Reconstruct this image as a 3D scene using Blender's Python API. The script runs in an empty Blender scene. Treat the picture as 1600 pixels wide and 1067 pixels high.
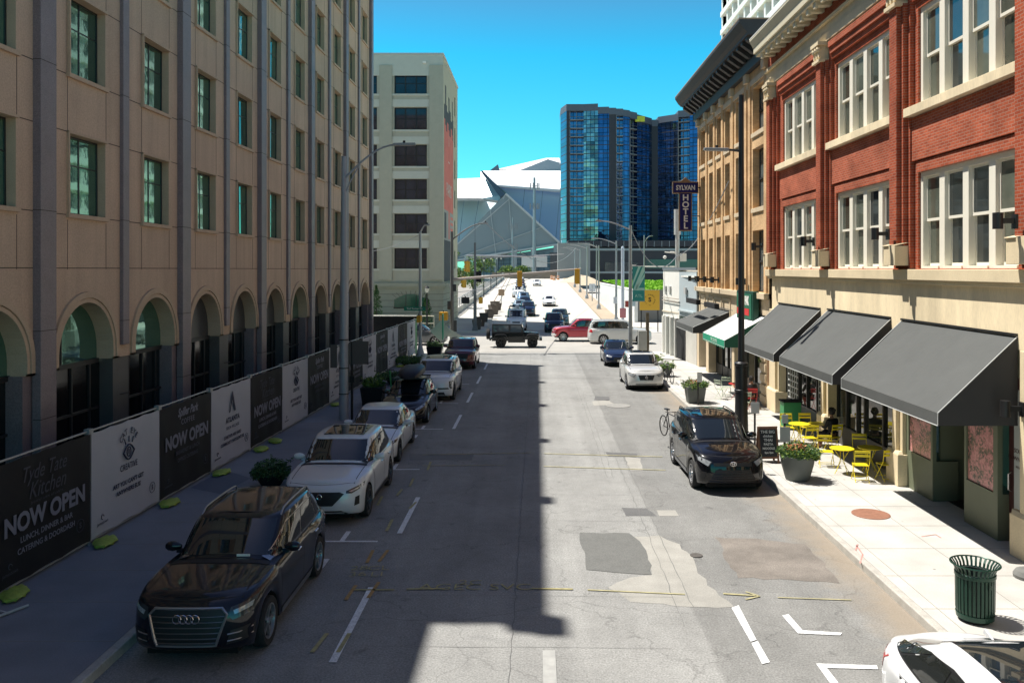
import bpy, bmesh, math, random
from mathutils import Vector, Matrix
from mathutils.bvhtree import BVHTree
from mathutils.geometry import delaunay_2d_cdt
random.seed(7)
R = math.radians
C = bpy.context.scene.collection
# ---------------- camera ----------------
cd = bpy.data.cameras.new('camera'); cam = bpy.data.objects.new('camera', cd); C.objects.link(cam)
cam.location = (0, 0, 6.0); cam.rotation_euler = (R(90), 0, 0)
cd.sensor_width = 36; cd.lens = 1300/1600*36
cd.shift_x = (800-838)/1600; cd.shift_y = -(533.5-421)/1600
cd.clip_end = 5000; cd.clip_start = 0.1
bpy.context.scene.camera = cam
# ---------------- sun, sky, exposure ----------------
SUNV = Vector((-.447, .195, 1.0)).normalized()
w = bpy.data.worlds.new('World'); bpy.context.scene.world = w; w.use_nodes = True
nt = w.node_tree; bg = nt.nodes['Background']
sky = nt.nodes.new('ShaderNodeTexSky'); sky.sky_type = 'NISHITA'; sky.sun_disc = False
sky.sun_elevation = math.asin(SUNV.z); sky.sun_rotation = math.atan2(SUNV.x, SUNV.y)
sky.air_density = 1.0; sky.dust_density = 0.3; sky.ozone_density = 1.5
tcs = nt.nodes.new('ShaderNodeTexCoord'); sps = nt.nodes.new('ShaderNodeSeparateXYZ'); nt.links.new(tcs.outputs['Generated'], sps.inputs[0])
mrs = nt.nodes.new('ShaderNodeMapRange'); mrs.inputs['From Min'].default_value = .25; mrs.inputs['From Max'].default_value = .40; nt.links.new(sps.outputs['Z'], mrs.inputs['Value'])
tint = nt.nodes.new('ShaderNodeMix'); tint.data_type = 'RGBA'; nt.links.new(mrs.outputs[0], tint.inputs['Factor'])
tint0 = nt.nodes.new('ShaderNodeMix'); tint0.data_type = 'RGBA'; mr0 = nt.nodes.new('ShaderNodeMapRange'); mr0.inputs['From Min'].default_value = .06; mr0.inputs['From Max'].default_value = .27
nt.links.new(sps.outputs['Z'], mr0.inputs['Value']); nt.links.new(mr0.outputs[0], tint0.inputs['Factor']); tint0.inputs['A'].default_value = (.42, 1.55, 1.50, 1); tint0.inputs['B'].default_value = (.14, 1.42, 1.60, 1)
nt.links.new(tint0.outputs['Result'], tint.inputs['A'])
tint.inputs['B'].default_value = (.72, .70, .80, 1)      # clear sky, cyan low down
mul = nt.nodes.new('ShaderNodeMix'); mul.data_type = 'RGBA'; mul.blend_type = 'MULTIPLY'; mul.inputs['Factor'].default_value = 1
nt.links.new(sky.outputs[0], mul.inputs['A']); nt.links.new(tint.outputs['Result'], mul.inputs['B'])
nt.links.new(mul.outputs['Result'], bg.inputs['Color']); bg.inputs['Strength'].default_value = 0.075
sd = bpy.data.lights.new('sun', 'SUN'); sun = bpy.data.objects.new('sun', sd); C.objects.link(sun)
sd.energy = 5.0; sd.angle = R(0.55); sd.color = (1.0, 0.955, 0.88)
sun.rotation_euler = (-SUNV).to_track_quat('-Z', 'Y').to_euler(); sun.location = (-20, 10, 60)
vs = bpy.context.scene.view_settings
vs.view_transform = 'Standard'; vs.look = 'None'; vs.gamma = 1; vs.use_curve_mapping = False; vs.exposure = 0.62
bpy.context.scene.cycles.max_bounces = 6

# ---------------- helpers ----------------
def tag(o, label=None, cat=None, group=None, kind=None):
    if label: o['label'] = label
    if cat: o['category'] = cat
    if group: o['group'] = group
    if kind: o['kind'] = kind
    return o
def thing(name, label, cat, loc=(0,0,0), rz=0, group=None):
    o = bpy.data.objects.new(name, None); C.objects.link(o); o.empty_display_size = .2
    o.location = loc; o.rotation_euler = (0, 0, rz)
    return tag(o, label, cat, group)
def woff(p):
    v = Vector((0,0,0))
    while p: v += p.location; p = p.parent
    return v
class MB:
    def __init__(s): s.v = []; s.f = []; s.m = []
    def add(s, vs, fs, mi=0):
        b = len(s.v); s.v += [tuple(p) for p in vs]; s.f += [tuple(b+i for i in f) for f in fs]; s.m += [mi]*len(fs); return s
    def box(s, x0,x1,y0,y1,z0,z1, mi=0, rz=0, c=None, bev=0):
        if x0 > x1: x0, x1 = x1, x0
        if y0 > y1: y0, y1 = y1, y0
        if z0 > z1: z0, z1 = z1, z0
        P = [(x0,y0,z0),(x1,y0,z0),(x1,y1,z0),(x0,y1,z0),(x0,y0,z1),(x1,y0,z1),(x1,y1,z1),(x0,y1,z1)]
        if rz:
            cx, cy = c if c else ((x0+x1)/2, (y0+y1)/2)
            P = [(cx+(x-cx)*math.cos(rz)-(y-cy)*math.sin(rz), cy+(x-cx)*math.sin(rz)+(y-cy)*math.cos(rz), z) for x,y,z in P]
        return s.add(P, [(0,3,2,1),(4,5,6,7),(0,1,5,4),(1,2,6,5),(2,3,7,6),(3,0,4,7)], mi)
    def prism(s, pts, d, mi=0):          # planar polygon (3D points) extruded by vector d
        n = len(pts); d = Vector(d); a = [Vector(p) for p in pts]; b = [p+d for p in a]
        return s.add(a+b, [tuple(range(n))[::-1], tuple(range(n, 2*n))]+[(i,(i+1)%n,n+(i+1)%n,n+i) for i in range(n)], mi)
    def tube(s, pts, r, n=8, mi=0, cap=True):
        pts = [Vector(p) for p in pts]; rr = r if isinstance(r, (list, tuple)) else [r]*len(pts)
        base = len(s.v); up = None
        for i, p in enumerate(pts):
            t = (pts[min(i+1, len(pts)-1)]-pts[max(i-1, 0)]).normalized()
            if up is None:
                up = t.orthogonal().normalized()
            up = (up - t*up.dot(t)).normalized(); q = t.cross(up)
            for k in range(n):
                a = 2*math.pi*k/n; s.v.append(tuple(p+(up*math.cos(a)+q*math.sin(a))*rr[i]))
        for i in range(len(pts)-1):
            for k in range(n):
                s.f.append((base+i*n+k, base+i*n+(k+1)%n, base+(i+1)*n+(k+1)%n, base+(i+1)*n+k)); s.m.append(mi)
        if cap:
            s.f.append(tuple(base+k for k in range(n))[::-1]); s.m.append(mi)
            s.f.append(tuple(base+(len(pts)-1)*n+k for k in range(n))); s.m.append(mi)
        return s
    def lathe(s, prof, c=(0,0,0), n=24, mi=0, axis='z', close=False):
        base = len(s.v)
        for r, h in prof:
            for k in range(n):
                a = 2*math.pi*k/n; x, y = r*math.cos(a), r*math.sin(a)
                if axis == 'z': s.v.append((c[0]+x, c[1]+y, c[2]+h))
                elif axis == 'x': s.v.append((c[0]+h, c[1]+x, c[2]+y))
                else: s.v.append((c[0]+y, c[1]+h, c[2]+x))
        for i in range(len(prof)-1):
            for k in range(n):
                s.f.append((base+i*n+k, base+i*n+(k+1)%n, base+(i+1)*n+(k+1)%n, base+(i+1)*n+k)); s.m.append(mi)
        for i in (0, len(prof)-1):
            if prof[i][0] > 1e-4 and close:
                f = tuple(base+i*n+k for k in range(n)); s.f.append(f[::-1] if i == 0 else f); s.m.append(mi)
        return s
    def leaves(s, c, rad, n, size, rnd, mi=0, mats=1, flat=0.7):
        for _ in range(n):
            while True:
                p = Vector((rnd.uniform(-1,1), rnd.uniform(-1,1), rnd.uniform(-1,1)))
                if p.length < 1: break
            p = p*(0.55+0.45*rnd.random()) if rnd.random() < .3 else p.normalized()*(0.72+.33*rnd.random())
            q = Vector((c[0]+p.x*rad[0], c[1]+p.y*rad[1], c[2]+p.z*rad[2]))
            nrm = Vector((rnd.gauss(0,1), rnd.gauss(0,1), abs(rnd.gauss(0,1))+.3)).normalized()
            u = nrm.orthogonal().normalized(); a = rnd.uniform(0, 6.28)
            u = Matrix.Rotation(a, 3, nrm) @ u; v = nrm.cross(u); k = size*rnd.uniform(.6, 1.3)
            s.add([q-u*k, q-v*k*flat*.6+nrm*k*.15, q+u*k, q+v*k*flat*.6+nrm*k*.15], [(0,1,2,3)], mi+rnd.randrange(mats))
        return s
    def build(s, name, mats, parent=None, smooth=False, world=False, bevel=0, loc=None, angle=35):
        me = bpy.data.meshes.new(name)
        vv = s.v
        if world and parent is not None:
            o = woff(parent); vv = [(a-o.x, b-o.y, c-o.z) for a, b, c in vv]
        me.from_pydata(vv, [], s.f)
        if not isinstance(mats, (list, tuple)): mats = [mats]
        for m in mats: me.materials.append(m)
        if len(mats) > 1: me.polygons.foreach_set('material_index', s.m)
        me.validate()
        if smooth:
            me.polygons.foreach_set('use_smooth', [True]*len(me.polygons)); me.set_sharp_from_angle(angle=R(angle))
        me.update()
        o = bpy.data.objects.new(name, me); C.objects.link(o)
        if parent is not None: o.parent = parent
        if loc: o.location = loc
        if bevel:
            b = o.modifiers.new('bevel', 'BEVEL'); b.width = bevel; b.segments = 2; b.limit_method = 'ANGLE'; b.angle_limit = R(40)
        return o
def copy_tree(o, parent=None):
    c = o.copy(); C.objects.link(c); c.parent = parent
    for ch in list(o.children): copy_tree(ch, c)
    return c
def text(name, body, size, m, parent, loc, rot, ext=0.004, bold=0.0, sx=1.0, align='CENTER', spacing=1.0, shear=0.0):
    cu = bpy.data.curves.new(name, 'FONT'); cu.body = body; cu.size = size; cu.extrude = ext; cu.offset = bold
    cu.align_x = align; cu.align_y = 'CENTER'; cu.space_character = spacing; cu.shear = shear; cu.resolution_u = 3
    t = bpy.data.objects.new(name, cu); me = bpy.data.meshes.new_from_object(t)
    bpy.data.objects.remove(t); bpy.data.curves.remove(cu)
    me.name = name
    me.materials.clear(); me.materials.append(m)
    for p in me.polygons: p.material_index = 0
    o = bpy.data.objects.new(name, me); C.objects.link(o); o.parent = parent
    o.location = loc; o.rotation_euler = rot; o.scale = (sx, 1, 1)
    return o
def wall_grid(mb, axis, plane, u0, u1, z0, z1, holes, depth, mi=0, sign=1, rmi=None):
    """wall sheet on plane (axis 'x': u=y ; 'y': u=x) with rectangular holes and reveals going `depth` into the wall (sign)"""
    us = sorted({u0, u1, *[h[0] for h in holes], *[h[1] for h in holes]}); zs = sorted({z0, z1, *[h[2] for h in holes], *[h[3] for h in holes]})
    us = [u for u in us if u0 <= u <= u1]; zs = [z for z in zs if z0 <= z <= z1]
    def P(u, z, d=0):
        return (plane+sign*d, u, z) if axis == 'x' else (u, plane+sign*d, z)
    for i in range(len(us)-1):
        for j in range(len(zs)-1):
            cu, cz = (us[i]+us[i+1])/2, (zs[j]+zs[j+1])/2
            if any(h[0] < cu < h[1] and h[2] < cz < h[3] for h in holes): continue
            mb.add([P(us[i],zs[j]), P(us[i+1],zs[j]), P(us[i+1],zs[j+1]), P(us[i],zs[j+1])], [(0,1,2,3)], mi)
    r = mi if rmi is None else rmi
    for a, b, c, d in holes:
        q = [P(a,c),P(b,c),P(b,d),P(a,d),P(a,c,depth),P(b,c,depth),P(b,d,depth),P(a,d,depth)]
        mb.add(q, [(0,1,5,4),(1,2,6,5),(2,3,7,6),(3,0,4,7)], r)

# ---------------- materials ----------------
_mc = {}
def mat(name, col, rough=.8, metal=0, noise=0.0, scale=3.0, bump=0.0, bscale=None, coat=0, spec=.5, fine=0.0, fscale=60, emit=0, stain=0, streak=0, spots=0, tint=None, stretch=None):
    if name in _mc: return _mc[name]
    m = bpy.data.materials.new(name); m.use_nodes = True; nt = m.node_tree; b = nt.nodes['Principled BSDF']
    b.inputs['Roughness'].default_value = rough; b.inputs['Metallic'].default_value = metal
    b.inputs['Coat Weight'].default_value = coat; b.inputs['Coat Roughness'].default_value = .03
    b.inputs['Specular IOR Level'].default_value = spec
    b.inputs['Base Color'].default_value = (*col, 1)
    if noise or fine or bump or stain:
        geo = nt.nodes.new('ShaderNodeNewGeometry'); vec = geo.outputs['Position']
        if stretch:
            mp = nt.nodes.new('ShaderNodeMapping'); mp.inputs['Scale'].default_value = stretch
            nt.links.new(vec, mp.inputs['Vector']); vec = mp.outputs['Vector']
        cur = None
        def mul(cur, fac_out, amt):
            mr = nt.nodes.new('ShaderNodeMapRange'); mr.inputs['From Min'].default_value = .25; mr.inputs['From Max'].default_value = .75
            mr.inputs['To Min'].default_value = 1-amt; mr.inputs['To Max'].default_value = 1+amt
            nt.links.new(fac_out, mr.inputs['Value'])
            mx = nt.nodes.new('ShaderNodeVectorMath'); mx.operation = 'SCALE'
            if cur is None: mx.inputs[0].default_value = col
            else: nt.links.new(cur, mx.inputs[0])
            nt.links.new(mr.outputs[0], mx.inputs['Scale']); return mx.outputs[0]
        def nz(sc, det=6, rough_=.6):
            n = nt.nodes.new('ShaderNodeTexNoise'); n.inputs['Scale'].default_value = sc; n.inputs['Detail'].default_value = det
            n.inputs['Roughness'].default_value = rough_
            nt.links.new(vec, n.inputs['Vector']); return n.outputs['Fac']
        if noise: cur = mul(cur, nz(scale), noise)
        if stain: cur = mul(cur, nz(scale*.23, 3), stain)
        if streak:
            mp2 = nt.nodes.new('ShaderNodeMapping'); mp2.inputs['Scale'].default_value = (2.2,2.2,.12); nt.links.new(geo.outputs['Position'], mp2.inputs['Vector'])
            ns = nt.nodes.new('ShaderNodeTexNoise'); ns.inputs['Scale'].default_value = 1.3; ns.inputs['Detail'].default_value = 4; nt.links.new(mp2.outputs[0], ns.inputs['Vector']); cur = mul(cur, ns.outputs['Fac'], streak)
        if spots:
            vo = nt.nodes.new('ShaderNodeTexVoronoi'); vo.inputs['Scale'].default_value = 1.7; nt.links.new(geo.outputs['Position'], vo.inputs['Vector'])
            ms = nt.nodes.new('ShaderNodeMapRange'); ms.inputs['From Min'].default_value = .045; ms.inputs['From Max'].default_value = .07; ms.inputs['To Min'].default_value = 1-spots; ms.inputs['To Max'].default_value = 1; nt.links.new(vo.outputs['Distance'], ms.inputs['Value'])
            sx_ = nt.nodes.new('ShaderNodeVectorMath'); sx_.operation = 'SCALE'; nt.links.new(cur, sx_.inputs[0]); nt.links.new(ms.outputs[0], sx_.inputs['Scale']); cur = sx_.outputs[0]
        if fine: cur = mul(cur, nz(fscale, 2, .5), fine)
        if cur is not None: nt.links.new(cur, b.inputs['Base Color'])
        if bump:
            bn = nt.nodes.new('ShaderNodeBump'); bn.inputs['Strength'].default_value = bump; bn.inputs['Distance'].default_value = .02
            nt.links.new(nz(bscale or fscale, 4), bn.inputs['Height']); nt.links.new(bn.outputs[0], b.inputs['Normal'])
    if emit:
        b.inputs['Emission Color'].default_value = (*col, 1); b.inputs['Emission Strength'].default_value = emit
    _mc[name] = m; return m
def brick(name, c1, c2, mortar, bw=.22, bh=.075, msize=.012, bump=.3):
    if name in _mc: return _mc[name]
    m = bpy.data.materials.new(name); m.use_nodes = True; nt = m.node_tree; b = nt.nodes['Principled BSDF']; b.inputs['Roughness'].default_value = .95; b.inputs['Specular IOR Level'].default_value = .15
    geo = nt.nodes.new('ShaderNodeNewGeometry'); sp = nt.nodes.new('ShaderNodeSeparateXYZ'); nt.links.new(geo.outputs['Position'], sp.inputs[0])
    ad = nt.nodes.new('ShaderNodeMath'); nt.links.new(sp.outputs['X'], ad.inputs[0]); nt.links.new(sp.outputs['Y'], ad.inputs[1])
    cb = nt.nodes.new('ShaderNodeCombineXYZ'); nt.links.new(ad.outputs[0], cb.inputs[0]); nt.links.new(sp.outputs['Z'], cb.inputs[1])
    bt = nt.nodes.new('ShaderNodeTexBrick'); bt.inputs['Scale'].default_value = 1; bt.inputs['Brick Width'].default_value = bw; bt.inputs['Row Height'].default_value = bh
    bt.inputs['Mortar Size'].default_value = msize; bt.inputs['Color1'].default_value = (*c1,1); bt.inputs['Color2'].default_value = (*c2,1); bt.inputs['Mortar'].default_value = (*mortar,1)
    nt.links.new(cb.outputs[0], bt.inputs['Vector'])
    n = nt.nodes.new('ShaderNodeTexNoise'); n.inputs['Scale'].default_value = 1.1; n.inputs['Detail'].default_value = 5; nt.links.new(geo.outputs['Position'], n.inputs['Vector'])
    mr = nt.nodes.new('ShaderNodeMapRange'); mr.inputs['From Min'].default_value=.3; mr.inputs['From Max'].default_value=.7; mr.inputs['To Min'].default_value=.75; mr.inputs['To Max'].default_value=1.25; nt.links.new(n.outputs['Fac'], mr.inputs['Value'])
    sc = nt.nodes.new('ShaderNodeVectorMath'); sc.operation='SCALE'; nt.links.new(bt.outputs['Color'], sc.inputs[0]); nt.links.new(mr.outputs[0], sc.inputs['Scale'])
    nt.links.new(sc.outputs[0], b.inputs['Base Color'])
    bn = nt.nodes.new('ShaderNodeBump'); bn.inputs['Strength'].default_value = bump; bn.inputs['Distance'].default_value=.01; bn.invert = True
    nt.links.new(bt.outputs['Fac'], bn.inputs['Height']); nt.links.new(bn.outputs[0], b.inputs['Normal'])
    _mc[name] = m; return m
def glass(name, col=(.012,.014,.015), metal=0.0, rough=.02, wave=0.0, wscale=1.5, spec=.5):
    return mat(name, col, rough, metal, bump=wave, bscale=wscale, spec=spec)

stucco   = mat('tan_stucco', (.54,.385,.27), .9, noise=.06, scale=1.2, fine=.14, fscale=26, bump=.25, bscale=60, stain=.07, streak=.10)
stucco_d = mat('tan_trim', (.52,.375,.255), .85, noise=.08, scale=2, fine=.1, fscale=40)
granite  = mat('purple_granite', (.21,.16,.165), .45, noise=.12, scale=2, fine=.3, fscale=45)
granite_g= mat('grey_granite', (.10,.09,.085), .5, noise=.15, scale=2, fine=.3, fscale=45)
joint    = mat('dark_joint', (.07,.05,.04), .9)
black    = mat('black_metal', (.012,.012,.013), .45)
blackm   = mat('matte_black', (.010,.010,.011), .85)
green_gl = mat('green_glass', (.15,.31,.25), .03, .8, bump=.10, bscale=.8)
dark_gl  = glass('dark_glass')
white_p  = mat('white_paint', (.78,.76,.70), .55, noise=.04, scale=2)
limestone= mat('limestone', (.68,.565,.37), .85, noise=.10, scale=1.6, fine=.08, fscale=30, stain=.14, bump=.15, bscale=30)
lime2    = mat('stained_limestone', (.78,.65,.43), .85, noise=.14, scale=2.5, stain=.22, fine=.08, fscale=30, stretch=(1,1,.25))
redbrick = brick('red_brick', (.40,.085,.036), (.28,.052,.024), (.33,.17,.12), .21, .072, .009)
redbrickd= brick('stained_red_brick', (.44,.105,.05), (.32,.07,.034), (.38,.21,.15), .21, .072, .008)
tanbrick = brick('tan_brick', (.68,.46,.24), (.58,.37,.19), (.58,.40,.25), .21, .072, .008)
beige_w  = mat('beige_painted_brick', (.44,.415,.325), .85, noise=.05, scale=2, fine=.06, fscale=20, bump=.2, bscale=18)
beige_l  = mat('pale_band', (.56,.55,.47), .8, noise=.04, scale=2)
asphalt_d= mat('fresh_asphalt', (.115,.115,.115), .9, noise=.12, scale=2, fine=.25, fscale=50, bump=.3, bscale=60)
concrete = mat('pavement_concrete', (.47,.455,.42), .85, noise=.11, scale=1.5, fine=.10, fscale=40, stain=.18, spots=.55, streak=0)
conc_l   = mat('light_concrete', (.52,.50,.45), .85, noise=.08, scale=1.2, stain=.12)
kerbm    = mat('kerb_granite', (.42,.40,.36), .8, noise=.2, scale=4, fine=.15, fscale=40)
steel    = mat('galvanised_steel', (.34,.35,.36), .45, .5, noise=.08, scale=3)
steel_l  = mat('pale_pole_paint', (.50,.50,.48), .5, .2, noise=.06, scale=3)
white_line = mat('road_paint_white', (.68,.69,.69), .7, noise=.16, scale=9, fine=.22, fscale=30)
yellow_spray = mat('yellow_marking_paint', (.36,.32,.15), .8, noise=.35, scale=9)
orange_spray = mat('orange_marking_paint', (.38,.23,.08), .8, noise=.3, scale=14)
awn_g    = mat('grey_canvas', (.082,.086,.083), .8, noise=.08, scale=1.5, fine=.05, fscale=80, bump=.8, bscale=2.2, stain=.06)
awn_d    = mat('charcoal_canvas', (.035,.035,.037), .8)
yellow_c = mat('yellow_powder_coat', (.80,.64,.02), .4)
chrome   = mat('chrome', (.75,.75,.77), .12, 1)
rubber   = mat('tyre_rubber', (.015,.015,.016), .85)
leaf1 = mat('leaf_mid_green', (.075,.16,.035), .6); leaf2 = mat('leaf_dark_green', (.03,.085,.02), .6); leaf3 = mat('leaf_yellow_green', (.19,.27,.03), .6)
leafo = mat('coral_flower', (.60,.20,.10), .6)
bark = mat('bark', (.10,.07,.05), .9, noise=.2, scale=8)
signal_y = mat('signal_yellow', (.72,.36,.02), .45); redlens = mat('red_lens', (.45,.01,.01), .2); amber = mat('amber_lens', (.5,.15,.01), .2)
# ---------------- setting: ground, road, pavements ----------------
def road_mat():
    m = bpy.data.materials.new('road_asphalt'); m.use_nodes = True; nt = m.node_tree; b = nt.nodes['Principled BSDF']; b.inputs['Roughness'].default_value = .92; b.inputs['Specular IOR Level'].default_value = .25
    L = nt.links.new; N = nt.nodes.new
    g = N('ShaderNodeNewGeometry'); sp = N('ShaderNodeSeparateXYZ'); L(g.outputs['Position'], sp.inputs[0])
    def math_(op, a, bb=None, c=None):
        n = N('ShaderNodeMath'); n.operation = op
        for i, v in enumerate((a, bb, c)):
            if v is None: continue
            if isinstance(v, (int, float)): n.inputs[i].default_value = v
            else: L(v, n.inputs[i])
        return n.outputs[0]
    def nz(sc, det=5, ro=.6, vec=None):
        n = N('ShaderNodeTexNoise'); n.inputs['Scale'].default_value = sc; n.inputs['Detail'].default_value = det; n.inputs['Roughness'].default_value = ro
        L(vec if vec else g.outputs['Position'], n.inputs['Vector']); return n.outputs['Fac']
    def mr(v, a, b2, c, d):
        n = N('ShaderNodeMapRange'); n.inputs['From Min'].default_value = a; n.inputs['From Max'].default_value = b2; n.inputs['To Min'].default_value = c; n.inputs['To Max'].default_value = d; L(v, n.inputs['Value']); return n.outputs[0]
    x = math_('ADD', sp.outputs['X'], math_('MULTIPLY', math_('SUBTRACT', nz(.35,3), .5), .25))
    lane = mr(x, 2.72, 2.80, 1.0, .80)
    lane2 = mr(x, -3.05, -2.95, .93, 1.0)
    big = mr(nz(.45,4), .3, .7, .86, 1.12); agg = mr(nz(30,3,.8), .3, .7, .60, 1.40); mid = mr(nz(4,4), .3, .7, .93, 1.07)
    f = math_('MULTIPLY', math_('MULTIPLY', lane, lane2), math_('MULTIPLY', big, math_('MULTIPLY', agg, mid)))
    # cracks
    vo = N('ShaderNodeTexVoronoi'); vo.feature = 'DISTANCE_TO_EDGE'; vo.inputs['Scale'].default_value = .32; 
    wv = N('ShaderNodeVectorMath'); wv.operation = 'ADD'; nn = N('ShaderNodeTexNoise'); nn.inputs['Scale'].default_value = 1.6; nn.inputs['Detail'].default_value = 5; L(g.outputs['Position'], nn.inputs['Vector'])
    L(g.outputs['Position'], wv.inputs[0]); L(nn.outputs['Color'], wv.inputs[1]); L(wv.outputs[0], vo.inputs['Vector'])
    crack = mr(vo.outputs['Distance'], .002, .007, .78, 1.0)
    f = math_('MULTIPLY', f, crack)
    vs2 = N('ShaderNodeTexVoronoi'); vs2.inputs['Scale'].default_value = .75; L(wv.outputs[0], vs2.inputs['Vector']); f = math_('MULTIPLY', f, mr(vs2.outputs['Distance'], .05, .10, .72, 1.0))
    mpt = N('ShaderNodeMapping'); mpt.inputs['Scale'].default_value = (1.5,.05,1); L(g.outputs['Position'], mpt.inputs['Vector']); f = math_('MULTIPLY', f, mr(nz(1.0,3,.5,mpt.outputs[0]), .3, .7, .90, 1.08))
    # dirt along the right gutter
    dirt = mr(math_('ADD', sp.outputs['X'], math_('MULTIPLY', nz(1.2,4), 1.6)), 6.2, 7.2, 0, .55)
    col = N('ShaderNodeVectorMath'); col.operation = 'SCALE'; col.inputs[0].default_value = (.262,.262,.252); L(f, col.inputs['Scale'])
    mx = N('ShaderNodeMix'); mx.data_type = 'RGBA'; L(dirt, mx.inputs['Factor']); L(col.outputs[0], mx.inputs['A']); mx.inputs['B'].default_value = (.33,.26,.18,1)
    L(mx.outputs['Result'], b.inputs['Base Color'])
    bn = N('ShaderNodeBump'); bn.inputs['Strength'].default_value = .35; bn.inputs['Distance'].default_value = .008; L(nz(60,2), bn.inputs['Height']); L(bn.outputs[0], b.inputs['Normal'])
    return m
road_m = road_mat()
conc_road = mat('concrete_road', (.50,.475,.42), .85, noise=.08, scale=.6, fine=.08, fscale=30, stain=.08)
cross_m = mat('worn_crossing_asphalt', (.36,.345,.315), .9, noise=.1, scale=.5, fine=.2, fscale=30, stain=.08)
def sheet(name, pts, z, m, thick=0):
    mb = MB()
    if thick: mb.prism([(x,y,z-thick) for x,y in pts], (0,0,thick))
    else: mb.add([(x,y,z) for x,y in pts], [tuple(range(len(pts)))])
    o = mb.build(name, m); o['kind'] = 'structure'; return o
def rect(x0,x1,y0,y1): return [(x0,y0),(x1,y0),(x1,y1),(x0,y1)]
KL, KR = -6.45, 6.5
def hh(y):
    t = max(0, y-78); return 0.0196*t*min(1, t/14+.15) if y < 245 else 3.27-0.02*(y-245)
sheet('ground', rect(-2500,2500,-300,4500), -.35, mat('city_ground', (.30,.28,.25), .9, noise=.15, scale=.05))
sheet('road', rect(KL,KR,-25,60), 0, road_m)
sheet('cross_street', rect(-90,90,60,79), 0, cross_m)
# pavements
def pave(name, pts, z=.15, m=None): return sheet(name, pts, z, m or concrete, thick=.4)
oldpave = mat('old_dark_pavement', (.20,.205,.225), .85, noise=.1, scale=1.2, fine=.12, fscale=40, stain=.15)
pave('pavement', [(KR+.16,-25),(16,-25),(16,59),(8,59.5),(7.0,59),(KR+.16,58)])
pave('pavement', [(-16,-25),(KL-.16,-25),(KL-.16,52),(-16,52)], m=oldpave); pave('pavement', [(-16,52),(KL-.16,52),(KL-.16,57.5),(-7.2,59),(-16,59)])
pave('pavement', [(-60,79.2),(-5.6,79.2),(-5.0,80.2),(-5.05,84),(-60,84)])
mb = MB(); mb.box(KR,KR+.16,-25,58,-.1,.156); mb.box(KL-.16,KL,-25,57.5,-.1,.156)
o = mb.build('kerb', kerbm, bevel=.02); o['kind'] = 'structure'
# gutter seam and pavement joints (score lines)
jm = mat('pavement_joint', (.30,.285,.25), .9)
mb = MB()
for i in range(46):
    y = -12+i*1.55
    mb.box(KR+.16,10.2,y,y+.012,.151,.1535); mb.box(-11.3,KL-.16,y+.3,y+.312,.151,.1535)
mb.box(8.35,8.362,-20,59,.151,.1545); mb.box(6.92,6.932,-20,58,.151,.1545)
o = mb.build('pavement_joints', jm); o['kind'] = 'structure'
# viaduct road beyond the junction
ys = [79,82,86,90,96,104,115,130,150,175,200,225,240,245,252,265,290,340]
def rl(y): return -4.9-(y-85)*.0175 if y > 85 else -4.9
def rr_(y): return 7.3+(y-85)*.004 if y > 85 else 7.3
def strip(name, m, xa, xb, za, zb=None, w0=0):
    mb = MB(); n = len(ys)
    for y in ys: mb.v += [(xa(y),y,hh(y)+za),(xb(y),y,hh(y)+(za if zb is None else zb))]
    for i in range(n-1): mb.f.append((2*i,2*i+1,2*i+3,2*i+2)); mb.m.append(0)
    for y in ys: mb.v += [(xa(y),y,hh(y)-2.5),(xb(y),y,hh(y)-2.5)]
    for i in range(n-1):
        mb.f.append((2*i,2*i+2,2*n+2*i+2,2*n+2*i)); mb.m.append(0); mb.f.append((2*i+1,2*n+2*i+1,2*n+2*i+3,2*i+3)); mb.m.append(0)
    mb.f.append((0,1,2*n+1,2*n)); mb.m.append(0)
    o = mb.build(name, m); o['kind'] = 'structure'; return o
strip('bridge_road', conc_road, rl, rr_, 0)
strip('bridge_pavement', conc_l, lambda y: -9.6-(y-85)*.008, lambda y: rl(y)-.002, .15)
strip('bridge_pavement', mat('brown_pavement', (.40,.32,.23), .9, noise=.15, scale=.8), lambda y: rr_(y)+.002, lambda y: 9.3+(y-85)*.004 if y>85 else 9.3, .15)
sheet('side_road', rect(9.4,60,79,250), -.02, mat('side_road_concrete', (.50,.48,.44), .85, noise=.06, scale=.5))
# narrow dark kerb line along bridge pavement
mb = MB()
for i in range(4, len(ys)-5):
    a, b2 = ys[i], ys[i+1]
    mb.add([(rl(a)-.9,a,hh(a)+.156),(rl(a)-.75,a,hh(a)+.156),(rl(b2)-.75,b2,hh(b2)+.156),(rl(b2)-.9,b2,hh(b2)+.156)], [(0,1,2,3)])
o = mb.build('bridge_drain_line', mat('rusty_steel', (.16,.11,.08), .9)); o['kind'] = 'structure'
# asphalt patches
def gp(px, py, z=0):   # point of the ground plane seen at a pixel of the 1600x1067 photo
    Y = (6-z)*1300/(py-421); return ((px-838)*Y/1300, Y)
def wobble(pts, amp=.05, step=.25):
    out = []; n = len(pts)
    for i in range(n):
        a, b2 = Vector(pts[i]), Vector(pts[(i+1)%n]); k = max(1, int((b2-a).length/step))
        for j in range(k):
            p = a.lerp(b2, j/k); out.append((p.x+random.uniform(-amp,amp)*(j>0), p.y+random.uniform(-amp,amp)*(j>0)))
    return out
lightp = mat('pale_road_patch', (.315,.306,.278), .92, noise=.12, scale=2.2, fine=.15, fscale=40, stain=.12)
brownp = mat('brownish_road_patch', (.185,.165,.145), .92, noise=.22, scale=2.4, fine=.3, fscale=40, stain=.25)
def patch(pix, z, m, amp=.04, name='road_patch'):
    pts = wobble([gp(*p) for p in pix], amp); return sheet(name, pts, z, m)
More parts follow.
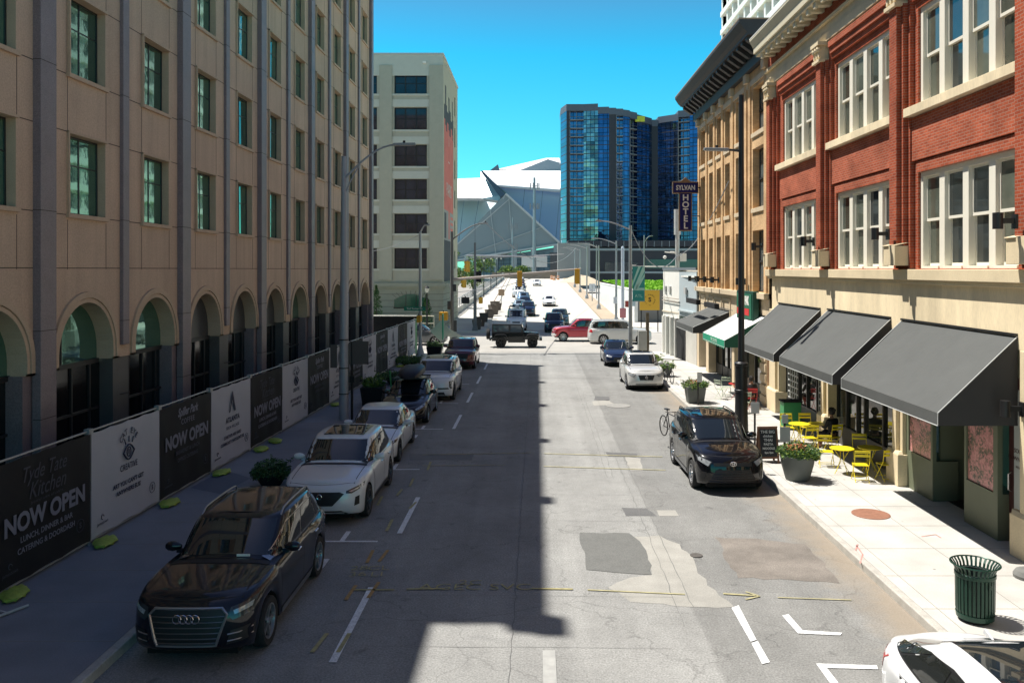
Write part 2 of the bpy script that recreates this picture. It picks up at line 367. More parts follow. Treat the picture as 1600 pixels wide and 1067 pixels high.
patch([(986,838),(1030,836),(1062,850),(1082,870),(1090,895),(1118,922),(1147,948),(1080,948),(985,940),(950,918),(985,902),(1018,898)], .004, lightp, .07)
patch([(906,832),(983,833),(1000,846),(1012,868),(1019,898),(985,896),(916,890)], .008, mat('dark_road_patch', (.135,.137,.13), .92, noise=.1, scale=3, fine=.25, fscale=45))
patch([(1116,839),(1180,841),(1258,850),(1290,880),(1312,911),(1240,906),(1153,903)], .004, brownp, .06)
patch([(971,793),(1010,794),(1026,806),(978,806)], .004, asphalt_d, .02)
patch([(1026,797),(1055,797),(1061,806),(1030,806)], .004, lightp, .02)
patch([(946,706),(996,709),(994,714),(950,713)], .004, asphalt_d, .02)
patch([(976,713),(1001,716),(1005,735),(985,735)], .004, lightp, .04)
patch([(930,619),(952,620),(952,626),(928,625)], .004, asphalt_d, .02)
patch([(925,627),(950,625),(960,632),(928,634)], .004, lightp, .04)
patch([(640,709),(740,709),(738,719),(640,719)], .004, mat('mid_grey_road_patch', (.17,.17,.168), .92, noise=.1, fine=.2, fscale=40), .02)  # mid-grey asphalt patch on the left of the road
# seams and cracks
seam = mat('tar_seam', (.15,.15,.145), .9); seam2 = mat('hair_crack', (.17,.17,.165), .9)
def seamline(pts, wd=.02, z=.009, m=seam, name='road_crack'):
    mb = MB()
    P = []
    for i in range(len(pts)-1):
        a, b2 = Vector(pts[i]), Vector(pts[i+1]); k = max(1, int((b2-a).length/.3))
        for j in range(k): 
            q = a.lerp(b2, j/k); P.append(Vector((q.x+random.uniform(-.02,.02), q.y+random.uniform(-.01,.01))))
    P.append(Vector(pts[-1]))
    for i, p in enumerate(P):
        t = (P[min(i+1,len(P)-1)]-P[max(i-1,0)]).normalized(); n = Vector((-t.y,t.x))*wd*.5*random.uniform(.6,1.3)
        mb.v += [(p.x-n.x,p.y-n.y,z),(p.x+n.x,p.y+n.y,z)]
    for i in range(len(P)-1): mb.f.append((2*i,2*i+1,2*i+3,2*i+2)); mb.m.append(0)
    o = mb.build(name, m); o['kind'] = 'structure'
for xs, y0, y1 in ((2.05,24,44),(2.22,24,40),(2.5,14,28),(-.4,8,60),(2.78,14.8,60)): seamline([(xs,y0),(xs+.04,(y0+y1)/2),(xs,y1)], .012)
for py in (700,771,812,930,1010): seamline([gp(560+py%90,py), gp(840,py+1), gp(1050,py+3)], .008, m=seam2)
for py in (591,): seamline([gp(770,py), gp(960,py)], .05)
seamline([(-6.3,58.8),(6.3,59.1)], .12); seamline([(-4,60.6),(5.5,60.9)], .08)
# white markings
def mark(pix, z=.012, m=white_line, name='road_marking'): return sheet(name, [gp(*p) for p in pix], z, m)
def rmark(x0,x1,y0,y1,z=.012,m=white_line): return sheet('road_marking', rect(x0,x1,y0,y1), z, m)
for i in range(7): 
    if i in (2,): continue
    rmark(-3.17,-3.05,12.7+6.2*i,15.7+6.2*i)
for y in (18.3,24.9,31.2,37.2,43.4): 
    rmark(-4.75,-3.5,y,y+.09); rmark(-4.35,-4.24,y+.09,y+.75); rmark(-4.75,-4.4,y-1.15,y-1.06); rmark(-4.4,-4.28,y-1.6,y-1.06)
mark([(1143,950),(1154,946),(1182,1000),(1173,1003)]); mark([(1174,1005),(1184,1002),(1203,1035),(1191,1038)])
mark([(1222,962),(1232,960),(1254,985),(1316,989),(1313,993),(1247,990)])
mark([(1275,1037),(1370,1040),(1372,1046),(1292,1044),(1310,1067),(1300,1072)])
rmark(.1,.3,10.6,13.1,m=mat('faded_paint', (.34,.34,.325), .9, noise=.15, scale=6))
# utility spray marks
for (a, b2) in (((487,1020),(511,990)),((528,1020),(546,990)),((590,790),(597,776)),((640,795),(650,785)),((604,830),(613,812)),((668,735),(673,722)),((540,938),(556,915)),((575,935),(592,910)),((573,880),(583,860)),((592,878),(606,860)),((620,775),(628,765)),((640,760),(646,748))):
    p, q = Vector(gp(*a)), Vector(gp(*b2)); n = Vector((-(q-p).y,(q-p).x)).normalized()*.035
    sheet('spray_mark', [tuple(p-n),tuple(p+n),tuple(q+n),tuple(q-n)], .0165, orange_spray if a[0] in (540,575,573,592) else yellow_spray)
def hline(pa, pb, wd=.03, m=yellow_spray):
    p, q = Vector(gp(*pa)), Vector(gp(*pb)); n = Vector((-(q-p).y,(q-p).x)).normalized()*wd
    sheet('spray_mark', [tuple(p-n),tuple(p+n),tuple(q+n),tuple(q-n)], .0165, m)
faint = mat('faint_yellow_paint', (.37,.34,.19), .9, noise=.35, scale=5)
hline((553,922),(616,922)); hline((635,921),(695,920)); hline((830,920),(895,921)); hline((918,922),(1070,929),.022,faint); hline((1130,928),(1180,931), .03,faint); hline((1165,925),(1187,932),.022,faint); hline((1165,937),(1187,932),.022,faint); hline((1215,934),(1330,938), .018,faint)
hline((660,711),(830,708),.025); hline((850,709),(1035,714),.03,faint); hline((850,729),(1040,735),.03,faint); hline((660,728),(790,727),.02)
mb_ = None
def groundtext(body, px, py, size, rz=0):
    x, y = gp(px,py); t = text('spray_lettering', body, size, yellow_spray, None, (x,y,.018), (0,0,rz), ext=.0, bold=-.004, sx=1.1); t['kind'] = 'structure'
groundtext('AGEC SVC', 742, 918, .42); groundtext('2C', 735, 911, .35)
groundtext('28\n36', 560, 893, .34, .1); groundtext('CL\nLI', 590, 893, .34, .1)
# manhole covers
iron = mat('iron_cover', (.11,.10,.09), .7, .3, noise=.2, scale=12, bump=.5, bscale=40)
def disc(name, label, cat, x, y, z, r, m):
    mb = MB(); mb.lathe([(r,0),(r,.012),(r-.03,.016),(0.001,.016)], (x,y,z), 28); o = mb.build(name, m); tag(o, label, cat); return o
disc('manhole_cover', 'round reddish iron cover set in the sunny right pavement', 'manhole cover', 8.0,19.9,.15,.44, mat('rusty_cover', (.28,.13,.08), .8, noise=.25, scale=10))
x,y = gp(1088,868); disc('valve_cover', 'small dark round cover beside the pale road patch', 'valve cover', x,y,.006,.13, iron)
x,y = gp(966,634); disc('manhole_cover', 'grey round manhole in the road before the silver crossover', 'manhole cover', x,y,.004,.55, mat('grey_cover', (.26,.255,.24), .85, noise=.25, scale=6))
# ================= LEFT BUILDING (tan stucco, granite pilasters, arcade) =================
XF = -11.34; BAY = 3.77; PC = [56.75-BAY*k for k in range(-0,20)]   # pilaster centres, even k = wide
LB = thing('arcade_building', 'long tan office building with purple granite pilasters and an arcade, in shade on the left', 'building', (-18,25,0))
NB = len(PC)-1; Y0 = PC[-1]; Y1 = 57.1
FL = [7.35+3.4*i for i in range(5)]; WH = 1.95; HI, LO = 25.2, 20.9
holes = []
bays = [(PC[k+1], PC[k]) for k in range(NB)]
winp = []
for k, (a, b) in enumerate(bays):
    yc = (a+b)/2+.08
    for z in FL:
        if yc < 19 and z > 20: continue
        holes.append((yc-.88, yc+.88, z, z+WH)); winp.append((yc, z, k))
mb = MB()
wall_grid(mb, 'x', XF, 19.0, Y1, 6.0, HI, [h for h in holes if h[0] > 19], .25, 0, -1, 1)
wall_grid(mb, 'x', XF, Y0, 19.0, 6.0, LO, [h for h in holes if h[1] < 19], .25, 0, -1, 1)
# solid body behind
mb.box(XF-1.4, XF-16, Y0, 19.0, 5.7, LO); mb.box(XF-1.4, XF-16, 19.01, Y1, 5.7, HI)
mb.box(XF-1.4, XF, 19.01, Y1, HI-.3, HI-.001); mb.box(XF-1.4, XF, Y0, 19.0, LO-.3, LO-.001)
mb.box(XF-1.4, XF-.002, Y1-.3, Y1, 3.6, HI); 
mb.box(XF-1.4, XF+.001, 18.99, 19.02, LO, HI)
mb.build('wall', [stucco, stucco_d], LB, world=True)
# arcade panels with arched openings
RA = 1.27; ZS = 3.62; ZC = 3.9
def arch_pts(yc, r, n=20): return [(yc-r, ZS)]+[(yc-r*math.cos(math.pi*i/n), ZC+r*math.sin(math.pi*i/n)) for i in range(n+1)]+[(yc+r, ZS)]
mb = MB(); mo = MB()
for a, b in bays:
    yc = (a+b)/2+.05; ap = arch_pts(yc, RA)
    n = len(ap)
    top = [(a+(b-a)*i/(n-1), 6.0) for i in range(n)]
    # radial fill between arch and rectangle
    outer = []
    for (y, z) in ap:
        if z <= ZC and y < yc: outer.append((a, z))
        elif z <= ZC and y > yc: outer.append((b, z))
        else:
            t = (y-yc)/RA; outer.append((a+(b-a)*(.5+.5*t), 6.0))
    outer[1] = (a, 6.0) if False else (a, ZC)
    for i in range(n-1):
        q = [(XF, *ap[i]), (XF, *outer[i]), (XF, *outer[i+1]), (XF, *ap[i+1])]
        mb.add(q, [(0,1,2,3)])
        # soffit
        mb.add([(XF,*ap[i]),(XF,*ap[i+1]),(XF-.45,*ap[i+1]),(XF-.45,*ap[i])], [(0,1,2,3)], 1)
    # corners above spring line
    mb.add([(XF,a,ZC),(XF,a,6),(XF,outer[2][0],6)], [(0,1,2)]); mb.add([(XF,b,ZC),(XF,outer[-3][0],6),(XF,b,6)], [(0,1,2)])
    mb.add([(XF,a,ZS),(XF,ap[0][0],ZS),(XF-.45,ap[0][0],ZS),(XF-.45,a,ZS)],[(0,1,2,3)],1); mb.add([(XF,ap[-1][0],ZS),(XF,b,ZS),(XF-.45,b,ZS),(XF-.45,ap[-1][0],ZS)],[(0,1,2,3)],1)
    # stepped moulding round the arch
    for (r0, r1, pr) in ((RA+.0, RA+.10, .035), (RA+.12, RA+.27, .06)):
        A = arch_pts(yc, r0); B = arch_pts(yc, r1)
        for i in range(n-1):
            mo.add([(XF+pr,*A[i]),(XF+pr,*B[i]),(XF+pr,*B[i+1]),(XF+pr,*A[i+1]),(XF,*A[i]),(XF,*B[i]),(XF,*B[i+1]),(XF,*A[i+1])],[(0,1,2,3),(1,5,6,2),(0,3,7,4)])
        mo.box(XF, XF+pr, yc-r1, yc-r0, ZS-.001, ZS+.05); mo.box(XF, XF+pr, yc+r0, yc+r1, ZS-.001, ZS+.05)
mb.build('arcade_wall', [stucco, stucco_d], LB, world=True)
mo.build('arch_moulding', stucco_d, LB, world=True)
# pilasters
for k, y in enumerate(PC):
    mb = MB(); top = HI+.3 if y > 18.5 else LO
    if k % 2 == 0: mb.box(XF-.02, XF+.18, y-.31, y+.31, 0, top)
    else: mb.box(XF-.02, XF+.10, y-.17, y+.17, 3.95, top)
    mb.build('pilaster', granite, LB, world=True, bevel=.012)
    if k % 2 == 1:
        mb = MB(); mb.box(XF-.45, XF-.06, y-.42, y+.42, 0, ZS); mb.build('pier', granite_g, LB, world=True)
    else:
        mb = MB(); mb.box(XF-.45, XF-.04, y-.62, y+.62, 0, ZS); mb.build('pier', granite, LB, world=True)
# roof edge blocks above the wide pilasters and parapet
mb = MB(); mb.box(XF-.4, XF+.14, 18.7, Y1+.02, HI, HI+.32); mb.box(XF-.4, XF+.10, Y0, 18.69, LO, LO+.3)
for k, y in enumerate(PC):
    if k % 2 == 0 and y > 18: mb.box(XF, XF+.36, y-.32, y+.32, HI-.1, HI+.42)
mb.box(XF, XF+.42, 18.6, 19.3, HI-1, HI+.45)
mb.build('parapet', stucco_d, LB, world=True)
# joints of the cladding panels
mb = MB()
def jl(y0,y1,z0,z1): mb.box(XF-.001, XF+.003, y0,y1,z0,z1)
for z in FL+[9.3+3.4*i-.0 for i in range(6)]+[6.0]:
    zz = z-.04 if z in FL else z+.02
    jl(Y0,Y1,zz,zz+.022)
for a, b in bays:
    yc = (a+b)/2+.08
    for s in (-.9,.9):
        jl(yc+s, yc+s+.02, 6.0, 7.2)
        for z in FL: jl(yc+s, yc+s+.02, z+WH+.05, z+3.3)
mb.build('panel_joints', joint, LB, world=True)
mb = MB()
for k, y in enumerate(PC):
    hw, pr = (.312,.1815) if k%2==0 else (.172,.1015)
    for z in [2.6,4.6]+[7.35+3.4*i-.02 for i in range(6)]: mb.box(XF, XF+pr, y-hw, y+hw, z, z+.018)
mb.build('pilaster_joints', joint, LB, world=True)
# windows
def make_win(gm):
    w_ = MB()
    w_.box(-.012,.012,-.88,.88,0,WH)
    o = w_.build('window', gm, LB)
    f = MB()
    f.box(.0,.03,-.88,-.83,0,WH); f.box(.0,.03,.83,.88,0,WH); f.box(0,.03,-.82,.82,0,.05); f.box(0,.03,-.82,.82,WH-.05,WH)
    f.box(.0,.028,-.02,.02,.05,WH-.05); f.box(0,.026,-.82,-.03,WH*.62,WH*.62+.03); f.box(0,.026,.03,.82,WH*.62,WH*.62+.03)
    f.build('frame', mat('dark_bronze', (.03,.035,.035), .4, .3), o)
    s = MB(); s.box(.2,.32,-.96,.94,-.10,-.001); s.box(.24,.31,-.93,-.885,0,WH+.05); s.box(.24,.30,-.93,.93,WH+.001,WH+.06)
    s.build('sill', stucco_d, o)
    return o
w0 = make_win(green_gl)
for i, (y, z, k) in enumerate(winp):
    o = w0 if i == 0 else copy_tree(w0, LB)
    o.location = (XF-.235+18, y-25, z); o.rotation_euler = (0, R(random.uniform(-.35,.35)), R(random.uniform(-.5,.5)))
    if i % 3: 
        if i % 3 == 1 and 'gl_b' not in globals(): gl_b = o.data.copy(); gl_b.materials[0] = mat('green_glass_dim', (.10,.21,.175), .03, .8, bump=.16, bscale=.6)
        o.data = gl_b if i % 5 == 1 else o.data
# ground floor glazing behind the arches, dark openings
LBl = woff(LB)
for k, (a, b) in enumerate(bays):
    yc = (a+b)/2+.05; ap = arch_pts(yc, RA+.02, 16)
    if k in (2,3,4): 
        pass
    mb = MB(); xg = XF-.42
    mb.add([(xg,*p) for p in ap], [tuple(range(len(ap)))])
    gm = green_gl if k in (8,9,10,11,2,4) else mat('dim_panel', (.045,.047,.052), .35)
    if k == 1: gm = mat('blue_glass', (.05,.16,.42), .05, .7)
    o = mb.build('arch_window', gm, LB, world=True)
    f = MB(); f.box(xg, xg+.06, yc-RA, yc+RA, ZS-.1, ZS+.02); f.box(xg,xg+.05,yc-.5,yc-.45,ZS,ZC+RA*.9)
    f.build('frame', black, o).location = Vector((0,0,0))
    ch = o.children[0]; ch.data.transform(Matrix.Translation(-LBl))
    mb = MB(); mb.box(xg-.05, xg, yc-RA-.6, yc+RA+.6, 0, ZS-.1)
    mb.build('shopfront', mat('black_glass', (.006,.006,.007), .12), LB, world=True)
    f = MB(); 
    for dy in (-.85,0,.85): f.box(xg, xg+.05, yc+dy-.03, yc+dy+.03, .15, ZS-.1)
    f.box(xg,xg+.05,yc-RA,yc+RA,2.3,2.36); f.build('mullions', mat('dark_frame', (.02,.02,.022), .5), LB, world=True)

# ================= RED BRICK BUILDING (right) =================
XR = 9.9
RB = thing('red_brick_building', 'red brick building with white sash windows over a limestone ground floor, on the right', 'building', (14,20,0))
GP = 5.9; groups = [28.85-GP*i for i in range(6)]       # start of each window group, 4.5 m wide
RY0, RY1 = -4.5, 35.2
rh = []
for g in groups:
    rh += [(g-.02, g+4.52, 10.2, 12.75), (g-.02, g+4.52, 6.02, 8.5)]
mb = MB(); wall_grid(mb, 'x', XR, RY0, RY1, 6.0, 13.55, rh, .32, 0, 1); mb.box(XR+.6, XR+14, RY0, RY1, 5.9, 15.2); mb.box(XR,XR+.6,RY1-.25,RY1,0,14.2); mb.box(XR-.0,XR+.6,RY0,RY0+.25,0,14.2)
mb.build('brick_wall', redbrick, RB, world=True)
# recessed spandrel lines, soldier course
for g in groups:
    mb = MB()
    mb.box(XR-.09, XR, g-.18, g+4.68, 8.82, 9.95); mb.build('brick_panel', redbrickd, RB, world=True); mb = MB(); mb.box(XR-.05,XR,g-.02,g+4.52,8.502,8.78); mb.build('soldier_course', redbrickd, RB, world=True); mb = MB()
    mb.box(XR-.09, XR, g-.18, g+4.68, 12.98, 13.15); mb.box(XR-.16, XR, g-.18, g+4.68, 13.152, 13.35); mb.box(XR-.22, XR, g-.18, g+4.68, 13.352, 13.54)
    mb.build('brick_corbel', redbrickd, RB, world=True)
piers = [g-.68 for g in groups]+[groups[0]+5.45]
for y in piers:
    mb = MB()
    mb.box(XR-.36, XR, y-.22, y+.22, 6.3, 12.95)
    mb.box(XR-.24, XR, y-.36, y-.222, 6.3, 13.0); mb.box(XR-.24, XR, y+.222, y+.36, 6.3, 13.0)
    mb.box(XR-.12, XR, y-.50, y-.362, 6.02, 13.5); mb.box(XR-.12, XR, y+.362, y+.50, 6.02, 13.5)
    mb.build('brick_pier', redbrick, RB, world=True)
for y in piers:                                        # capitals and bases
    mb = MB(); mb.box(XR-.46, XR, y-.34, y+.34, 12.95, 13.05); mb.box(XR-.38, XR, y-.24, y+.24, 13.05, 13.5); mb.box(XR-.50, XR, y-.38, y+.38, 13.5, 13.62)
    for s in (-.22,0,.22): mb.lathe([(.001,-.1),(.07,-.07),(.09,0),(.07,.07),(.001,.1)], (XR-.42, y+s, 13.38), 10); mb.box(XR-.43,XR-.38,y+s-.05,y+s+.05,13.1,13.3)
    mb.build('pier_capital', limestone, RB, world=True)
    mb = MB(); mb.box(XR-.48, XR, y-.40, y-.02, 6.1, 6.62); mb.box(XR-.44, XR, y+.02, y+.40, 6.1, 6.62); mb.prism([(XR-.48,y-.40,6.62),(XR-.48,y+.40,6.62),(XR,y+.40,6.72),(XR,y-.40,6.72)], (0,0,.02))
    mb.build('pier_base', limestone, RB, world=True, bevel=.01)
# stone band, frieze, cornice
mb = MB(); mb.box(XR-.22,XR+.5,RY0,RY1+.05,13.62,13.9); mb.box(XR-.15,XR+.5,RY0,RY1+.05,13.9,14.25); mb.box(XR-.26,XR+.5,RY0,RY1+.05,14.25,14.36)
mb.build('stone_band', limestone, RB, world=True)
mb = MB(); mb.box(XR-.1,XR+.5,RY0,RY1,14.36,14.85); mb.build('frieze', redbrickd, RB, world=True)
corn = mat('cream_cornice', (.62,.56,.40), .7, noise=.06, scale=2)
mb = MB(); mb.box(XR-.74,XR+.3,RY0,RY1-.45,14.85,14.98)
mb.box(XR-.82,XR+.3,RY0,RY1-.4,14.98,15.22); mb.prism([(XR-.82,RY0,15.22),(XR-.97,RY0,15.5),(XR-.97,RY0,15.58),(XR+.3,RY0,15.58),(XR+.3,RY0,15.22)], (0,RY1-RY0-.35,0))
y = RY0+.3
while y < RY1-.8:
    mb.box(XR-.68,XR-.13,y,y+.26,14.72,14.849); mb.box(XR-.68,XR-.58,y+.03,y+.23,14.64,14.72)
    mb.lathe([(.001,-.09),(.10,-.06),(.14,0.)], (XR-.42,y+.48,14.85), 10)
    y += .72
mb.build('cornice', corn, RB, world=True)
mb = MB(); mb.box(XR-.98,XR-.5,RY0,RY1-.34,15.581,15.62); mb.build('cornice_flashing', white_p, RB, world=True)
# window ledges
for g in groups:
    mb = MB(); mb.box(XR-.26,XR+.1,g-.32,g+4.82,9.97,10.2); mb.build('window_ledge', lime2, RB, world=True, bevel=.01)
# sash windows (each 1.125 m)
pane_m = [mat('pane_a', (.055,.062,.048), .03, noise=.5, scale=.9, spec=.9), mat('pane_b', (.03,.036,.036), .03, noise=.6, scale=.8, spec=.9), mat('pane_c', (.10,.11,.085), .03, noise=.4, scale=.7, spec=.9)]
def make_sash(h, m):
    w_ = 1.125; mb = MB(); x = 0
    mb.box(x-.10,x+.16,0,.13,0,h); mb.box(x-.10,x+.16,w_-.13,w_,0,h); mb.box(x-.10,x+.16,.13,w_-.13,h-.12,h); mb.box(x-.14,x+.16,.13,w_-.13,0,.07)
    # upper sash (outer) and lower sash (inner)
    for (x0,z0,z1) in ((x-.02,h*.5-.03,h-.12),(x+.05,.07,h*.5+.03)):
        mb.box(x0,x0+.06,.13,.19,z0,z1); mb.box(x0,x0+.06,w_-.19,w_-.13,z0,z1); mb.box(x0,x0+.06,.19,w_-.19,z0,z0+.07); mb.box(x0,x0+.06,.19,w_-.19,z1-.06,z1)
    o = mb.build('window', mat('cream_white_paint', (.80,.76,.64), .5, noise=.04, scale=2), RB)
    g = MB(); g.box(.0,.01,.19,w_-.19,h*.5+.04,h-.18); g.box(.07,.08,.19,w_-.19,.14,h*.5-.03); g.build('pane', m, o)
    return o
protos = {}
RBl = woff(RB)
rnd = random.Random(3)
for g in groups:
    for (z, h) in ((10.2,2.55),(6.02,2.48)):
        for q in range(4):
            m = rnd.choice(pane_m); key = (h, m.name)
            if key not in protos: protos[key] = make_sash(h, m); o = protos[key]
            else: o = copy_tree(protos[key], RB)
            o.location = Vector((XR+.16, g+1.125*q, z))-RBl
# ground floor: ledge, limestone band, piers, shopfronts
mb = MB(); mb.box(XR-.20,XR+.3,RY0,RY1+.12,5.72,6.0); mb.box(XR-.12,XR+.3,RY0,RY1+.10,5.62,5.72)
mb.build('ledge', limestone, RB, world=True, bevel=.015)
mb = MB(); mb.box(XR,XR+.5,RY0,RY1,4.35,5.62); mb.build('stone_wall', lime2, RB, world=True)
gp_list = [(34.0,35.2),(28.25,28.85),(22.5,23.1),(16.5,17.05),(10.7,11.4),(4.8,5.4),(-1.1,-.4)]
for a, b in gp_list:
    mb = MB(); mb.box(XR+.001,XR+.5,a,b,.15,4.35); mb.box(XR-.10,XR,a+.18,b-.18,.15,4.35); mb.box(XR-.16,XR+.52,a-.08,b+.08,.15,1.0); mb.prism([(XR-.16,a-.08,1.0),(XR-.10,a,1.08),(XR,a,1.08),(XR,a-.08,1.0)], (0,b-a+.1,0))
    mb.build('stone_pier', limestone, RB, world=True, bevel=.012)
sage = mat('sage_paint', (.135,.15,.095), .6, noise=.08, scale=2)
darkf = mat('dark_shop_frame', (.035,.03,.026), .5)
shopgl = mat('shop_glass', (.022,.026,.022), .03, noise=.7, scale=.6, spec=1.0)
def shop(y0, y1, splits, bulk=.85, bulkm=None, top=3.4, setback=.3):
    xs = XR+setback
    mb = MB(); mb.box(xs,xs+.12,y0,y1,.15,bulk); mb.build('bulkhead', bulkm or darkf, RB, world=True); mb = MB(); mb.box(xs+.03,xs+.12,y0,y1,top,4.35); mb.build('transom', bulkm or darkf, RB, world=True)
    for i in range(len(splits)-1):
        a, b = splits[i], splits[i+1]; z0 = bulk
        g = MB(); g.box(xs+.07,xs+.08,a+.04,b-.04,z0,top-.04); o = g.build('shop_window', shopgl, RB, world=True)
        f = MB(); f.box(xs,xs+.12,a,a+.04,z0,top); f.box(xs,xs+.12,b-.04,b,z0,top); f.box(xs,xs+.12,a+.04,b-.04,z0,z0+.05); f.box(xs,xs+.12,a+.04,b-.04,top-.05,top)
        fo = f.build('frame', darkf, o); fo.data.transform(Matrix.Translation(-RBl))
# bay under awning two & one
shop(23.1,28.25,[23.1,24.5,25.9,26.5,27.4,28.25], .75, mat('shop_bulkhead', (.10,.095,.085), .7))
shop(28.85,34.0,[28.85,30.3,31.4,32.4,34.0], .75, mat('green_bulkhead', (.03,.06,.045), .6))
shop(11.4,16.5,[11.4,13.9,16.5], .85, sage); shop(5.4,10.7,[5.4,8,10.7], .85, sage); shop(-.4,4.8,[-.4,2,4.8], .85, sage)
# printed grid sheets in the windows under awning one
gridm = mat('window_grid_print', (.55,.57,.55), .5)
for (a, b) in ((29.0,30.2),(32.45,33.9)):
    mb = MB(); z0,z1 = .85,2.7
    for i in range(6): y_ = a+(b-a)*i/5; mb.box(XR+.345,XR+.362,y_-.025,y_+.025,z0,z1)
    for i in range(9): z_ = z0+(z1-z0)*i/8; mb.box(XR+.345,XR+.361,a,b,z_-.03,z_+.03)
    mb.build('window_grid', gridm, RB, world=True)
# script sign glow over the cafe window
t = text('cafe_lettering', 'Cafe', .42, mat('warm_sign', (.9,.62,.30), .4, emit=.6), RB, Vector((XR+.28,25.6,3.1))-RBl, (R(90),0,R(-90)), ext=.01, shear=.3)
# bay under awning three: splayed sage shop windows with floral print and doors
def floral():
    m = bpy.data.materials.new('floral_print'); m.use_nodes = True; nt = m.node_tree; b = nt.nodes['Principled BSDF']; b.inputs['Roughness'].default_value = .35
    g = nt.nodes.new('ShaderNodeNewGeometry'); v = nt.nodes.new('ShaderNodeTexVoronoi'); v.inputs['Scale'].default_value = 22; nt.links.new(g.outputs['Position'], v.inputs['Vector'])
    n = nt.nodes.new('ShaderNodeTexNoise'); n.inputs['Scale'].default_value = 2.2; nt.links.new(g.outputs['Position'], n.inputs['Vector'])
    a = nt.nodes.new('ShaderNodeMath'); a.operation = 'MULTIPLY_ADD'; nt.links.new(v.outputs['Color'], a.inputs[0]); a.inputs[1].default_value = .55; nt.links.new(n.outputs['Fac'], a.inputs[2])
    r = nt.nodes.new('ShaderNodeValToRGB'); e = r.color_ramp.elements; e[0].position=.50; e[0].color=(.05,.05,.04,1); e[1].position=1.0; e[1].color=(.62,.30,.27,1)
    x = e.new(.66); x.color = (.16,.13,.08,1); x = e.new(.80); x.color = (.50,.20,.20,1)
    nt.links.new(a.outputs[0], r.inputs[0]); nt.links.new(r.outputs[0], b.inputs['Base Color']); return m
flo = floral()
mb = MB()
mb.box(XR+.1,XR+.75,21.0,22.5,.15,1.15); mb.box(XR+.05,XR+.6,17.95,19.35,.15,1.15)        # bulkheads
mb.box(XR+.1,XR+.2,22.35,22.5,1.15,4.35); mb.box(XR+.1,XR+.2,21.0,21.1,1.15,4.35); mb.box(XR+.05,XR+.16,17.95,18.12,1.15,4.35); mb.box(XR+.05,XR+.16,19.25,19.35,1.15,4.35)
mb.box(XR+.1,XR+.3,17.05,22.5,3.75,4.35); mb.box(XR+.6,XR+.75,17.95,18.1,.15,4.35); mb.box(XR+2.2,XR+2.3,19.3,21.1,.15,4.35); mb.box(XR+.3,XR+2.3,19.351,21.0,3.75,3.9)
mb.box(XR+.35,XR+2.2,21.1,21.2,.15,4.3); mb.box(XR+.35,XR+2.2,19.2,19.3,.15,4.3)
mb.build('sage_shopfront', sage, RB, world=True)
mb = MB(); mb.box(XR+.14,XR+.15,21.1,22.35,1.15,3.75); mb.build('floral_window', flo, RB, world=True)
mb = MB(); mb.box(XR+.09,XR+.10,18.12,19.25,1.15,3.75); mb.build('floral_window', flo, RB, world=True)
maroon = mat('maroon_door', (.06,.02,.018), .5)
def door(y0, y1, x, label):
    mb = MB(); mb.box(x,x+.07,y0,y1,.15,3.7); o = mb.build('door', maroon, RB, world=True); o['label'] = label
    mb = MB(); mb.box(x-.008,x,y0+.2,y1-.2,.75,3.45); d = mb.build('door_panel', mat('white_door_film', (.42,.46,.44), .3), o); d.data.transform(Matrix.Translation(-RBl))
    mb = MB(); mb.tube([(x-.01,y1-.1,1.25),(x-.07,y1-.1,1.28),(x-.07,y1-.1,1.62),(x-.01,y1-.1,1.65)], .018); d = mb.build('handle', chrome, o); d.data.transform(Matrix.Translation(-RBl))
    for i, s in enumerate(('SOUTH','DOWNTOWN','ATLANTA')):
        text('door_lettering', s, .13 if i < 2 else .07, maroon, o, Vector((x-.012,(y0+y1)/2,2.15-.17*i))-RBl, (R(90),0,R(-90)), ext=.002)
door(17.1,17.95,XR+.3,'maroon glazed door beside the near stone pier'); 
mb = MB(); door(19.5,20.6,XR+1.2,'white panelled door set back between the floral windows')
mb = MB(); mb.box(XR+.5,XR+2.6,RY0,RY1,.15,.16); mb.build('shop_floor', darkf, RB, world=True)
# roof and return wall
# ================= TAN BRICK HOTEL-END BUILDING =================
TB = thing('tan_brick_building', 'tan brick three storey building with a black bracketed cornice, beyond the red brick one', 'building', (14,43,0))
TX = 9.85; TY0, TY1 = 35.22, 50.6
th = []; tw = []
cols = [(49.2,.95),(46.9,.75),(44.9,.75),(42.9,.75),(36.9,1.35)] + [(40.4,.95)]
for yc, hw in cols:
    for z0, z1 in ((5.05,7.9),(9.0,11.9),(11.95,14.3)) if False else ((4.98,7.75),(8.75,11.45),(12.15,14.2)):
        th.append((yc-hw*.72, yc+hw*.72, z0, z1)); tw.append((yc, hw*.72, z0, z1))
mb = MB(); wall_grid(mb, 'x', TX, TY0, TY1, 4.7, 15.0, th, .38, 0, 1); mb.box(TX+.7,TX+14,TY0,TY1,4.7,16.6); mb.box(TX,TX+.7,TY1-.2,TY1,.15,15.0); mb.box(TX,TX+.7,TY0,TY0+.01,4.7,15.0)
mb.build('brick_wall', tanbrick, TB, world=True)
mb = MB()
for y in (50.25,48.0,45.9,43.9,41.65,39.0,38.3,35.6): mb = MB(); mb.box(TX-.07,TX,y-.2,y+.2,4.98,14.6); mb.build('brick_pilaster', tanbrick, TB, world=True)
tl = mat('tan_stone', (.62,.50,.34), .85, noise=.1, scale=2, fine=.06, fscale=30)
mb = MB(); mb.box(TX-.22,TX+.4,TY0,TY1+.1,4.72,4.97); 
for yc, hw, z0, z1 in tw: mb.box(TX-.07,TX+.1,yc-hw-.1,yc+hw+.1,z0-.2,z0-.001) if z0 > 6 else None
mb.build('sill_band', tl, TB, world=True, bevel=.01)
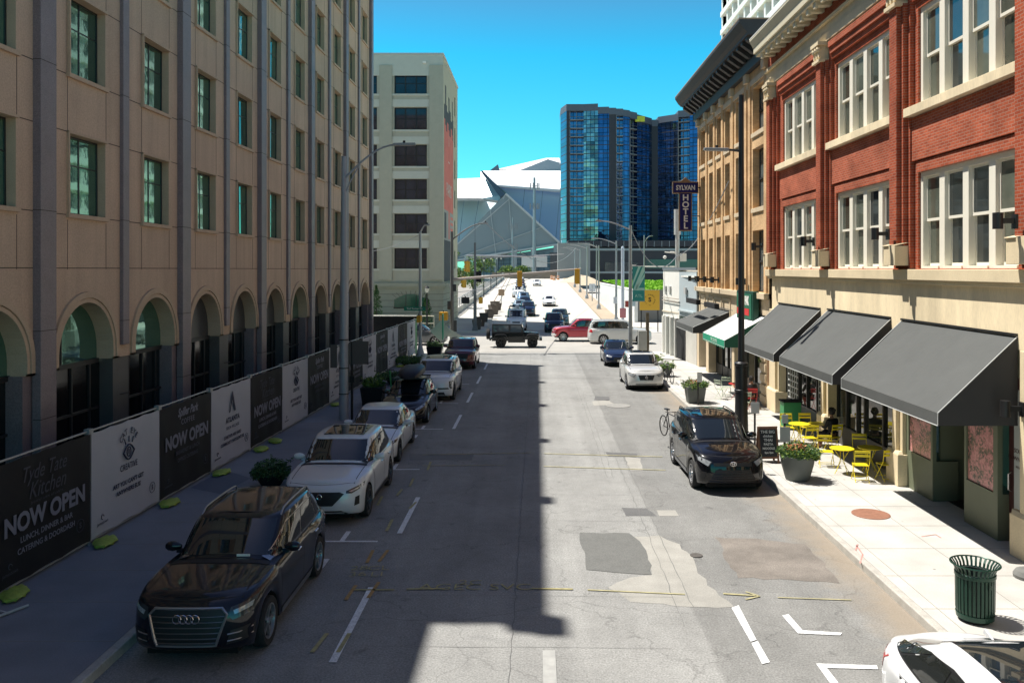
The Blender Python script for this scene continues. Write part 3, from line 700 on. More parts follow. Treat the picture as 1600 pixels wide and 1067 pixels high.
mb = MB(); mb.box(TX,TX+.6,TY0,TY1,3.4,4.72)
for y in (49.2,46.9,44.9,42.9): mb.box(TX-.05,TX,y-.8,y-.68,3.55,4.5); mb.box(TX-.05,TX,y+.68,y+.8,3.55,4.5); mb.box(TX-.05,TX,y-.68,y+.68,4.38,4.5)
mb.box(TX-.1,TX+.6,41.0,41.5,.15,3.4); mb.box(TX-.1,TX+.6,35.22,36.1,.15,3.4); mb.box(TX-.08,TX+.6,47.2,47.9,.15,3.4); mb.box(TX-.08,TX+.6,50.0,50.6,.15,3.4)
for i in range(7): mb.box(TX-.16,TX-.1,35.25,36.1,.3+.45*i,.62+.45*i)
mb.build('stone_ground_floor', tl, TB, world=True, bevel=.01)
for yc, hw, z0, z1 in tw:
    mb = MB(); x = TX+.3
    mb.box(x,x+.08,yc-hw,yc-hw+.07,z0,z1); mb.box(x,x+.08,yc+hw-.07,yc+hw,z0,z1); mb.box(x,x+.08,yc-hw+.07,yc+hw-.07,z1-.08,z1); mb.box(x,x+.08,yc-hw+.07,yc+hw-.07,z0,z0+.08); zm = (z0+z1)/2; mb.box(x-.03,x+.05,yc-hw+.07,yc+hw-.07,zm-.04,zm+.04)
    if hw > .9: mb.box(x,x+.08,yc-.04,yc+.04,z0+.08,z1-.08)
    o = mb.build('window', mat('dark_window_frame', (.03,.033,.035), .5), TB, world=True)
    g = MB(); g.box(x+.03,x+.04,yc-hw+.07,yc+hw-.07,z0+.08,z1-.08); g.build('pane', mat('grey_pane', (.10,.125,.13), .05, noise=.5, scale=1.0, spec=1.0), o, world=False).data.transform(Matrix.Translation(-woff(TB)))
mb = MB(); mb.box(TX-.06,TX+.4,TY0,TY1,14.35,14.6)
for y in (50.25,48.0,45.9,43.9,41.65,38.65,35.6): mb.box(TX-.2,TX,y-.24,y+.24,14.6,15.05)
mb.build('stone_frieze', tl, TB, world=True)
bc = mat('black_cornice_paint', (.035,.034,.035), .6, noise=.1, scale=3)
mb = MB(); mb.box(TX-.25,TX+.4,TY0+.05,TY1+.25,15.0,15.45); mb.box(TX-.9,TX+.4,TY0+.05,TY1+.6,15.95,16.05)
mb.prism([(TX-.9,TY0+.05,16.05),(TX-1.05,TY0+.05,16.2),(TX-1.25,TY0+.05,16.5),(TX-1.25,TY0+.05,16.6),(TX+.4,TY0+.05,16.6),(TX+.4,TY0+.05,16.05)], (0,TY1-TY0+.9,0))
y = TY0+.3
while y < TY1+.4: mb.prism([(TX-.85,y,15.95),(TX-.85,y,15.8),(TX-.35,y,15.45),(TX-.25,y,15.45),(TX-.25,y,15.95)], (0,.3,0)); y += .85
mb.build('cornice', bc, TB, world=True)
mb = MB(); mb.box(TX-1.26,TX+.4,TY0+.04,TY1+.97,16.601,16.66); mb.build('roof_edge', mat('brown_roof_edge', (.30,.22,.15), .7), TB, world=True)
# recessed shopfront of the tan building
mb = MB(); mb.box(TX+.35,TX+.45,36.1,41.0,.15,.75); mb.box(TX+.35,TX+.45,41.5,47.2,.15,.75); mb.box(TX+.35,TX+.45,47.9,50.0,.15,.6)
for y in (36.15,37.6,38.8,40.4,40.95,41.55,43.4,44.3,45.6,47.1,47.95,49.2): mb.box(TX+.33,TX+.47,y-.05,y+.05,.15,3.4)
mb.box(TX+.33,TX+.47,36.1,50,3.0,3.1); mb.build('shopfront_frame', darkf, TB, world=True)
mb = MB(); mb.box(TX+.4,TX+.41,36.1,41,.75,3.4); mb.box(TX+.4,TX+.41,41.5,47.2,.75,3.4); mb.box(TX+.4,TX+.41,47.9,50,.6,3.4); mb.build('shopfront_glass', shopgl, TB, world=True)
# penthouse and parapet block on the tan roof
mb = MB(); mb.box(12.2,20,37.5,39.5,16.6,19.5); mb.build('roof_block', tanbrick, TB, world=True)
# ================= WHITE LOW BUILDING =================
WB = thing('low_white_building', 'low white and pale grey painted shop building at the junction corner', 'building', (12,55,0))
whiteb = mat('painted_white_brick', (.78,.76,.70), .85, noise=.05, scale=2, bump=.2, bscale=14)
greyb = mat('pale_blue_grey_paint', (.42,.48,.50), .85, noise=.05, scale=2, bump=.2, bscale=14)
def seg(x0,y0,x1,y1,z0,z1,m,name,th=.5,off=0):
    a = Vector((x0,y0,0)); b = Vector((x1,y1,0)); n = Vector(((b-a).y, -(b-a).x, 0)).normalized()
    a = a-n*off*-1; b = b-n*off*-1
    mb = MB(); mb.prism([(a.x,a.y,z0),(b.x,b.y,z0),(b.x,b.y,z1),(a.x,a.y,z1)], n*th); return mb.build(name, m, WB, world=True)
seg(9.75,50.62,9.38,54.6,3.0,5.85,greyb,'grey_wall'); seg(9.38,54.62,8.98,58.9,2.75,5.95,whiteb,'white_wall')
mb = MB(); mb.prism([(9.0,58.9,.15),(22,58.9,.15),(22,58.9,5.95),(9.0,58.9,5.95)], (0,-.4,0)); mb.prism([(9.6,50.62,5.5),(9.2,58.5,5.5),(22,58.5,5.5),(22,50.62,5.5)],(0,0,.1)); mb.build('end_wall', whiteb, WB, world=True)
seg(9.75,50.62,8.98,58.9,5.95,6.12,mat('parapet_cap', (.16,.18,.20), .6),'parapet_cap',.6,-.05)
seg(9.5,54.6,9.02,58.9,3.05,3.15,mat('cream_trim', (.6,.52,.40), .7),'trim_band',.5,-.12); seg(9.7,50.8,9.4,54.5,3.3,3.4,greyb,'trim_band',.4,-.12)
seg(9.75,50.62,9.52,53.0,.15,3.0,conc_l,'stone_pier'); seg(9.5,53.1,9.30,55.3,.15,2.75,blackm,'black_doorway'); seg(9.30,55.4,9.02,58.5,.15,2.75,mat('shop_glass_pale', (.16,.19,.16), .05, noise=.5, scale=1.2, spec=1),'shop_window',.3,.1)
for t_ in (.0,.35,.7,1.0):
    x_ = 9.28+(8.99-9.28)*t_; y_ = 55.4+(58.8-55.4)*t_; mb = MB(); mb.box(x_-.1,x_+.2,y_-.12,y_+.12,.15,2.75); mb.build('shop_post', whiteb, WB, world=True)
mb = MB()
for (x_,y_) in ((9.18,56.9),(9.06,58.1),(9.5,52.8)): mb.box(x_-.10,x_,y_-.3,y_+.3,4.45,4.85)
mb.build('vent_grille', mat('vent_grey', (.45,.44,.42), .7), WB, world=True)
for (za, zb) in ((4.05,3.98),(3.85,3.78)):
    mb = MB(); mb.tube([(8.9,58.8,za),(9.3,54.4,za),], .03); mb.build('conduit', mat('conduit_brown', (.35,.30,.25), .7), WB, world=True)
# ================= WHITE TOWER behind the right side =================
WT = thing('white_tower', 'tall white concrete balcony tower above the tan building cornice', 'building', (45,120,0))
wt = mat('white_tower_concrete', (.72,.72,.68), .8, noise=.04, scale=.5); wtg = mat('tower_window', (.10,.13,.13), .1, spec=.8)
mb = MB(); mb.box(35.4,56,88,153.4,0,62); mb.build('glazed_core', wtg, WT, world=True)
for i in range(18):
    z = 3+3.3*i
    mb = MB(); mb.box(34,56.2,87.5,153.8,z,z+.9); mb.build('floor_band', wt, WT, world=True)
mb = MB(); y = 87.6
while y < 153.6: mb.box(34.3,35.5,y,y+.9,0,62); y += 4.1
x_ = 34.4
while x_ < 56: mb.box(x_,x_+.6,153.2,153.75,0,62); mb.box(x_,x_+.6,87.55,88.1,0,62); x_ += 3.4
mb.box(33.9,56.3,87.4,153.9,62,64.5)
mb.build('fin_columns', wt, WT, world=True)
# ================= BEIGE BUILDING across the junction (left) =================
BB = thing('beige_building', 'six storey beige painted warehouse with black windows and a red wall mural, across the junction', 'building', (-20,88,0))
BY, BX, BT = 80.0, -9.0, 26.6; BY2 = 95.0
s80 = 80/1300
def zx(py): return 6-(py-421)*s80
def xx(px): return (px-838)*s80
rows = [(113,147),(168,203),(226,260),(280,312),(334,365),(388,420)]
bh = [(xx(616),xx(667),zx(b),zx(a)) for a,b in rows]+[(xx(536),xx(589),zx(b),zx(a)) for a,b in rows]+[(xx(458),xx(509),zx(b),zx(a)) for a,b in rows]
mb = MB(); wall_grid(mb, 'y', BY, -35, BX, 4.7, BT, bh, .3, 0, 1)
wc = [(81.5+3.4*0,0)]
sh_ = []
for a, b in rows: sh_ += [(91.2,92.4,zx(b),zx(a))]
wall_grid(mb, 'x', BX, BY, BY2, 4.7, BT, sh_, .3, 0, -1)
mb.box(-35,BX-.6,BY+.6,BY2,0,BT-.05); mb.box(-35,BX,BY2-.1,BY2,0,BT)
mb.build('painted_brick_wall', beige_w, BB, world=True)
for a, b in rows:
    for (x0,x1) in ((612,671),(532,593),(454,513)): mb = MB(); mb.box(xx(x0),xx(x1),BY-.03,BY,zx(a)+.05,zx(a)+.75); mb.build('lintel_band', beige_l, BB, world=True); mb = MB(); mb.box(xx(x0),xx(x1),BY-.06,BY,zx(b)-.18,zx(b)); mb.build('window_sill', beige_l, BB, world=True)
mb = MB(); mb.box(-35,BX+.04,BY-.05,BY,24.6,BT); mb.build('pale_top_band', beige_l, BB, world=True)
mb = MB()
for x0, x1 in ((593,613),(671,693),(514,532)): mb = MB(); mb.box(xx(x0),xx(x1)-.02,BY-.14,BY-.061,5.0,25.6); mb.build('corner_pilaster', beige_w, BB, world=True)
mb = MB(); mb.box(-35,BX+.1,BY-.1,BY2,BT,BT+.18); mb.build('parapet_coping', mat('coping', (.5,.5,.47), .7), BB, world=True)
mb = MB(); mb.box(-35,BX+.35,BY-.35,BY2,4.35,4.7); mb.box(-35,BX+.2,BY-.2,BY2,4.15,4.35); mb.box(-35,BX+.05,BY-.05,BY2,.1,4.15)
mb.build('rusticated_base', mat('rusticated_stone', (.36,.35,.27), .85, noise=.06, scale=2), BB, world=True)
mb = MB()
for i in range(6): mb.box(-35,BX+.055,BY-.056,BY2,.6+.6*i,.64+.6*i)
for k in range(-4,5):
    a = k*.16; cx = xx(642); mb.prism([(cx+1.9*math.sin(a)-.03,BY-.062,2.2+1.15*math.cos(a)),(cx+1.9*math.sin(a)+.03,BY-.062,2.2+1.15*math.cos(a)),(cx+3.0*math.sin(a)+.03,BY-.062,2.2+1.75*math.cos(a)),(cx+3.0*math.sin(a)-.03,BY-.062,2.2+1.75*math.cos(a))],(0,-.004,0))
mb.build('rustication_joint', mat('dark_stone_joint', (.13,.125,.1), .9), BB, world=True)  # dark strips drawing the joints between stone courses
gw = mat('green_tint_window', (.015,.09,.05), .1, spec=.8)
mb = MB(); cx = xx(642); pts = [(cx-1.6,BY-.07,2.35)]+[(cx-1.6+3.2*i/10,BY-.07,2.35+.75+.55*math.sin(math.pi*i/10)) for i in range(11)]+[(cx+1.6,BY-.07,2.35)]
mb.add(pts, [tuple(range(len(pts)))]); aw = mb.build('arched_window', gw, BB, world=True)
mb = MB(); mb.box(cx-1.65,cx+1.65,BY-.10,BY-.072,2.25,2.37); mb.box(cx-.5,cx-.45,BY-.1,BY-.072,2.37,3.5); mb.box(cx+.5,cx+.55,BY-.1,BY-.072,2.37,3.5); mb.build('frame', black, aw).data.transform(Matrix.Translation(-woff(BB)))
bw = mat('navy_pane', (.02,.028,.045), .04, noise=.5, scale=.7, spec=.45)
def bwin(x0,x1,z0,z1,axis='y',pl=BY+.22):
    mb = MB(); W_ = x1-x0
    mb2 = MB()
    def B(a,b,c,d,t0,t1,M=mb): M.box(a,b,pl+t0,pl+t1,c,d) if axis=='y' else M.box(pl-t0,pl-t1,a,b,c,d)
    B(x0,x0+.1,z0,z1,0,.1); B(x1-.1,x1,z0,z1,0,.1); B(x0+.1,x1-.1,z0,z0+.1,0,.1); B(x0+.1,x1-.1,z1-.1,z1,0,.1)
    n = 3 if W_ > 2 else 1
    for i in range(1,n): B(x0+W_*i/n-.06,x0+W_*i/n+.06,z0+.1,z1-.1,.001,.101)
    B(x0+.1,x1-.1,(z0+z1)/2-.04,(z0+z1)/2+.04,.002,.09)
    o = mb.build('window', black, BB, world=True); B(x0+.1,x1-.1,z0+.1,z1-.1,.04,.05,mb2); mb2.build('pane', bw, o).data.transform(Matrix.Translation(-woff(BB)))
for h in bh[:12]: bwin(*h)
for h in sh_: bwin(*h, axis='x', pl=BX-.22)
# wall mural on the side wall (weathered painted advertisement, kept plain)
red = mat('faded_red_mural', (.62,.17,.14), .85, noise=.12, scale=.8, stain=.1); dk = mat('mural_dark', (.06,.07,.08), .85, noise=.2, scale=1); gy = mat('mural_grey', (.33,.33,.31), .85, noise=.1)
MU = BX+.012
mb = MB(); mb.box(BX,MU,81.2,90.0,11.9,21.2,0); 
for i, (a,b,z) in enumerate(((81.2,82.1,22.2),(82.1,83.0,24.2),(83.0,83.8,22.4),(83.8,85.2,21.9),(85.2,86.1,23.6),(86.1,87.4,22.4),(87.4,88.7,21.6),(88.7,89.4,23.9),(89.4,90.0,22.0))): mb.box(BX,MU+.004,a,b,20.8-(i%3)*.5,z,1)
mb.box(BX,MU,81.2,90.0,8.9,11.9,2); mb.box(BX,MU+.004,81.4,83,9.1,11.6,1); mb.box(BX,MU+.004,85.2,86.2,9.1,12.4,0); mb.box(BX,MU,81.2,90.0,4.8,8.9,1)
for i in range(4): mb.box(BX,MU+.006,87.2,89.6,9.4+.6*i,9.7+.6*i,0)
mb.build('wall_mural', [red,dk,gy], BB, world=True)
mw = mat('mural_white', (.6,.55,.5), .8)
text('mural_lettering', 'PARIS', 1.9, mw, BB, Vector((MU+.01,85.6,14.0))-woff(BB), (R(90),0,R(90)), ext=.003)
text('mural_lettering', 'COFFEE', .8, mw, BB, Vector((MU+.01,85.6,15.3))-woff(BB), (R(90),0,R(90)), ext=.003) if False else None
mb = MB(); mb.prism([(MU,85.5,18.6),(MU,85.7,18.6),(MU,85.62,20.0),(MU,85.58,20.0)], (.006,0,0)); mb.box(MU,MU+.006,84.9,86.3,16.9,17.0); mb.build('mural_emblem', mw, BB, world=True)
mb = MB(); mb.box(xx(661),xx(666),BY-.3,BY-.06,zx(100),zx(97)); mb.build('flood_light', white_p, BB, world=True)
# ================= VEHICLES =================
cgl = mat('car_glass', (.010,.014,.018), .02, spec=.9)
cglt = mat('car_side_glass', (.018,.02,.018), .02, spec=1.0)
ctrim = mat('car_black_trim', (.012,.012,.013), .5)
lampgl = mat('headlight_lens', (.42,.44,.46), .06, .3, noise=.6, scale=9, spec=1)
drlm = mat('lamp_bezel', (.06,.065,.07), .08, .3)
alloy = mat('alloy_wheel', (.42,.42,.43), .3, .8); alloyd = mat('dark_alloy', (.10,.10,.105), .35, .7)
liner = mat('wheel_arch_liner', (.006,.006,.006), .95)
def paint(name, c, metal=.35, rough=.35): return mat(name, c, rough, metal if max(c) > .05 else .0, coat=1.0, spec=.5 if max(c) > .05 else .1)
def proj_patch(bvh, poly, view, start, out, step=.12, name='patch'):
    """polygon in a side/front/top view laid on the body surface; view 'f' (x,z), 'b', 'r' (+x side; y,z), 'l', 't' (x,y)"""
    P = [Vector(p) for p in poly]; bd = []
    for i in range(len(P)):
        a, b = P[i], P[(i+1)%len(P)]; k = max(1, int(math.ceil((b-a).length/step)))
        bd += [a.lerp(b, j/k) for j in range(k)]
    n = len(bd); xs = [p.x for p in bd]; zs = [p.y for p in bd]; pts = list(bd)
    def inside(q):
        c = False
        for i in range(n):
            a, b = bd[i], bd[(i+1)%n]
            if (a.y > q.y) != (b.y > q.y) and q.x < (b.x-a.x)*(q.y-a.y)/(b.y-a.y)+a.x: c = not c
        return c
    x = min(xs)+step*.5
    while x < max(xs):
        z = min(zs)+step*.5
        while z < max(zs):
            q = Vector((x,z))
            if inside(q) and min((q-b).length for b in bd) > step*.35: pts.append(q)
            z += step
        x += step
    r = delaunay_2d_cdt(pts, [], [list(range(n))], 1, 1e-5)
    D = {'f':(Vector((0,1,0)),lambda p:Vector((p.x,-9,p.y))),'b':(Vector((0,-1,0)),lambda p:Vector((p.x,9,p.y))),
         'r':(Vector((-1,0,0)),lambda p:Vector((5,p.x,p.y))),'l':(Vector((1,0,0)),lambda p:Vector((-5,p.x,p.y))),'t':(Vector((0,0,-1)),lambda p:Vector((p.x,p.y,5)))}[view]
    vs_ = []; bad = set()
    for i, p in enumerate(r[0]):
        h = bvh.ray_cast(D[1](p), D[0])
        if h[0] is None: bad.add(i); vs_.append(Vector((0,0,0))); continue
        nn = h[1] if h[1].dot(D[0]) < 0 else -h[1]
        vs_.append(h[0]-D[0]*out*.6+nn*out*.6)
    fs = [tuple(f) for f in r[2] if not any(i in bad for i in f)]
    # orient
    mb = MB(); 
    for f in fs:
        nn = (vs_[f[1]]-vs_[f[0]]).cross(vs_[f[2]]-vs_[f[0]])
        mb.f.append(f if nn.dot(D[0]) < 0 else f[::-1]); mb.m.append(0)
    mb.v = [tuple(v) for v in vs_]
    return mb
def shape(u, n): return (1-(1-min(1,max(0,u)))**n)**(1/n)
WHEELS = {}
def wheel_meshes(r, wd, style):
    k = (r, wd, style)
    if k in WHEELS: return WHEELS[k]
    t = MB(); rr = r*.70
    t.lathe([(rr,-wd*.42),(r*.93,-wd*.5),(r*.985,-wd*.38),(r,-wd*.2),(r,wd*.2),(r*.985,wd*.38),(r*.93,wd*.5),(rr,wd*.42)], n=36, axis='x')
    t.lathe([(rr,-wd*.42),(.001,-wd*.2)], n=36, axis='x', mi=1); 
    t.lathe([(rr,wd*.42),(rr*.97,wd*.15),(.001,wd*.12)], n=36, axis='x', mi=1)
    m = bpy.data.meshes.new('wheel'); m.from_pydata(t.v, [], t.f); m.materials.append(rubber); m.materials.append(liner); m.polygons.foreach_set('material_index', t.m); m.polygons.foreach_set('use_smooth',[True]*len(m.polygons)); m.set_sharp_from_angle(angle=R(40))
    s = MB(); x1 = wd*.40
    s.lathe([(rr,x1),(rr*1.0,x1+.012),(rr*.93,x1+.008),(rr*.90,x1-.05)], n=36, axis='x')
    s.lathe([(rr*.22,x1-.03),(rr*.20,x1+.0),(.001,x1+.01)], n=16, axis='x')
    ns = {'five':5,'ten':10,'six':6,'steel':8}[style]
    for i in range(ns):
        a = 2*math.pi*i/ns
        offs = (-.10,.10) if style in ('five','six') else (0,)
        for d in offs:
            w0_ = rr*(.055 if style != 'steel' else .12); a2 = a+d*1.1
            def pt(rad, ang, side, dx): return (dx, rad*math.cos(ang)-side*math.sin(ang), rad*math.sin(ang)+side*math.cos(ang))
            s.prism([pt(rr*.16,a,-w0_,x1-.02),pt(rr*.16,a,w0_,x1-.02),pt(rr*.93,a2,w0_*.9,x1-.005),pt(rr*.93,a2,-w0_*.9,x1-.005)], (-.04,0,0))
    m2 = bpy.data.meshes.new('rim'); m2.from_pydata(s.v, [], s.f)
    WHEELS[k] = (m, m2); return WHEELS[k]
def add_wheels(root, L, W, wb, fo, r, wd=.225, style='five', rimm=None, near=2):
    me, mr_ = wheel_meshes(r, wd, style)
    key = mr_.name+(rimm or alloy).name
    mr2 = bpy.data.meshes.get('rim_'+key)
    if mr2 is None: mr2 = mr_.copy(); mr2.name = 'rim_'+key; mr2.materials.append(rimm or alloy)
    for s in (1,-1):
        for y in (-L/2+fo, -L/2+fo+wb):
            o = bpy.data.objects.new('wheel', me); C.objects.link(o); o.parent = root
            o.location = (s*(W/2-wd*.5-.015), y, r); o.rotation_euler = (0,0,0 if s > 0 else math.pi)
            q = bpy.data.objects.new('rim', mr2); C.objects.link(q); q.parent = o
def make_car(label, loc, rz=0, cat='car', name='parked_car', group=None, L=4.8, W=1.86, H=1.65, wb=2.85, fo=.92, r=.36, zh=.82, zb=1.05, zd=1.08, cowl=1.35, rf=2.1, rr=3.9, rg=4.55,
             wr=.60, mat_=None, style='five', rimm=None, rails=None, roofm=None, sunroof=False, nose=2.9, cf=.52, tail=2.6, gtrim=None, detail=2, bpill=(.45,), front=None, clad=None, sill=.24, plate=False, boxy=1.0, scurve=0.0, drop=0, kw_raw=False):
    root = thing(name, label, cat, loc, rz, group)
    if H > 1.6 and not (front and len(front) and kw_raw):
        k_ = (zh+.09)/zh; zh += .09; zb += .055; zd += .04; wr += .045
        front = [(m_,nm_,[(x_,z_*k_) if kw_.get('v','f') == 'f' else (x_,z_) for x_,z_ in pl_],kw_) for m_,nm_,pl_,kw_ in (front or [])]
    hl = L/2; nA = 9 if detail > 1 else 6
    # ---- stations ----
    st = []   # (s, xfac)
    cr_ = .62
    for i in range(nA+1):
        th_ = math.pi/2*i/nA; s = cf*(1-math.cos(th_)**(2/nose)); st.append((s, math.sin(th_)**(2/nose)))
    ra = r+.055; mids = []
    for yc in (fo, fo+wb):
        for k in range(0, 13 if detail > 1 else 9):
            a = math.pi*k/(12 if detail > 1 else 8); mids.append(yc-ra*math.cos(a))
    s = cf
    while s < L-cr_: mids.append(s); s += .16 if detail > 1 else .35
    mids = sorted(m for m in mids if cf+.02 < m < L-cr_-.02)
    mm = []
    for m in mids:
        if not mm or m-mm[-1] > .018: mm.append(m)
    st += [(m, 1) for m in mm]
    for i in range(nA+1):
        th_ = math.pi/2*(nA-i)/nA; s = L-cr_*(1-math.cos(th_)**(2/tail)); st.append((s, math.sin(th_)**(2/tail)))
    def lerp(a,b,t): return a+(b-a)*t
    def sm(t): t = max(0,min(1,t)); return t*t*(3-2*t)
    def ztop(s):
        if s < cowl: return lerp(zh, zb, (s/cowl)**.62)-.0
        if s < rg: return lerp(zb, zd, (s-cowl)/(rg-cowl))
        return zd-.02*((s-rg)/(L-rg+.01))-drop*sm((s-rg)/(L-rg+.01))
    def zlow(s):
        for yc in (fo, fo+wb):
            if abs(s-yc) < ra: return r+math.sqrt(max(0,ra*ra-(s-yc)**2))
        return sill+.05*sm(1-s/.5)
    def plan(s): return 1-.07*sm(1-s/1.5)-.05*sm((s-(L-1.3))/1.3)
    lv = [0,.07,.17,.3,.42,.52,.62,.72,.82,.90,.96,1.0]
    wf = [.955,.972,.985,.992,.997,1.0,1.0,.995,.985,.968,.945,.915]
    fx = [.10,.04,.005,.0,.01,.02,.03,.045,.07,.11,.16,.23]
    bx = [.10,.05,.02,.0,.0,.01,.02,.035,.05,.075,.11,.15]
    mb = MB(); rings = []
    n = len(st)
    full = [(s,x) for s,x in st]+[(s,-x) for s,x in st[::-1][1:-1]]
    for t, wf_, f_, b_ in zip(lv, wf, fx, bx):
        ring = []
        for s, x in full:
            f__ = f_*sm(1-s/1.3); b__ = b_*sm((s-(L-1.2))/1.2)
            z0 = zlow(s) if abs(x) > .6 else sill+.05; z1 = ztop(s)
            z = lerp(z0, z1, t)
            fl = 0
            for yc in (fo, fo+wb):
                d = abs(s-yc)
                if d < ra+.16 and abs(x) > .6: fl = max(fl, .014*sm(1-(d-ra*.75)/(ra*.5))*(1 if t < .6 else 1-sm((t-.6)/.35)))
            xx_ = x*W/2*wf_*plan(s)
            xx_ -= math.copysign(scurve*math.exp(-((t-.38)/.16)**2)*(1 if fo+ra+.1 < s < fo+wb-ra-.1 else 0), x) if abs(x) > .9 else 0
            xx_ += math.copysign(fl, x) if abs(x)>.6 else 0
            ring.append((xx_, s-hl+f__-b__, z))
        rings.append(ring)
    N_ = len(full); base = 0
    for ring in rings: mb.v += ring
    for j in range(len(rings)-1):
        for i in range(N_):
            a = j*N_+i; b = j*N_+(i+1)%N_; mb.f.append((a,b,b+N_,a+N_)); mb.m.append(0)
    # cap with crown
    top = rings[-1]; K = 8; cap = []
    for i in range(n):
        pr = top[i]; pl = top[(N_-i)%N_]
        row = []
        for k in range(K+1):
            u = k/K; x = lerp(pr[0], pl[0], u); e = abs(2*u-1)
            s = pr[1]+hl; cr = .055*(1-e**2.4)*min(1,(abs(pr[0]))/(W*.3))
            hood = .0
            if s < cowl: hood = .018*math.exp(-((e-.62)/.10)**2)*sm(s/.5)
            row.append(len(mb.v)); mb.v.append((x, pr[1], pr[2]+cr+hood))
        cap.append(row)
    for i in range(n-1):
        for k in range(K): mb.f.append((cap[i][k], cap[i+1][k], cap[i+1][k+1], cap[i][k+1])); mb.m.append(0)
    # ---- greenhouse ----
    gl_ = [0,.12,.3,.5,.7,.86,.95,1.0]; gst = []
    ng = 7; gc = .5
    gn = 40 if detail > 1 else 24
    for i in range(gn+1):
        # param along half ring: angle
        a = math.pi*i/gn; gst.append(a)
    def gpoint(a, t, inset=0, zadd=0):
        yf = lerp(cowl+.02, rf, t)-.05*math.sin(math.pi*t); yr = lerp(rg, rr, t**1.15 if rg-rr < .5 else t)+.04*math.sin(math.pi*t)
        yf += inset; yr -= inset
        cy = (yf+yr)/2; hy = (yr-yf)/2
        ww = lerp(W/2*.935, W*wr*.5*1.20, t)+.018*math.sin(math.pi*t)-inset*.7
        ca, sa = math.cos(a), math.sin(a); p = 6.0
        x = abs(sa)**(2/p)*ww; y = cy-math.copysign(abs(ca)**(2/4.6), ca)*hy
        # plan taper
        u = (y-yf)/(yr-yf+1e-6); x *= 1-.015*(1-u)**2-.09*max(0,u-.55)**1.5*2
        zr = H-.03-.07*max(0,(rf+.5-(y))/2)**2*0-.05*((y-(rf+rr)/2-.0)/((rr-rf)/2+.3))**2
        z0 = ztop(y)-.03
        return x, y, lerp(z0, zr, t)
    gr = []
    for t in gl_: gr.append([gpoint(a, t, .0) for a in gst])
    gr.append([(lambda q:(q[0],q[1],q[2]+.022))(gpoint(a,1,.05)) for a in gst]); gr.append([(lambda q:(q[0],q[1],q[2]+.032))(gpoint(a,1,.16)) for a in gst])
    gi = []
    for row in gr:
        idx = [len(mb.v)+i for i in range(gn+1)]; mb.v += [(x,y-hl,z) for x,y,z in row]
        idl = [len(mb.v)+i for i in range(gn+1)]; mb.v += [(-x,y-hl,z) for x,y,z in row]
        gi.append((idx, idl))
    for j in range(len(gr)-1):
        for i in range(gn):
            a, b = gi[j][0], gi[j+1][0]; mb.f.append((a[i],a[i+1],b[i+1],b[i])); mb.m.append(0 if j < 4 or not roofm else 1)
            a, b = gi[j][1], gi[j+1][1]; mb.f.append((a[i+1],a[i],b[i],b[i+1])); mb.m.append(0 if j < 4 or not roofm else 1)
    tr, tl_ = gi[-1]
    for i in range(gn):
        pr0, pl0, pr1, pl1 = mb.v[tr[i]], mb.v[tl_[i]], mb.v[tr[i+1]], mb.v[tl_[i+1]]
        rows_ = []
        for (p, q, ir, il) in ((pr0,pl0,tr[i],tl_[i]),(pr1,pl1,tr[i+1],tl_[i+1])):
            rows_.append([ir]+[None]*5+[il])
        if i == 0: capg = {}
        def gcap(i_):
            if i_ in capg: return capg[i_]
            p, q = mb.v[tr[i_]], mb.v[tl_[i_]]; row = [tr[i_]]
            for k in range(1,6):
                u = k/6; e = abs(2*u-1); row.append(len(mb.v)); mb.v.append((lerp(p[0],q[0],u), p[1], p[2]+.018*(1-e*e)))
            row.append(tl_[i_]); capg[i_] = row; return row
        a, b = gcap(i), gcap(i+1)
        for k in range(6): mb.f.append((a[k],b[k],b[k+1],a[k+1])); mb.m.append(1 if roofm else 0)
    body = mb.build('body', [mat_]+([roofm] if roofm else []), root, smooth=True, angle=32)
    bvh = BVHTree.FromPolygons([Vector(v) for v in mb.v], mb.f)
    # liners & underbody
    lb = MB(); lb.box(-W/2+.30,W/2-.30,-hl+.25,hl-.25,sill-.06,sill+.35)
    for i, (s, x) in enumerate(full):
        s2, x2 = full[(i+1)%N_]
        if abs(x) > .9 and abs(x2) > .9:
            p, q = rings[0][i], rings[0][(i+1)%N_]; sg = -.32 if x > 0 else .32
            lb.add([(p[0]*.995,p[1],p[2]),(q[0]*.995,q[1],q[2]),(q[0]+sg,q[1],q[2]),(p[0]+sg,p[1],p[2])],[(0,1,2,3)])
    lb.build('underbody', liner, root)
    add_wheels(root, L, W, wb, fo, r, style=style, rimm=rimm)
    def P(poly, view, m, nm, out=.004, step=.12, par=None, both=False):
        o = proj_patch(bvh, poly, view, 0, out, step).build(nm, m, par or root, smooth=True)
        if both and view in 'rl': proj_patch(bvh, poly, 'l', 0, out, step).build(nm, m, par or root, smooth=True)
        if both and view == 'f': proj_patch(bvh, [(-x,z) for x,z in poly][::-1], 'f', 0, out, step).build(nm, m, par or root, smooth=True)
        if both and view == 'b': proj_patch(bvh, [(-x,z) for x,z in poly][::-1], 'b', 0, out, step).build(nm, m, par or root, smooth=True)
        return o
    # windshield
    zbw, zt = zb+.062, H-.085
    wb0, wt = W/2*.895, W*wr*.5*1.14
    sp = .10 if detail > 1 else .22
    P([(-wb0,zbw-.01),(-wb0*.5,zbw+.022),(0,zbw+.03),(wb0*.5,zbw+.022),(wb0,zbw-.01),(wt,zt),(wt*.5,zt+.012),(0,zt+.015),(-wt*.5,zt+.012),(-wt,zt)], 'f', cgl, 'windshield', .006, sp)
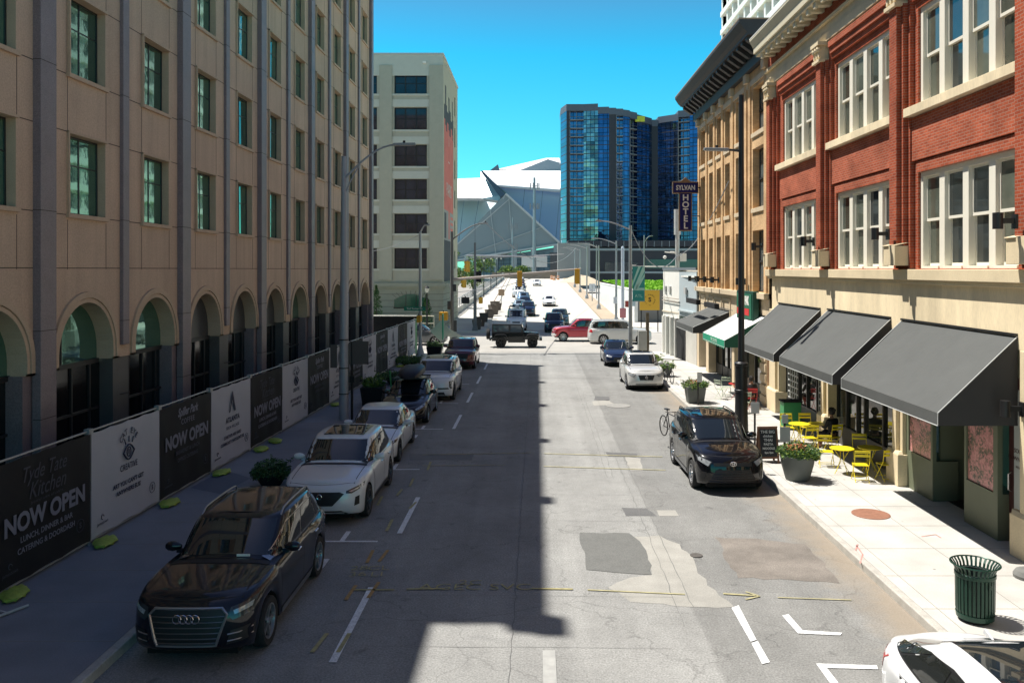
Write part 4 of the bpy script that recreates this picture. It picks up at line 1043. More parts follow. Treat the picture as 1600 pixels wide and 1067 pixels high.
    if detail > 1: P([(-wb0*.93,cowl-.10-hl),(0,cowl-.15-hl),(wb0*.93,cowl-.10-hl),(wb0*.90,cowl+.06-hl),(0,cowl+.0-hl),(-wb0*.90,cowl+.06-hl)], 't', ctrim, 'wiper_cowl', .006, sp)
    P([(-wb0*.9,zd+.10),(wb0*.9,zd+.10),(wt*.9,zt),(-wt*.9,zt)], 'b', cgl, 'rear_window', .006, sp)
    # side glazing
    a0 = cowl+.20-hl; a1 = rf+.12-hl; e0 = rg-.28-hl; e1 = rr-.02-hl
    zb_, zt_ = zb+.035, H-.115
    zd_ = zd+.045
    def sx(u, v):       # u along, v up
        y0 = lerp(a0,e0,u); y1 = lerp(a1,e1,u); y = lerp(y0,y1,v); z = lerp(lerp(zb_,zd_,u), zt_-.05*abs(2*u-1)**3, v); return (y,z)
    trim = gtrim or ctrim
    P([sx(-.03,-.05),sx(.5,-.05),sx(1.02,-.05),sx(1.03,.6),sx(1.0,1.05),sx(.5,1.06),sx(.0,1.06),sx(-.03,.8)], 'r', trim, 'window_trim', .005, sp, both=True)
    cuts = [0]+list(bpill)+[1]
    for i in range(len(cuts)-1):
        u0, u1 = cuts[i]+(.012), cuts[i+1]-(.012)
        P([sx(u0,.03),sx((u0+u1)/2,.03),sx(u1,.03),sx(u1,.96),sx((u0+u1)/2,.97),sx(u0,.96)], 'r', cglt, 'side_window', .010, sp, both=True)
    if sunroof:
        P([(-wt*.72,rf+.22-hl),(wt*.72,rf+.22-hl),(wt*.76,rf+1.5-hl),(-wt*.76,rf+1.5-hl)], 't', cgl, 'sunroof', .006, .12)
    if detail > 1:
        # doors: gap outline patch then door skin
        zlo = sill+.14
        d0, d1, d2 = fo+ra+.10-hl, lerp(a0,e0,bpill[0]), fo+wb-hl-.05
        gapm = mat('door_gap', (.008,.008,.008), .8)
        for (ya, yb_, rear) in ((d0,d1,0),(d1,d2,1)):
            ztp = zb+.0
            def door_poly(g):
                if not rear: return [(ya+g,zlo+g),(yb_-g,zlo+g),(yb_-g,ztp-g*.3),(ya+g,ztp-g*.3)]
                return [(ya+g,zlo+g),(yb_-.33-g,zlo+g),(yb_-.14-g,zlo+.28),(yb_-g,zlo+.47),(yb_-g+.02,ztp-g*.3),(ya+g,ztp-g*.3)]
            P(door_poly(0), 'r', gapm, 'door_gap', .0025, .14, both=True)
            for vw in 'rl':
                dob = proj_patch(bvh, door_poly(.011), vw, 0, .0045, .14).build('door', mat_, root, smooth=True)
                hy = yb_-.28 if not rear else yb_-.30
                hb = bvh.ray_cast(Vector((5 if vw=='r' else -5, hy, zb-.13)), Vector((-1 if vw=='r' else 1,0,0)))[0]
                if hb:
                    sg = 1 if vw == 'r' else -1; h = MB(); h.box(hb.x-.01*sg, hb.x+.028*sg, hy-.10, hy+.10, zb-.145, zb-.115); h.build('handle', mat_ if not gtrim else chrome, dob, bevel=.008)
        # hood shut line
        P([(-W*.40,cowl*.98-hl-.02),(-W*.385,.30-hl),(-W*.20,.20-hl),(0,.17-hl),(W*.20,.20-hl),(W*.385,.30-hl),(W*.40,cowl*.98-hl-.02),(W*.392,cowl*.98-hl-.02),(W*.377,.31-hl),(W*.2,.212-hl),(0,.182-hl),(-W*.2,.212-hl),(-W*.377,.31-hl),(-W*.392,cowl*.98-hl-.02)], 't', gapm, 'hood_gap', .003, .2)
    # sill cladding
    if clad: P([(fo+ra+.02-hl,sill+.01),(fo+wb-ra-.02-hl,sill+.01),(fo+wb-ra-.03-hl,sill+.13),(fo+ra+.03-hl,sill+.13)], 'r', clad, 'sill_trim', .012, .2, both=True)
    # mirrors
    for s in (1,-1):
        m_ = MB(); x0 = s*(W/2*.90); y0 = cowl+.52-hl; z0 = zb+.02
        P8 = []
        prof = [(.0,.5),(.5,.95),(1,.85),(1,.5)]
        for (px, sc) in ((0,.35),(.06,.8),(.14,1),(.22,.9),(.26,.55)):
            for k in range(10):
                a = 2*math.pi*k/10; P8.append((x0+s*px, y0+.075*sc*math.cos(a)-.03*px, z0+.09+.085*sc*math.sin(a)))
        b0 = len(m_.v); m_.v += P8
        for j in range(4):
            for k in range(10): f = (b0+j*10+k,b0+j*10+(k+1)%10,b0+(j+1)*10+(k+1)%10,b0+(j+1)*10+k); m_.f.append(f if s>0 else f[::-1]); m_.m.append(0)
        m_.f.append(tuple(b0+40+k for k in range(10))); m_.m.append(0); m_.f.append(tuple(b0+k for k in range(10))); m_.m.append(0)
        m_.box(x0-s*.06,x0+s*.08,y0-.02,y0+.03,z0-.02,z0+.05)
        m_.build('side_mirror', mat_, root, smooth=True)
    if rails:
        for s in (1,-1):
            m_ = MB(); x = s*(W*wr*.5*1.06); pts = []
            for k in range(12):
                u = k/11; y = lerp(rf+.15, rr-.1, u)-hl; hgt = .055 if 0 < k < 11 else -.01
                q = bvh.ray_cast(Vector((x,y,5)), Vector((0,0,-1)))[0]; pts.append((x,y,(q.z if q else H-.05)+hgt))
            m_.tube(pts, .016, 6); m_.build('roof_rail', rails, root, smooth=True)
    fr = front or {}
    def defaults(): pass
    # headlights and face: polygons in front view (x >= 0 side)
    for m, nm, poly, kw in fr: P(poly, kw.get('v','f'), m, nm, kw.get('out',.006), kw.get('step',.07 if detail > 1 else .15), both=kw.get('both',True))
    if plate:
        q = bvh.ray_cast(Vector((0,-9,.42)), Vector((0,1,0)))[0]
        if q: m_ = MB(); m_.box(-.15,.15,q.y-.02,q.y-.005,.36,.50); m_.build('number_plate', white_p, root)
    # tail lights
    P([(W/2*.72,zd-.32),(W/2*.93,zd-.33),(W/2*.94,zd-.08),(W/2*.70,zd-.07)], 'b', redlens, 'tail_light', .008, .1, both=True)
    P([(L-.28-hl,zd-.27),(L-.10-hl,zd-.31),(L-.16-hl,zd-.07),(L-.30-hl,zd-.09)], 'r', redlens, 'tail_light', .008, .1, both=True)
    root['_'] = 0; del root['_']
    root_b[root.name] = bvh
    return root
root_b = {}
def face(W, zh, lamp, grille, lower=None, extra=()):
    out = [(drlm,'headlight',lamp,{}), (ctrim,'grille',grille,{'both':False})]
    if lower: out.append((ctrim,'bumper_intake',lower,{'both':False}))
    return out+list(extra)
def inset(poly, k):
    cx = sum(p[0] for p in poly)/len(poly); cz = sum(p[1] for p in poly)/len(poly)
    return [(cx+(x-cx)*k, cz+(z-cz)*k) for x,z in poly]
def emblem_rings(root, xs, z, r, tr, y, m=chrome):
    for x in xs:
        mb = MB(); pts = [(x+r*math.cos(a*math.pi/12), y, z+r*math.sin(a*math.pi/12)) for a in range(25)]; mb.tube(pts, tr, 6, cap=False)
        mb.build('emblem', m, root, smooth=True)
def surf(root, x, z): 
    q = root_b[root.name].ray_cast(Vector((x,-9,z)), Vector((0,1,0)))[0]; return q.y if q else 0
def grille_bars(root, poly_half_w, zs, m, out=.014, th=.008):
    mb = MB()
    for z, hw in zip(zs, poly_half_w):
        pts = []
        for k in range(13):
            x = -hw+2*hw*k/12; pts.append((x, surf(root,x,z)-out, z))
        mb.tube(pts, th, 5)
    return mb.build('grille_bars', m, root, smooth=True)
def ring_frame(root, poly, m, rad=.014, out=.012, name='grille_frame'):
    mb = MB(); P = [Vector(p) for p in poly]; pts = []
    for i in range(len(P)):
        a, b = P[i], P[(i+1)%len(P)]; k = max(1,int((b-a).length/.08))
        for j in range(k): q = a.lerp(b,j/k); pts.append((q.x, surf(root,q.x,q.y)-out, q.y))
    pts.append(pts[0]); mb.tube(pts, rad, 6); return mb.build(name, m, root, smooth=True)

navyblk = paint('black_blue_paint', (.004,.005,.010), .5, .3)
pearl = paint('pearl_white_paint', (.62,.64,.66), .05, .35)
white2 = paint('white_car_paint', (.74,.75,.76), 0, .35)
blk = paint('black_car_paint', (.003,.003,.0045), .2, .3)
silverw = paint('silver_white_paint', (.60,.60,.58), .15, .35)
marp = paint('maroon_paint', (.10,.012,.02), .4, .3)
dblue = paint('dark_blue_paint', (.008,.016,.045), .5, .3)
greyp = paint('grey_car_paint', (.10,.11,.12), .6, .3)
LG = 'cars parked along the left kerb'
# 1: near dark SUV, six sided grille with four rings
gpoly = [(-.50,.84),(.50,.84),(.58,.76),(.44,.36),(-.44,.36),(-.58,.76)]
lampA = [(.62,.84),(.92,.90),(.90,.74),(.66,.68),(.60,.74)]
c1 = make_car('dark blue-black SUV with four chrome rings on its big grille, nearest car on the left', (-5.22,12.38+2.53,0), group=LG, cat='SUV', L=5.05, W=1.97, H=1.72, wb=3.0, fo=.94, r=.385, zh=.93, zb=1.08, zd=1.12, cowl=1.42, rf=2.2, rr=4.25, rg=4.86, wr=.62,
   mat_=navyblk, style='five', rails=mat('satin_rail', (.30,.31,.33), .35, .8), gtrim=mat('satin_trim', (.35,.36,.38), .25, .9), bpill=(.40,.76), clad=mat('satin_sill', (.25,.26,.28), .35, .7), scurve=.012,
   front=face(1.97,.9,lampA,gpoly,[(-.52,.30),(.52,.30),(.46,.24),(-.46,.24)], [(lampgl,'headlight_lens',[(.66,.80),(.89,.86),(.88,.80),(.68,.75)],{'out':.010}),(ctrim,'side_intake',[(.64,.55),(.92,.58),(.90,.40),(.58,.36)],{}) ]))
gk = (.93+.09)/.93; gpoly = [(x,z*gk) for x,z in gpoly]
ring_frame(c1, gpoly, mat('satin_grille_frame', (.42,.43,.45), .3, .9), .022, .012)
grille_bars(c1, [.55,.555,.53,.505,.48,.455], [z*gk for z in (.74,.67,.60,.53,.46,.40)], mat('grille_bar', (.20,.20,.21), .3, .9))
emblem_rings(c1, (-.135,-.045,.045,.135), .79, .062, .009, surf(c1,0,.79)-.035)
mb = MB()
for s in (1,-1):
    for (za, zb__) in ((.55,.58),(.45,.48)): mb.tube([(s*.60,surf(c1,s*.60,za)-.012,za),(s*.75,surf(c1,s*.75,za)-.012,za+.01),(s*.90,surf(c1,s*.90,zb__)-.012,zb__)], .010, 5)
mb.tube([(-.5,surf(c1,-.5,.27)-.012,.27),(0,surf(c1,0,.27)-.012,.27),(.5,surf(c1,.5,.27)-.012,.27)], .010, 5)
mb.build('chrome_trim', mat('satin_grille_frame', (.42,.43,.45)), c1, smooth=True)
mb = MB(); mb.box(.20,.42,.93-2.525+.62,.93-2.525+.64,1.20,1.235); mb.build('windshield_sticker', white_p, c1)
# 2: white SUV with glass roof
gp2 = [(-.46,.74),(.46,.74),(.56,.70),(.30,.46),(-.30,.46),(-.56,.70)]
lamp2 = [(.60,.76),(.94,.86),(.93,.79),(.72,.70),(.60,.71)]
c2 = make_car('white SUV with a glass sunroof and dark pentagon grille, second on the left', (-5.04,19.3+2.52,0), group=LG, cat='SUV', L=5.04, W=1.99, H=1.69, wb=2.89, fo=1.0, r=.38, zh=.88, zb=1.06, zd=1.12, cowl=1.5, rf=2.25, rr=4.2, rg=4.8, wr=.60,
   mat_=pearl, style='six', rimm=alloyd, sunroof=True, bpill=(.42,.80), clad=ctrim, scurve=.015, rails=None,
   front=face(1.99,.88,lamp2,gp2,[(-.50,.36),(.50,.36),(.66,.28),(.48,.24),(-.48,.24),(-.66,.28)], [(ctrim,'side_intake',[(.80,.62),(.88,.64),(.88,.46),(.78,.44)],{}),(lampgl,'headlight_lens',[(.66,.75),(.90,.82),(.90,.80),(.72,.73)],{'out':.010})]))
mb = MB(); mb.tube([(-.48,surf(c2,-.48,.25)-.01,.24),(0,surf(c2,0,.25)-.01,.24),(.48,surf(c2,.48,.25)-.01,.24)], .012, 5); mb.build('chrome_trim', chrome, c2, smooth=True)
mb = MB(); pts = [(.055*math.cos(a*.5236), surf(c2,0,.68)-.02, .72+.06*math.sin(a*.5236)) for a in range(13)]; mb.tube(pts,.008,5); mb.tube([(-.02,surf(c2,0,.68)-.02,.67),(0,surf(c2,0,.68)-.02,.77),(.02,surf(c2,0,.68)-.02,.67)],.007,5); mb.build('emblem', chrome, c2, smooth=True)
# 3: white sedan
gp3 = [(-.30,.62),(.30,.62),(.34,.58),(.28,.55),(-.28,.55),(-.34,.58)]
lamp3 = [(.50,.70),(.88,.78),(.90,.72),(.62,.62)]
c3 = make_car('white four door sedan parked behind the white SUV with the glass roof', (-5.16,25.1+2.44,0), group=LG, L=4.88, W=1.84, H=1.46, wb=2.82, fo=.95, r=.34, zh=.70, zb=.93, zd=1.02, cowl=1.45, rf=2.3, rr=3.6, rg=4.45, wr=.59,
   mat_=pearl, style='five', rimm=alloyd, roofm=None, bpill=(.50,.90), front=face(1.84,.7,lamp3,gp3,[(-.6,.42),(.6,.42),(.66,.26),(-.66,.26)]))
# 4: black hatchback with roof box
lamp4 = [(.46,.66),(.84,.86),(.86,.76),(.62,.62),(.48,.60)]
c4 = make_car('black hatchback carrying a roof box, third gap from the junction on the left', (-5.12,31.7+2.3,0), group=LG, L=4.6, W=1.83, H=1.50, wb=2.70, fo=.95, r=.335, zh=.72, zb=.98, zd=1.05, cowl=1.30, rf=2.15, rr=3.8, rg=4.35, wr=.60,
   mat_=blk, style='ten', rails=black, bpill=(.48,.86), front=face(1.83,.72,lamp4,[(-.36,.52),(.36,.52),(.46,.32),(-.46,.32)],None,[(lampgl,'headlight_lens',inset(lamp4,.8),{'out':.01})]))
c4['label'] = 'black hatchback carrying a roof box, parked between the white sedan and the boxy white SUV'
rb = thing('roof_box', 'long black plastic roof box on crossbars above the black hatchback', 'roof box', (-5.12,34.2,1.50))
mb = MB(); 
prof = [(-1.10,.05,.02),(-1.02,.30,.14),(-.75,.42,.27),(-.3,.47,.36),(.3,.48,.40),(.8,.46,.40),(1.0,.42,.34),(1.06,.22,.1)]
n0 = 14
for (y,hw,h) in prof:
    for k in range(n0): a = 2*math.pi*k/n0; mb.v.append((hw*math.copysign(abs(math.cos(a))**.5,math.cos(a)), y, .12+h*.5+h*.5*math.copysign(abs(math.sin(a))**.6,math.sin(a))))
for j in range(len(prof)-1):
    for k in range(n0): mb.f.append((j*n0+k,j*n0+(k+1)%n0,(j+1)*n0+(k+1)%n0,(j+1)*n0+k)); mb.m.append(0)
mb.f.append(tuple(range(n0))); mb.m.append(0); mb.f.append(tuple(7*n0+k for k in range(n0))); mb.m.append(0)
mb.build('box_shell', mat('box_plastic', (.008,.008,.010), .45, spec=.3), rb, smooth=True)
mb = MB(); mb.box(-.72,.72,-.62,-.57,.07,.12); mb.box(-.72,.72,.52,.57,.07,.12); mb.box(-.70,-.64,-.62,.57,0,.07); mb.box(.64,.70,-.62,.57,0,.07); mb.build('crossbars', black, rb)
# 5: boxy white SUV
gp5 = [(-.42,.72),(.42,.72),(.46,.66),(-.46,.66)]
lamp5 = [(.76,.86),(.96,.86),(.96,.58),(.84,.54),(.78,.62)]
c5 = make_car('boxy white SUV with slim corner lamps, parked ahead of the maroon car', (-4.72,37.5+2.5,0), group=LG, cat='SUV', L=5.0, W=1.98, H=1.75, wb=3.1, fo=.88, r=.385, zh=.98, zb=1.12, zd=1.18, cowl=1.25, rf=1.95, rr=4.45, rg=4.9, wr=.66,
   mat_=white2, style='six', rimm=alloyd, sunroof=True, bpill=(.40,.76), nose=3.2, clad=ctrim, rails=alloyd, front=face(1.98,.98,lamp5,[(-.72,.60),(.72,.60),(.78,.54),(-.78,.54)],[(-.55,.42),(.55,.42),(.62,.26),(-.62,.26)]))
# 6: maroon
lamp6 = [(.60,.90),(.90,.92),(.90,.80),(.62,.80)]
c6 = make_car('maroon crossover parked nearest the junction on the left', (-4.62,49.6+2.4,0), group=LG, L=4.85, W=1.93, H=1.70, wb=2.95, fo=.9, r=.36, zh=.95, zb=1.10, zd=1.14, cowl=1.4, rf=2.05, rr=3.9, rg=4.6, wr=.64,
   mat_=marp, style='five', bpill=(.46,.84), nose=2.8, clad=ctrim, front=face(1.93,.95,lamp6,[(-.56,.88),(.56,.88),(.50,.60),(-.50,.60)],[(-.6,.42),(.6,.42),(.6,.28),(-.6,.28)]))
# right side
lampH = [(.54,.80),(.90,.92),(.89,.80),(.64,.68)]
RG_ = 'cars parked along the right kerb'
c7 = make_car('black SUV with roof rails and an oval emblem, parked beside the large flower planter', (5.18,22.05+2.44,0), R(1.2), group=RG_, cat='SUV', L=4.88, W=1.93, H=1.73, wb=2.79, fo=.95, r=.375, zh=.92, zb=1.09, zd=1.15, cowl=1.35, rf=2.1, rr=4.1, rg=4.65, wr=.62,
   mat_=blk, style='ten', rails=black, bpill=(.42,.78), clad=mat('satin_sill', (.25,.26,.28)), scurve=.012, sunroof=True,
   front=face(1.93,.92,lampH,[(-.52,.78),(.52,.78),(.50,.70),(-.50,.70)],[(-.46,.62),(.46,.62),(.66,.30),(-.66,.30)], [(lampgl,'headlight_lens',inset(lampH,.85),{'out':.010}),(ctrim,'fog_lamp_bezel',[(.70,.56),(.84,.56),(.82,.34),(.76,.34)],{})]))
grille_bars(c7, [.48,.51,.55,.59,.62], [.64,.57,.50,.44,.37], mat('dark_chrome', (.07,.07,.075), .25, .8), .012, .012)
y_ = surf(c7,0,.84)-.03
for (rx, rz_) in ((.085,.058),(.030,.055),(.055,.024)):
    mb = MB(); mb.tube([(rx*math.cos(a*math.pi/12), y_, .84+(.022 if rx==.055 else 0)+rz_*math.sin(a*math.pi/12)) for a in range(25)], .008, 6, cap=False); mb.build('emblem', chrome, c7, smooth=True)
mb = MB(); mb.tube([(-.62,surf(c7,-.62,.27)-.015,.27),(0,surf(c7,0,.27)-.015,.26),(.62,surf(c7,.62,.27)-.015,.27)], .014, 5); mb.build('bumper_trim', mat('satin_sill', (.25,.26,.28)), c7, smooth=True)
lampS = [(.50,.74),(.88,.84),(.86,.72),(.62,.64)]
c8 = make_car('silvery white crossover parked right of centre with its wide dark trapezoid grille', (5.42,40.9+2.38,0), group=RG_, L=4.77, W=1.885, H=1.68, wb=2.74, fo=.95, r=.365, zh=.88, zb=1.05, zd=1.12, cowl=1.35, rf=2.15, rr=3.9, rg=4.5, wr=.60,
   mat_=silverw, style='ten', sunroof=True, bpill=(.46,.84), front=face(1.885,.88,lampS,[(-.40,.72),(.40,.72),(.32,.50),(-.32,.50)],[(-.5,.34),(.5,.34),(.55,.25),(-.55,.25)], [(lampgl,'headlight_lens',inset(lampS,.85),{'out':.010})]))
emblem_rings(c8, (0,), .68, .055, .008, surf(c8,0,.68)-.025)
lampD = [(.42,.66),(.82,.74),(.84,.64),(.52,.58)]
c9 = make_car('dark blue sedan parked behind the silvery white crossover', (5.12,51.0+2.35,0), group=RG_, L=4.7, W=1.82, H=1.44, wb=2.72, fo=.93, r=.34, zh=.70, zb=.94, zd=1.0, cowl=1.40, rf=2.2, rr=3.5, rg=4.3, wr=.59,
   mat_=dblue, style='five', bpill=(.50,.90), front=face(1.82,.7,lampD,[(-.36,.60),(.36,.60),(.40,.34),(-.40,.34)],None,[(lampgl,'headlight_lens',inset(lampD,.9),{'out':.010}),(white_p,'number_plate',[(-.15,.46),(.15,.46),(.15,.34),(-.15,.34)],{'both':False,'out':.02})]))
# white near sedan bottom right (its rear is the far end)
c10 = make_car('bright white crossover with black framed windows, cut off at the lower right corner', (5.42,8.92,0), group=RG_, L=4.75, W=1.92, H=1.64, wb=2.88, fo=.85, r=.36, zh=.75, zb=.98, zd=1.10, cowl=1.2, rf=2.0, rr=3.35, rg=4.62, wr=.60,
   mat_=white2, style='ten', bpill=(.50,.86), sunroof=True, roofm=None, front=face(1.89,.72,lamp3,gp3,None))
mb = MB(); mb.prism([(-.012,.95,1.61),(-.012,1.16,1.60),(-.012,1.13,1.665)], (.024,0,0)); mb.build('antenna_fin', white2, c10)
# crossing and distant vehicles
def simple(label, x, y, rz, m, kind='sedan', z=0, name='car', group=None, cat='car', **kw):
    P_ = dict(sedan=dict(L=4.75,W=1.84,H=1.45,wb=2.8,fo=.92,r=.335,zh=.72,zb=.95,zd=1.0,cowl=1.4,rf=2.25,rr=3.6,rg=4.35,wr=.59),
              suv=dict(L=4.7,W=1.88,H=1.70,wb=2.75,fo=.92,r=.36,zh=.90,zb=1.08,zd=1.13,cowl=1.3,rf=2.0,rr=4.0,rg=4.5,wr=.62),
              van=dict(L=5.6,W=2.0,H=2.0,wb=3.5,fo=.85,r=.36,zh=.98,zb=1.20,zd=1.25,cowl=.95,rf=1.75,rr=5.3,rg=5.5,wr=.70,nose=3),
              big=dict(L=5.2,W=2.0,H=1.92,wb=3.02,fo=.95,r=.39,zh=1.02,zb=1.18,zd=1.22,cowl=1.45,rf=2.0,rr=4.85,rg=5.1,wr=.70,nose=3.2,tail=3.4,bpill=(.30,.60)))[kind]
    P_ = {**P_, **kw}; zh = P_['zh']; W = P_['W']
    lamp = [(W*.27,zh-.12),(W*.46,zh-.02),(W*.455,zh-.16),(W*.30,zh-.20)]
    return make_car(label, (x,y,z), rz, name=name, group=group, cat=cat, mat_=m, detail=1, front=[(lampgl,'headlight',lamp,{}),(ctrim,'grille',[(-.38,zh-.14),(.38,zh-.14),(.34,zh-.36),(-.34,zh-.36)],{'both':False}),(ctrim,'bumper_intake',[(-.55,.38),(.55,.38),(.6,.27),(-.6,.27)],{'both':False})], **P_)
simple('grey SUV crossing at the far left behind the white signal pole', -9.5, 66.6, R(90), greyp, 'suv', L=4.8, H=1.68)
ws = simple('white full size SUV with dark windows crossing to the right of the red pickup', 6.75, 67.7, R(90), paint('old_white_paint', (.60,.60,.57), 0, .4), 'big', group=None, cat='SUV', clad=mat('beige_clad', (.42,.38,.30), .5), style='steel', rimm=alloy)
# red pickup facing left
def pickup(label, x, y, rz, m, z=0):
    t = make_car(label, (x,y,z), rz, cat='pickup', name='pickup_truck', L=5.75, W=1.98, H=1.86, wb=3.65, fo=.95, r=.40, zh=1.02, zb=1.18, zd=1.16, cowl=1.45, rf=2.05, rr=3.55, rg=3.85, wr=.68, mat_=m, nose=3.2, tail=4, detail=1, bpill=(.55,), style='steel',
        rimm=alloy, sill=.40, front=[(lampgl,'headlight',[(.55,.98),(.90,.96),(.90,.78),(.58,.80)],{}),(ctrim,'grille',[(-.50,.96),(.50,.96),(.50,.72),(-.50,.72)],{'both':False}),(chrome,'bumper',[(-.90,.66),(.90,.66),(.90,.42),(-.90,.42)],{'both':False,'out':.05}),(chrome,'bumper_side',[(-2.86,.64),(-2.50,.62),(-2.50,.42),(-2.86,.42)],{'v':'r','out':.03})])
    b = MB(); b.box(-.74,.74,1.15,2.72,1.20,1.225); b.build('bed_floor', liner, t); return t
pickup('red pickup truck with a chrome front bumper crossing the junction', 1.28+2.87, 70.0, R(-90), paint('red_paint', (.42,.015,.03), .2, .35))
bd = mat('rust_dirt', (.3,.2,.1), .8)
# Jeep-like off-roader
def offroader(label, x, y):
    t = thing('off_roader', label, 'off-roader', (x,y,0), R(90))      # local front = -Y
    m = paint('olive_black_paint', (.007,.007,.006), .3, .35); tr = mat('fender_plastic', (.045,.045,.05), .6)
    b = MB(); hl = 1.95
    b.box(-.74,.74,-1.72,-.65,.62,1.08); b.prism([(-.74,-.65,.52),(-.74,-.65,1.12),(-.74,1.78,1.12),(-.74,1.78,.52)][::-1], (1.48,0,0)); b.prism([(-.66,-1.72,1.08),(-.66,-.64,1.08),(-.66,-.64,1.20),(-.66,-1.72,1.12)], (1.32,0,0)); b.box(-.70,.70,-1.80,-1.70,.62,1.13)
    b.build('body', m, t, bevel=.03)
    d = MB(); 
    for s in (1,-1): d.box(s*.741,s*.765,-.58,.42,.56,1.13)
    d.build('door', m, t, bevel=.01)
    h = MB(); h.prism([(-.70,-.48,1.80),(-.70,1.76,1.84),(-.72,1.80,1.12),(-.72,.55,1.12),(-.72,-.66,1.12)], (1.42,0,0)); h.build('hard_top', mat('black_top', (.02,.02,.024), .5), t, bevel=.03)
    g = MB()
    for s in (1,-1):
        g.prism([(s*.722,-.42,1.70),(s*.722,.34,1.72),(s*.735,.38,1.20),(s*.735,-.58,1.20)], (s*.01,0,0)); g.prism([(s*.722,.50,1.72),(s*.722,1.66,1.72),(s*.735,1.68,1.24),(s*.735,.50,1.24)], (s*.01,0,0))
    g.build('side_window', mat('jeep_glass', (.05,.07,.09), .04, spec=1), t)
    g = MB(); g.prism([(-.62,-.675,1.20),(.62,-.675,1.20),(.60,-.51,1.74),(-.60,-.51,1.74)], (0,-.012,0)); g.build('windshield', cgl, t)
    for s in (1,-1):
        for yc, ya, yb_ in ((-1.32,-1.88,-.78),(1.10,.56,1.66)):
            x0, x1 = s*.70, s*.94; f = MB()
            pts = [(ya,.72),(ya+.14,1.0),(ya+.28,1.06),(yb_-.28,1.06),(yb_-.12,1.0),(yb_,.68)]
            for i in range(5): f.prism([(x0,*pts[i]),(x1,*pts[i]),(x1,*pts[i+1]),(x0,*pts[i+1])], (0,0,-.05))
            f.build('fender_flare', tr, t)
    bm = MB(); bm.box(-.78,.78,1.84,1.98,.56,.72); bm.build('bumper', ctrim, t, bevel=.02); bm = MB(); bm.box(-.72,.72,-.75,.55,.40,.52); bm.build('side_step', ctrim, t); bm = MB(); bm.box(-.80,.80,-2.06,-1.86,.56,.74); bm.box(-.3,.3,-1.9,-1.7,.56,.6); bm.build('bumper', ctrim, t, bevel=.02)
    gr = MB()
    for k in range(7): gr.box(-.40+.115*k,-.33+.115*k,-1.815,-1.80,.76,1.06)
    gr.build('grille_slots', blackm, t)
    for s in (1,-1):
        q = MB(); q.lathe([(.10,0),(.105,-.03),(.09,-.04),(.001,-.045)], (s*.55,-1.80,.94), 16, axis='y'); q.build('headlight', lampgl, t, smooth=True)
    me, mr_ = wheel_meshes(.405,.26,'five')
    for s in (1,-1):
        for yc in (-1.32,1.10):
            o = bpy.data.objects.new('wheel', me); C.objects.link(o); o.parent = t; o.location = (s*.76,yc,.405); o.rotation_euler = (0,0,0 if s>0 else math.pi)
            k = mr_.copy(); k.materials.append(mat('black_rim', (.02,.02,.02), .4)); q = bpy.data.objects.new('rim', k); C.objects.link(q); q.parent = o
    o = bpy.data.objects.new('spare_wheel', me); C.objects.link(o); o.parent = t; o.location = (0,2.10,1.0); o.rotation_euler = (0,0,math.pi/2)
    for s in (1,-1): q = MB(); q.box(s*.78,s*.95,-.56,-.46,1.18,1.36); q.build('side_mirror', ctrim, t, bevel=.02)
    return t
offroader('black olive two door off-roader with spare wheel crossing the shaded junction edge', -1.62, 64.4)
# van with ladder rack
van = simple('white work van with a ladder rack waiting behind the off-roader', -1.95, 83.2, 0, white2, 'van', z=hh(83)*.6, name='work_van', cat='van')
lr = thing('ladder_rack', 'dark steel ladder rack with ladders on the white van roof', 'ladder rack', (-1.95,83.6,2.0))
mb = MB()
for y in (-1.6,0,1.6): mb.tube([(-.75,y,0),(-.75,y,.32),(.75,y,.32),(.75,y,0)], .03, 6)
for x in (-.45,-.15,.2,.5): mb.tube([(x,-2.3,.38),(x,2.3,.38)], .035, 6)
for k in range(8): mb.tube([(-.45,-2+.55*k,.38),(-.15,-2+.55*k,.38)], .015, 5)
mb.build('rack_bars', black, lr)
QG = 'vehicles queued along the left of the bridge road'
Q = [('navy SUV leading the bridge queue behind the white van','suv',-1.05,100.5,dblue),('pale blue sedan left of the navy SUV in the bridge queue','sedan',-2.15,108,paint('pale_blue_paint',(.30,.38,.44),.4)),
     ('dark blue sedan third in the bridge queue','sedan',-1.6,116,dblue),('steel blue crossover fourth in the bridge queue','suv',-1.9,124,paint('steel_blue_paint',(.12,.2,.3),.5)),
     ('white sedan below the white truck in the bridge queue','sedan',-2.4,133,white2),('white pickup with wide towing mirrors in the bridge queue','big',-3.1,143,white2),
     ('dark crossover just beyond the white towing pickup','suv',-2.9,156,dblue),('silver sedan eighth in the bridge queue','sedan',-3.2,166,silverw),('maroon car near the crest of the bridge queue','sedan',-3.4,178,marp),
     ('grey crossover at the crest of the bridge queue','suv',-3.6,190,greyp),('white crossover furthest visible in the bridge queue','suv',-3.9,203,white2)]
for lab, kind, x, y, m in Q: simple(lab, x, y, 0, m, kind, z=hh(y), group=QG)
simple('dark navy SUV with lamps lit waiting on the right of the bridge road', 1.72, 80.6, 0, dblue, 'suv', z=.02, H=1.78)
simple('dark teal car close behind the waiting navy SUV', 2.45, 87.3, 0, paint('teal_dark', (.02,.05,.06), .5), 'suv', z=hh(87))
simple('white sedan driving towards the camera mid bridge', 1.82, 119, 0, white2, 'sedan', z=hh(119))
simple('small white sedan approaching near the bridge crest', .12, 192, 0, white2, 'sedan', z=hh(192))
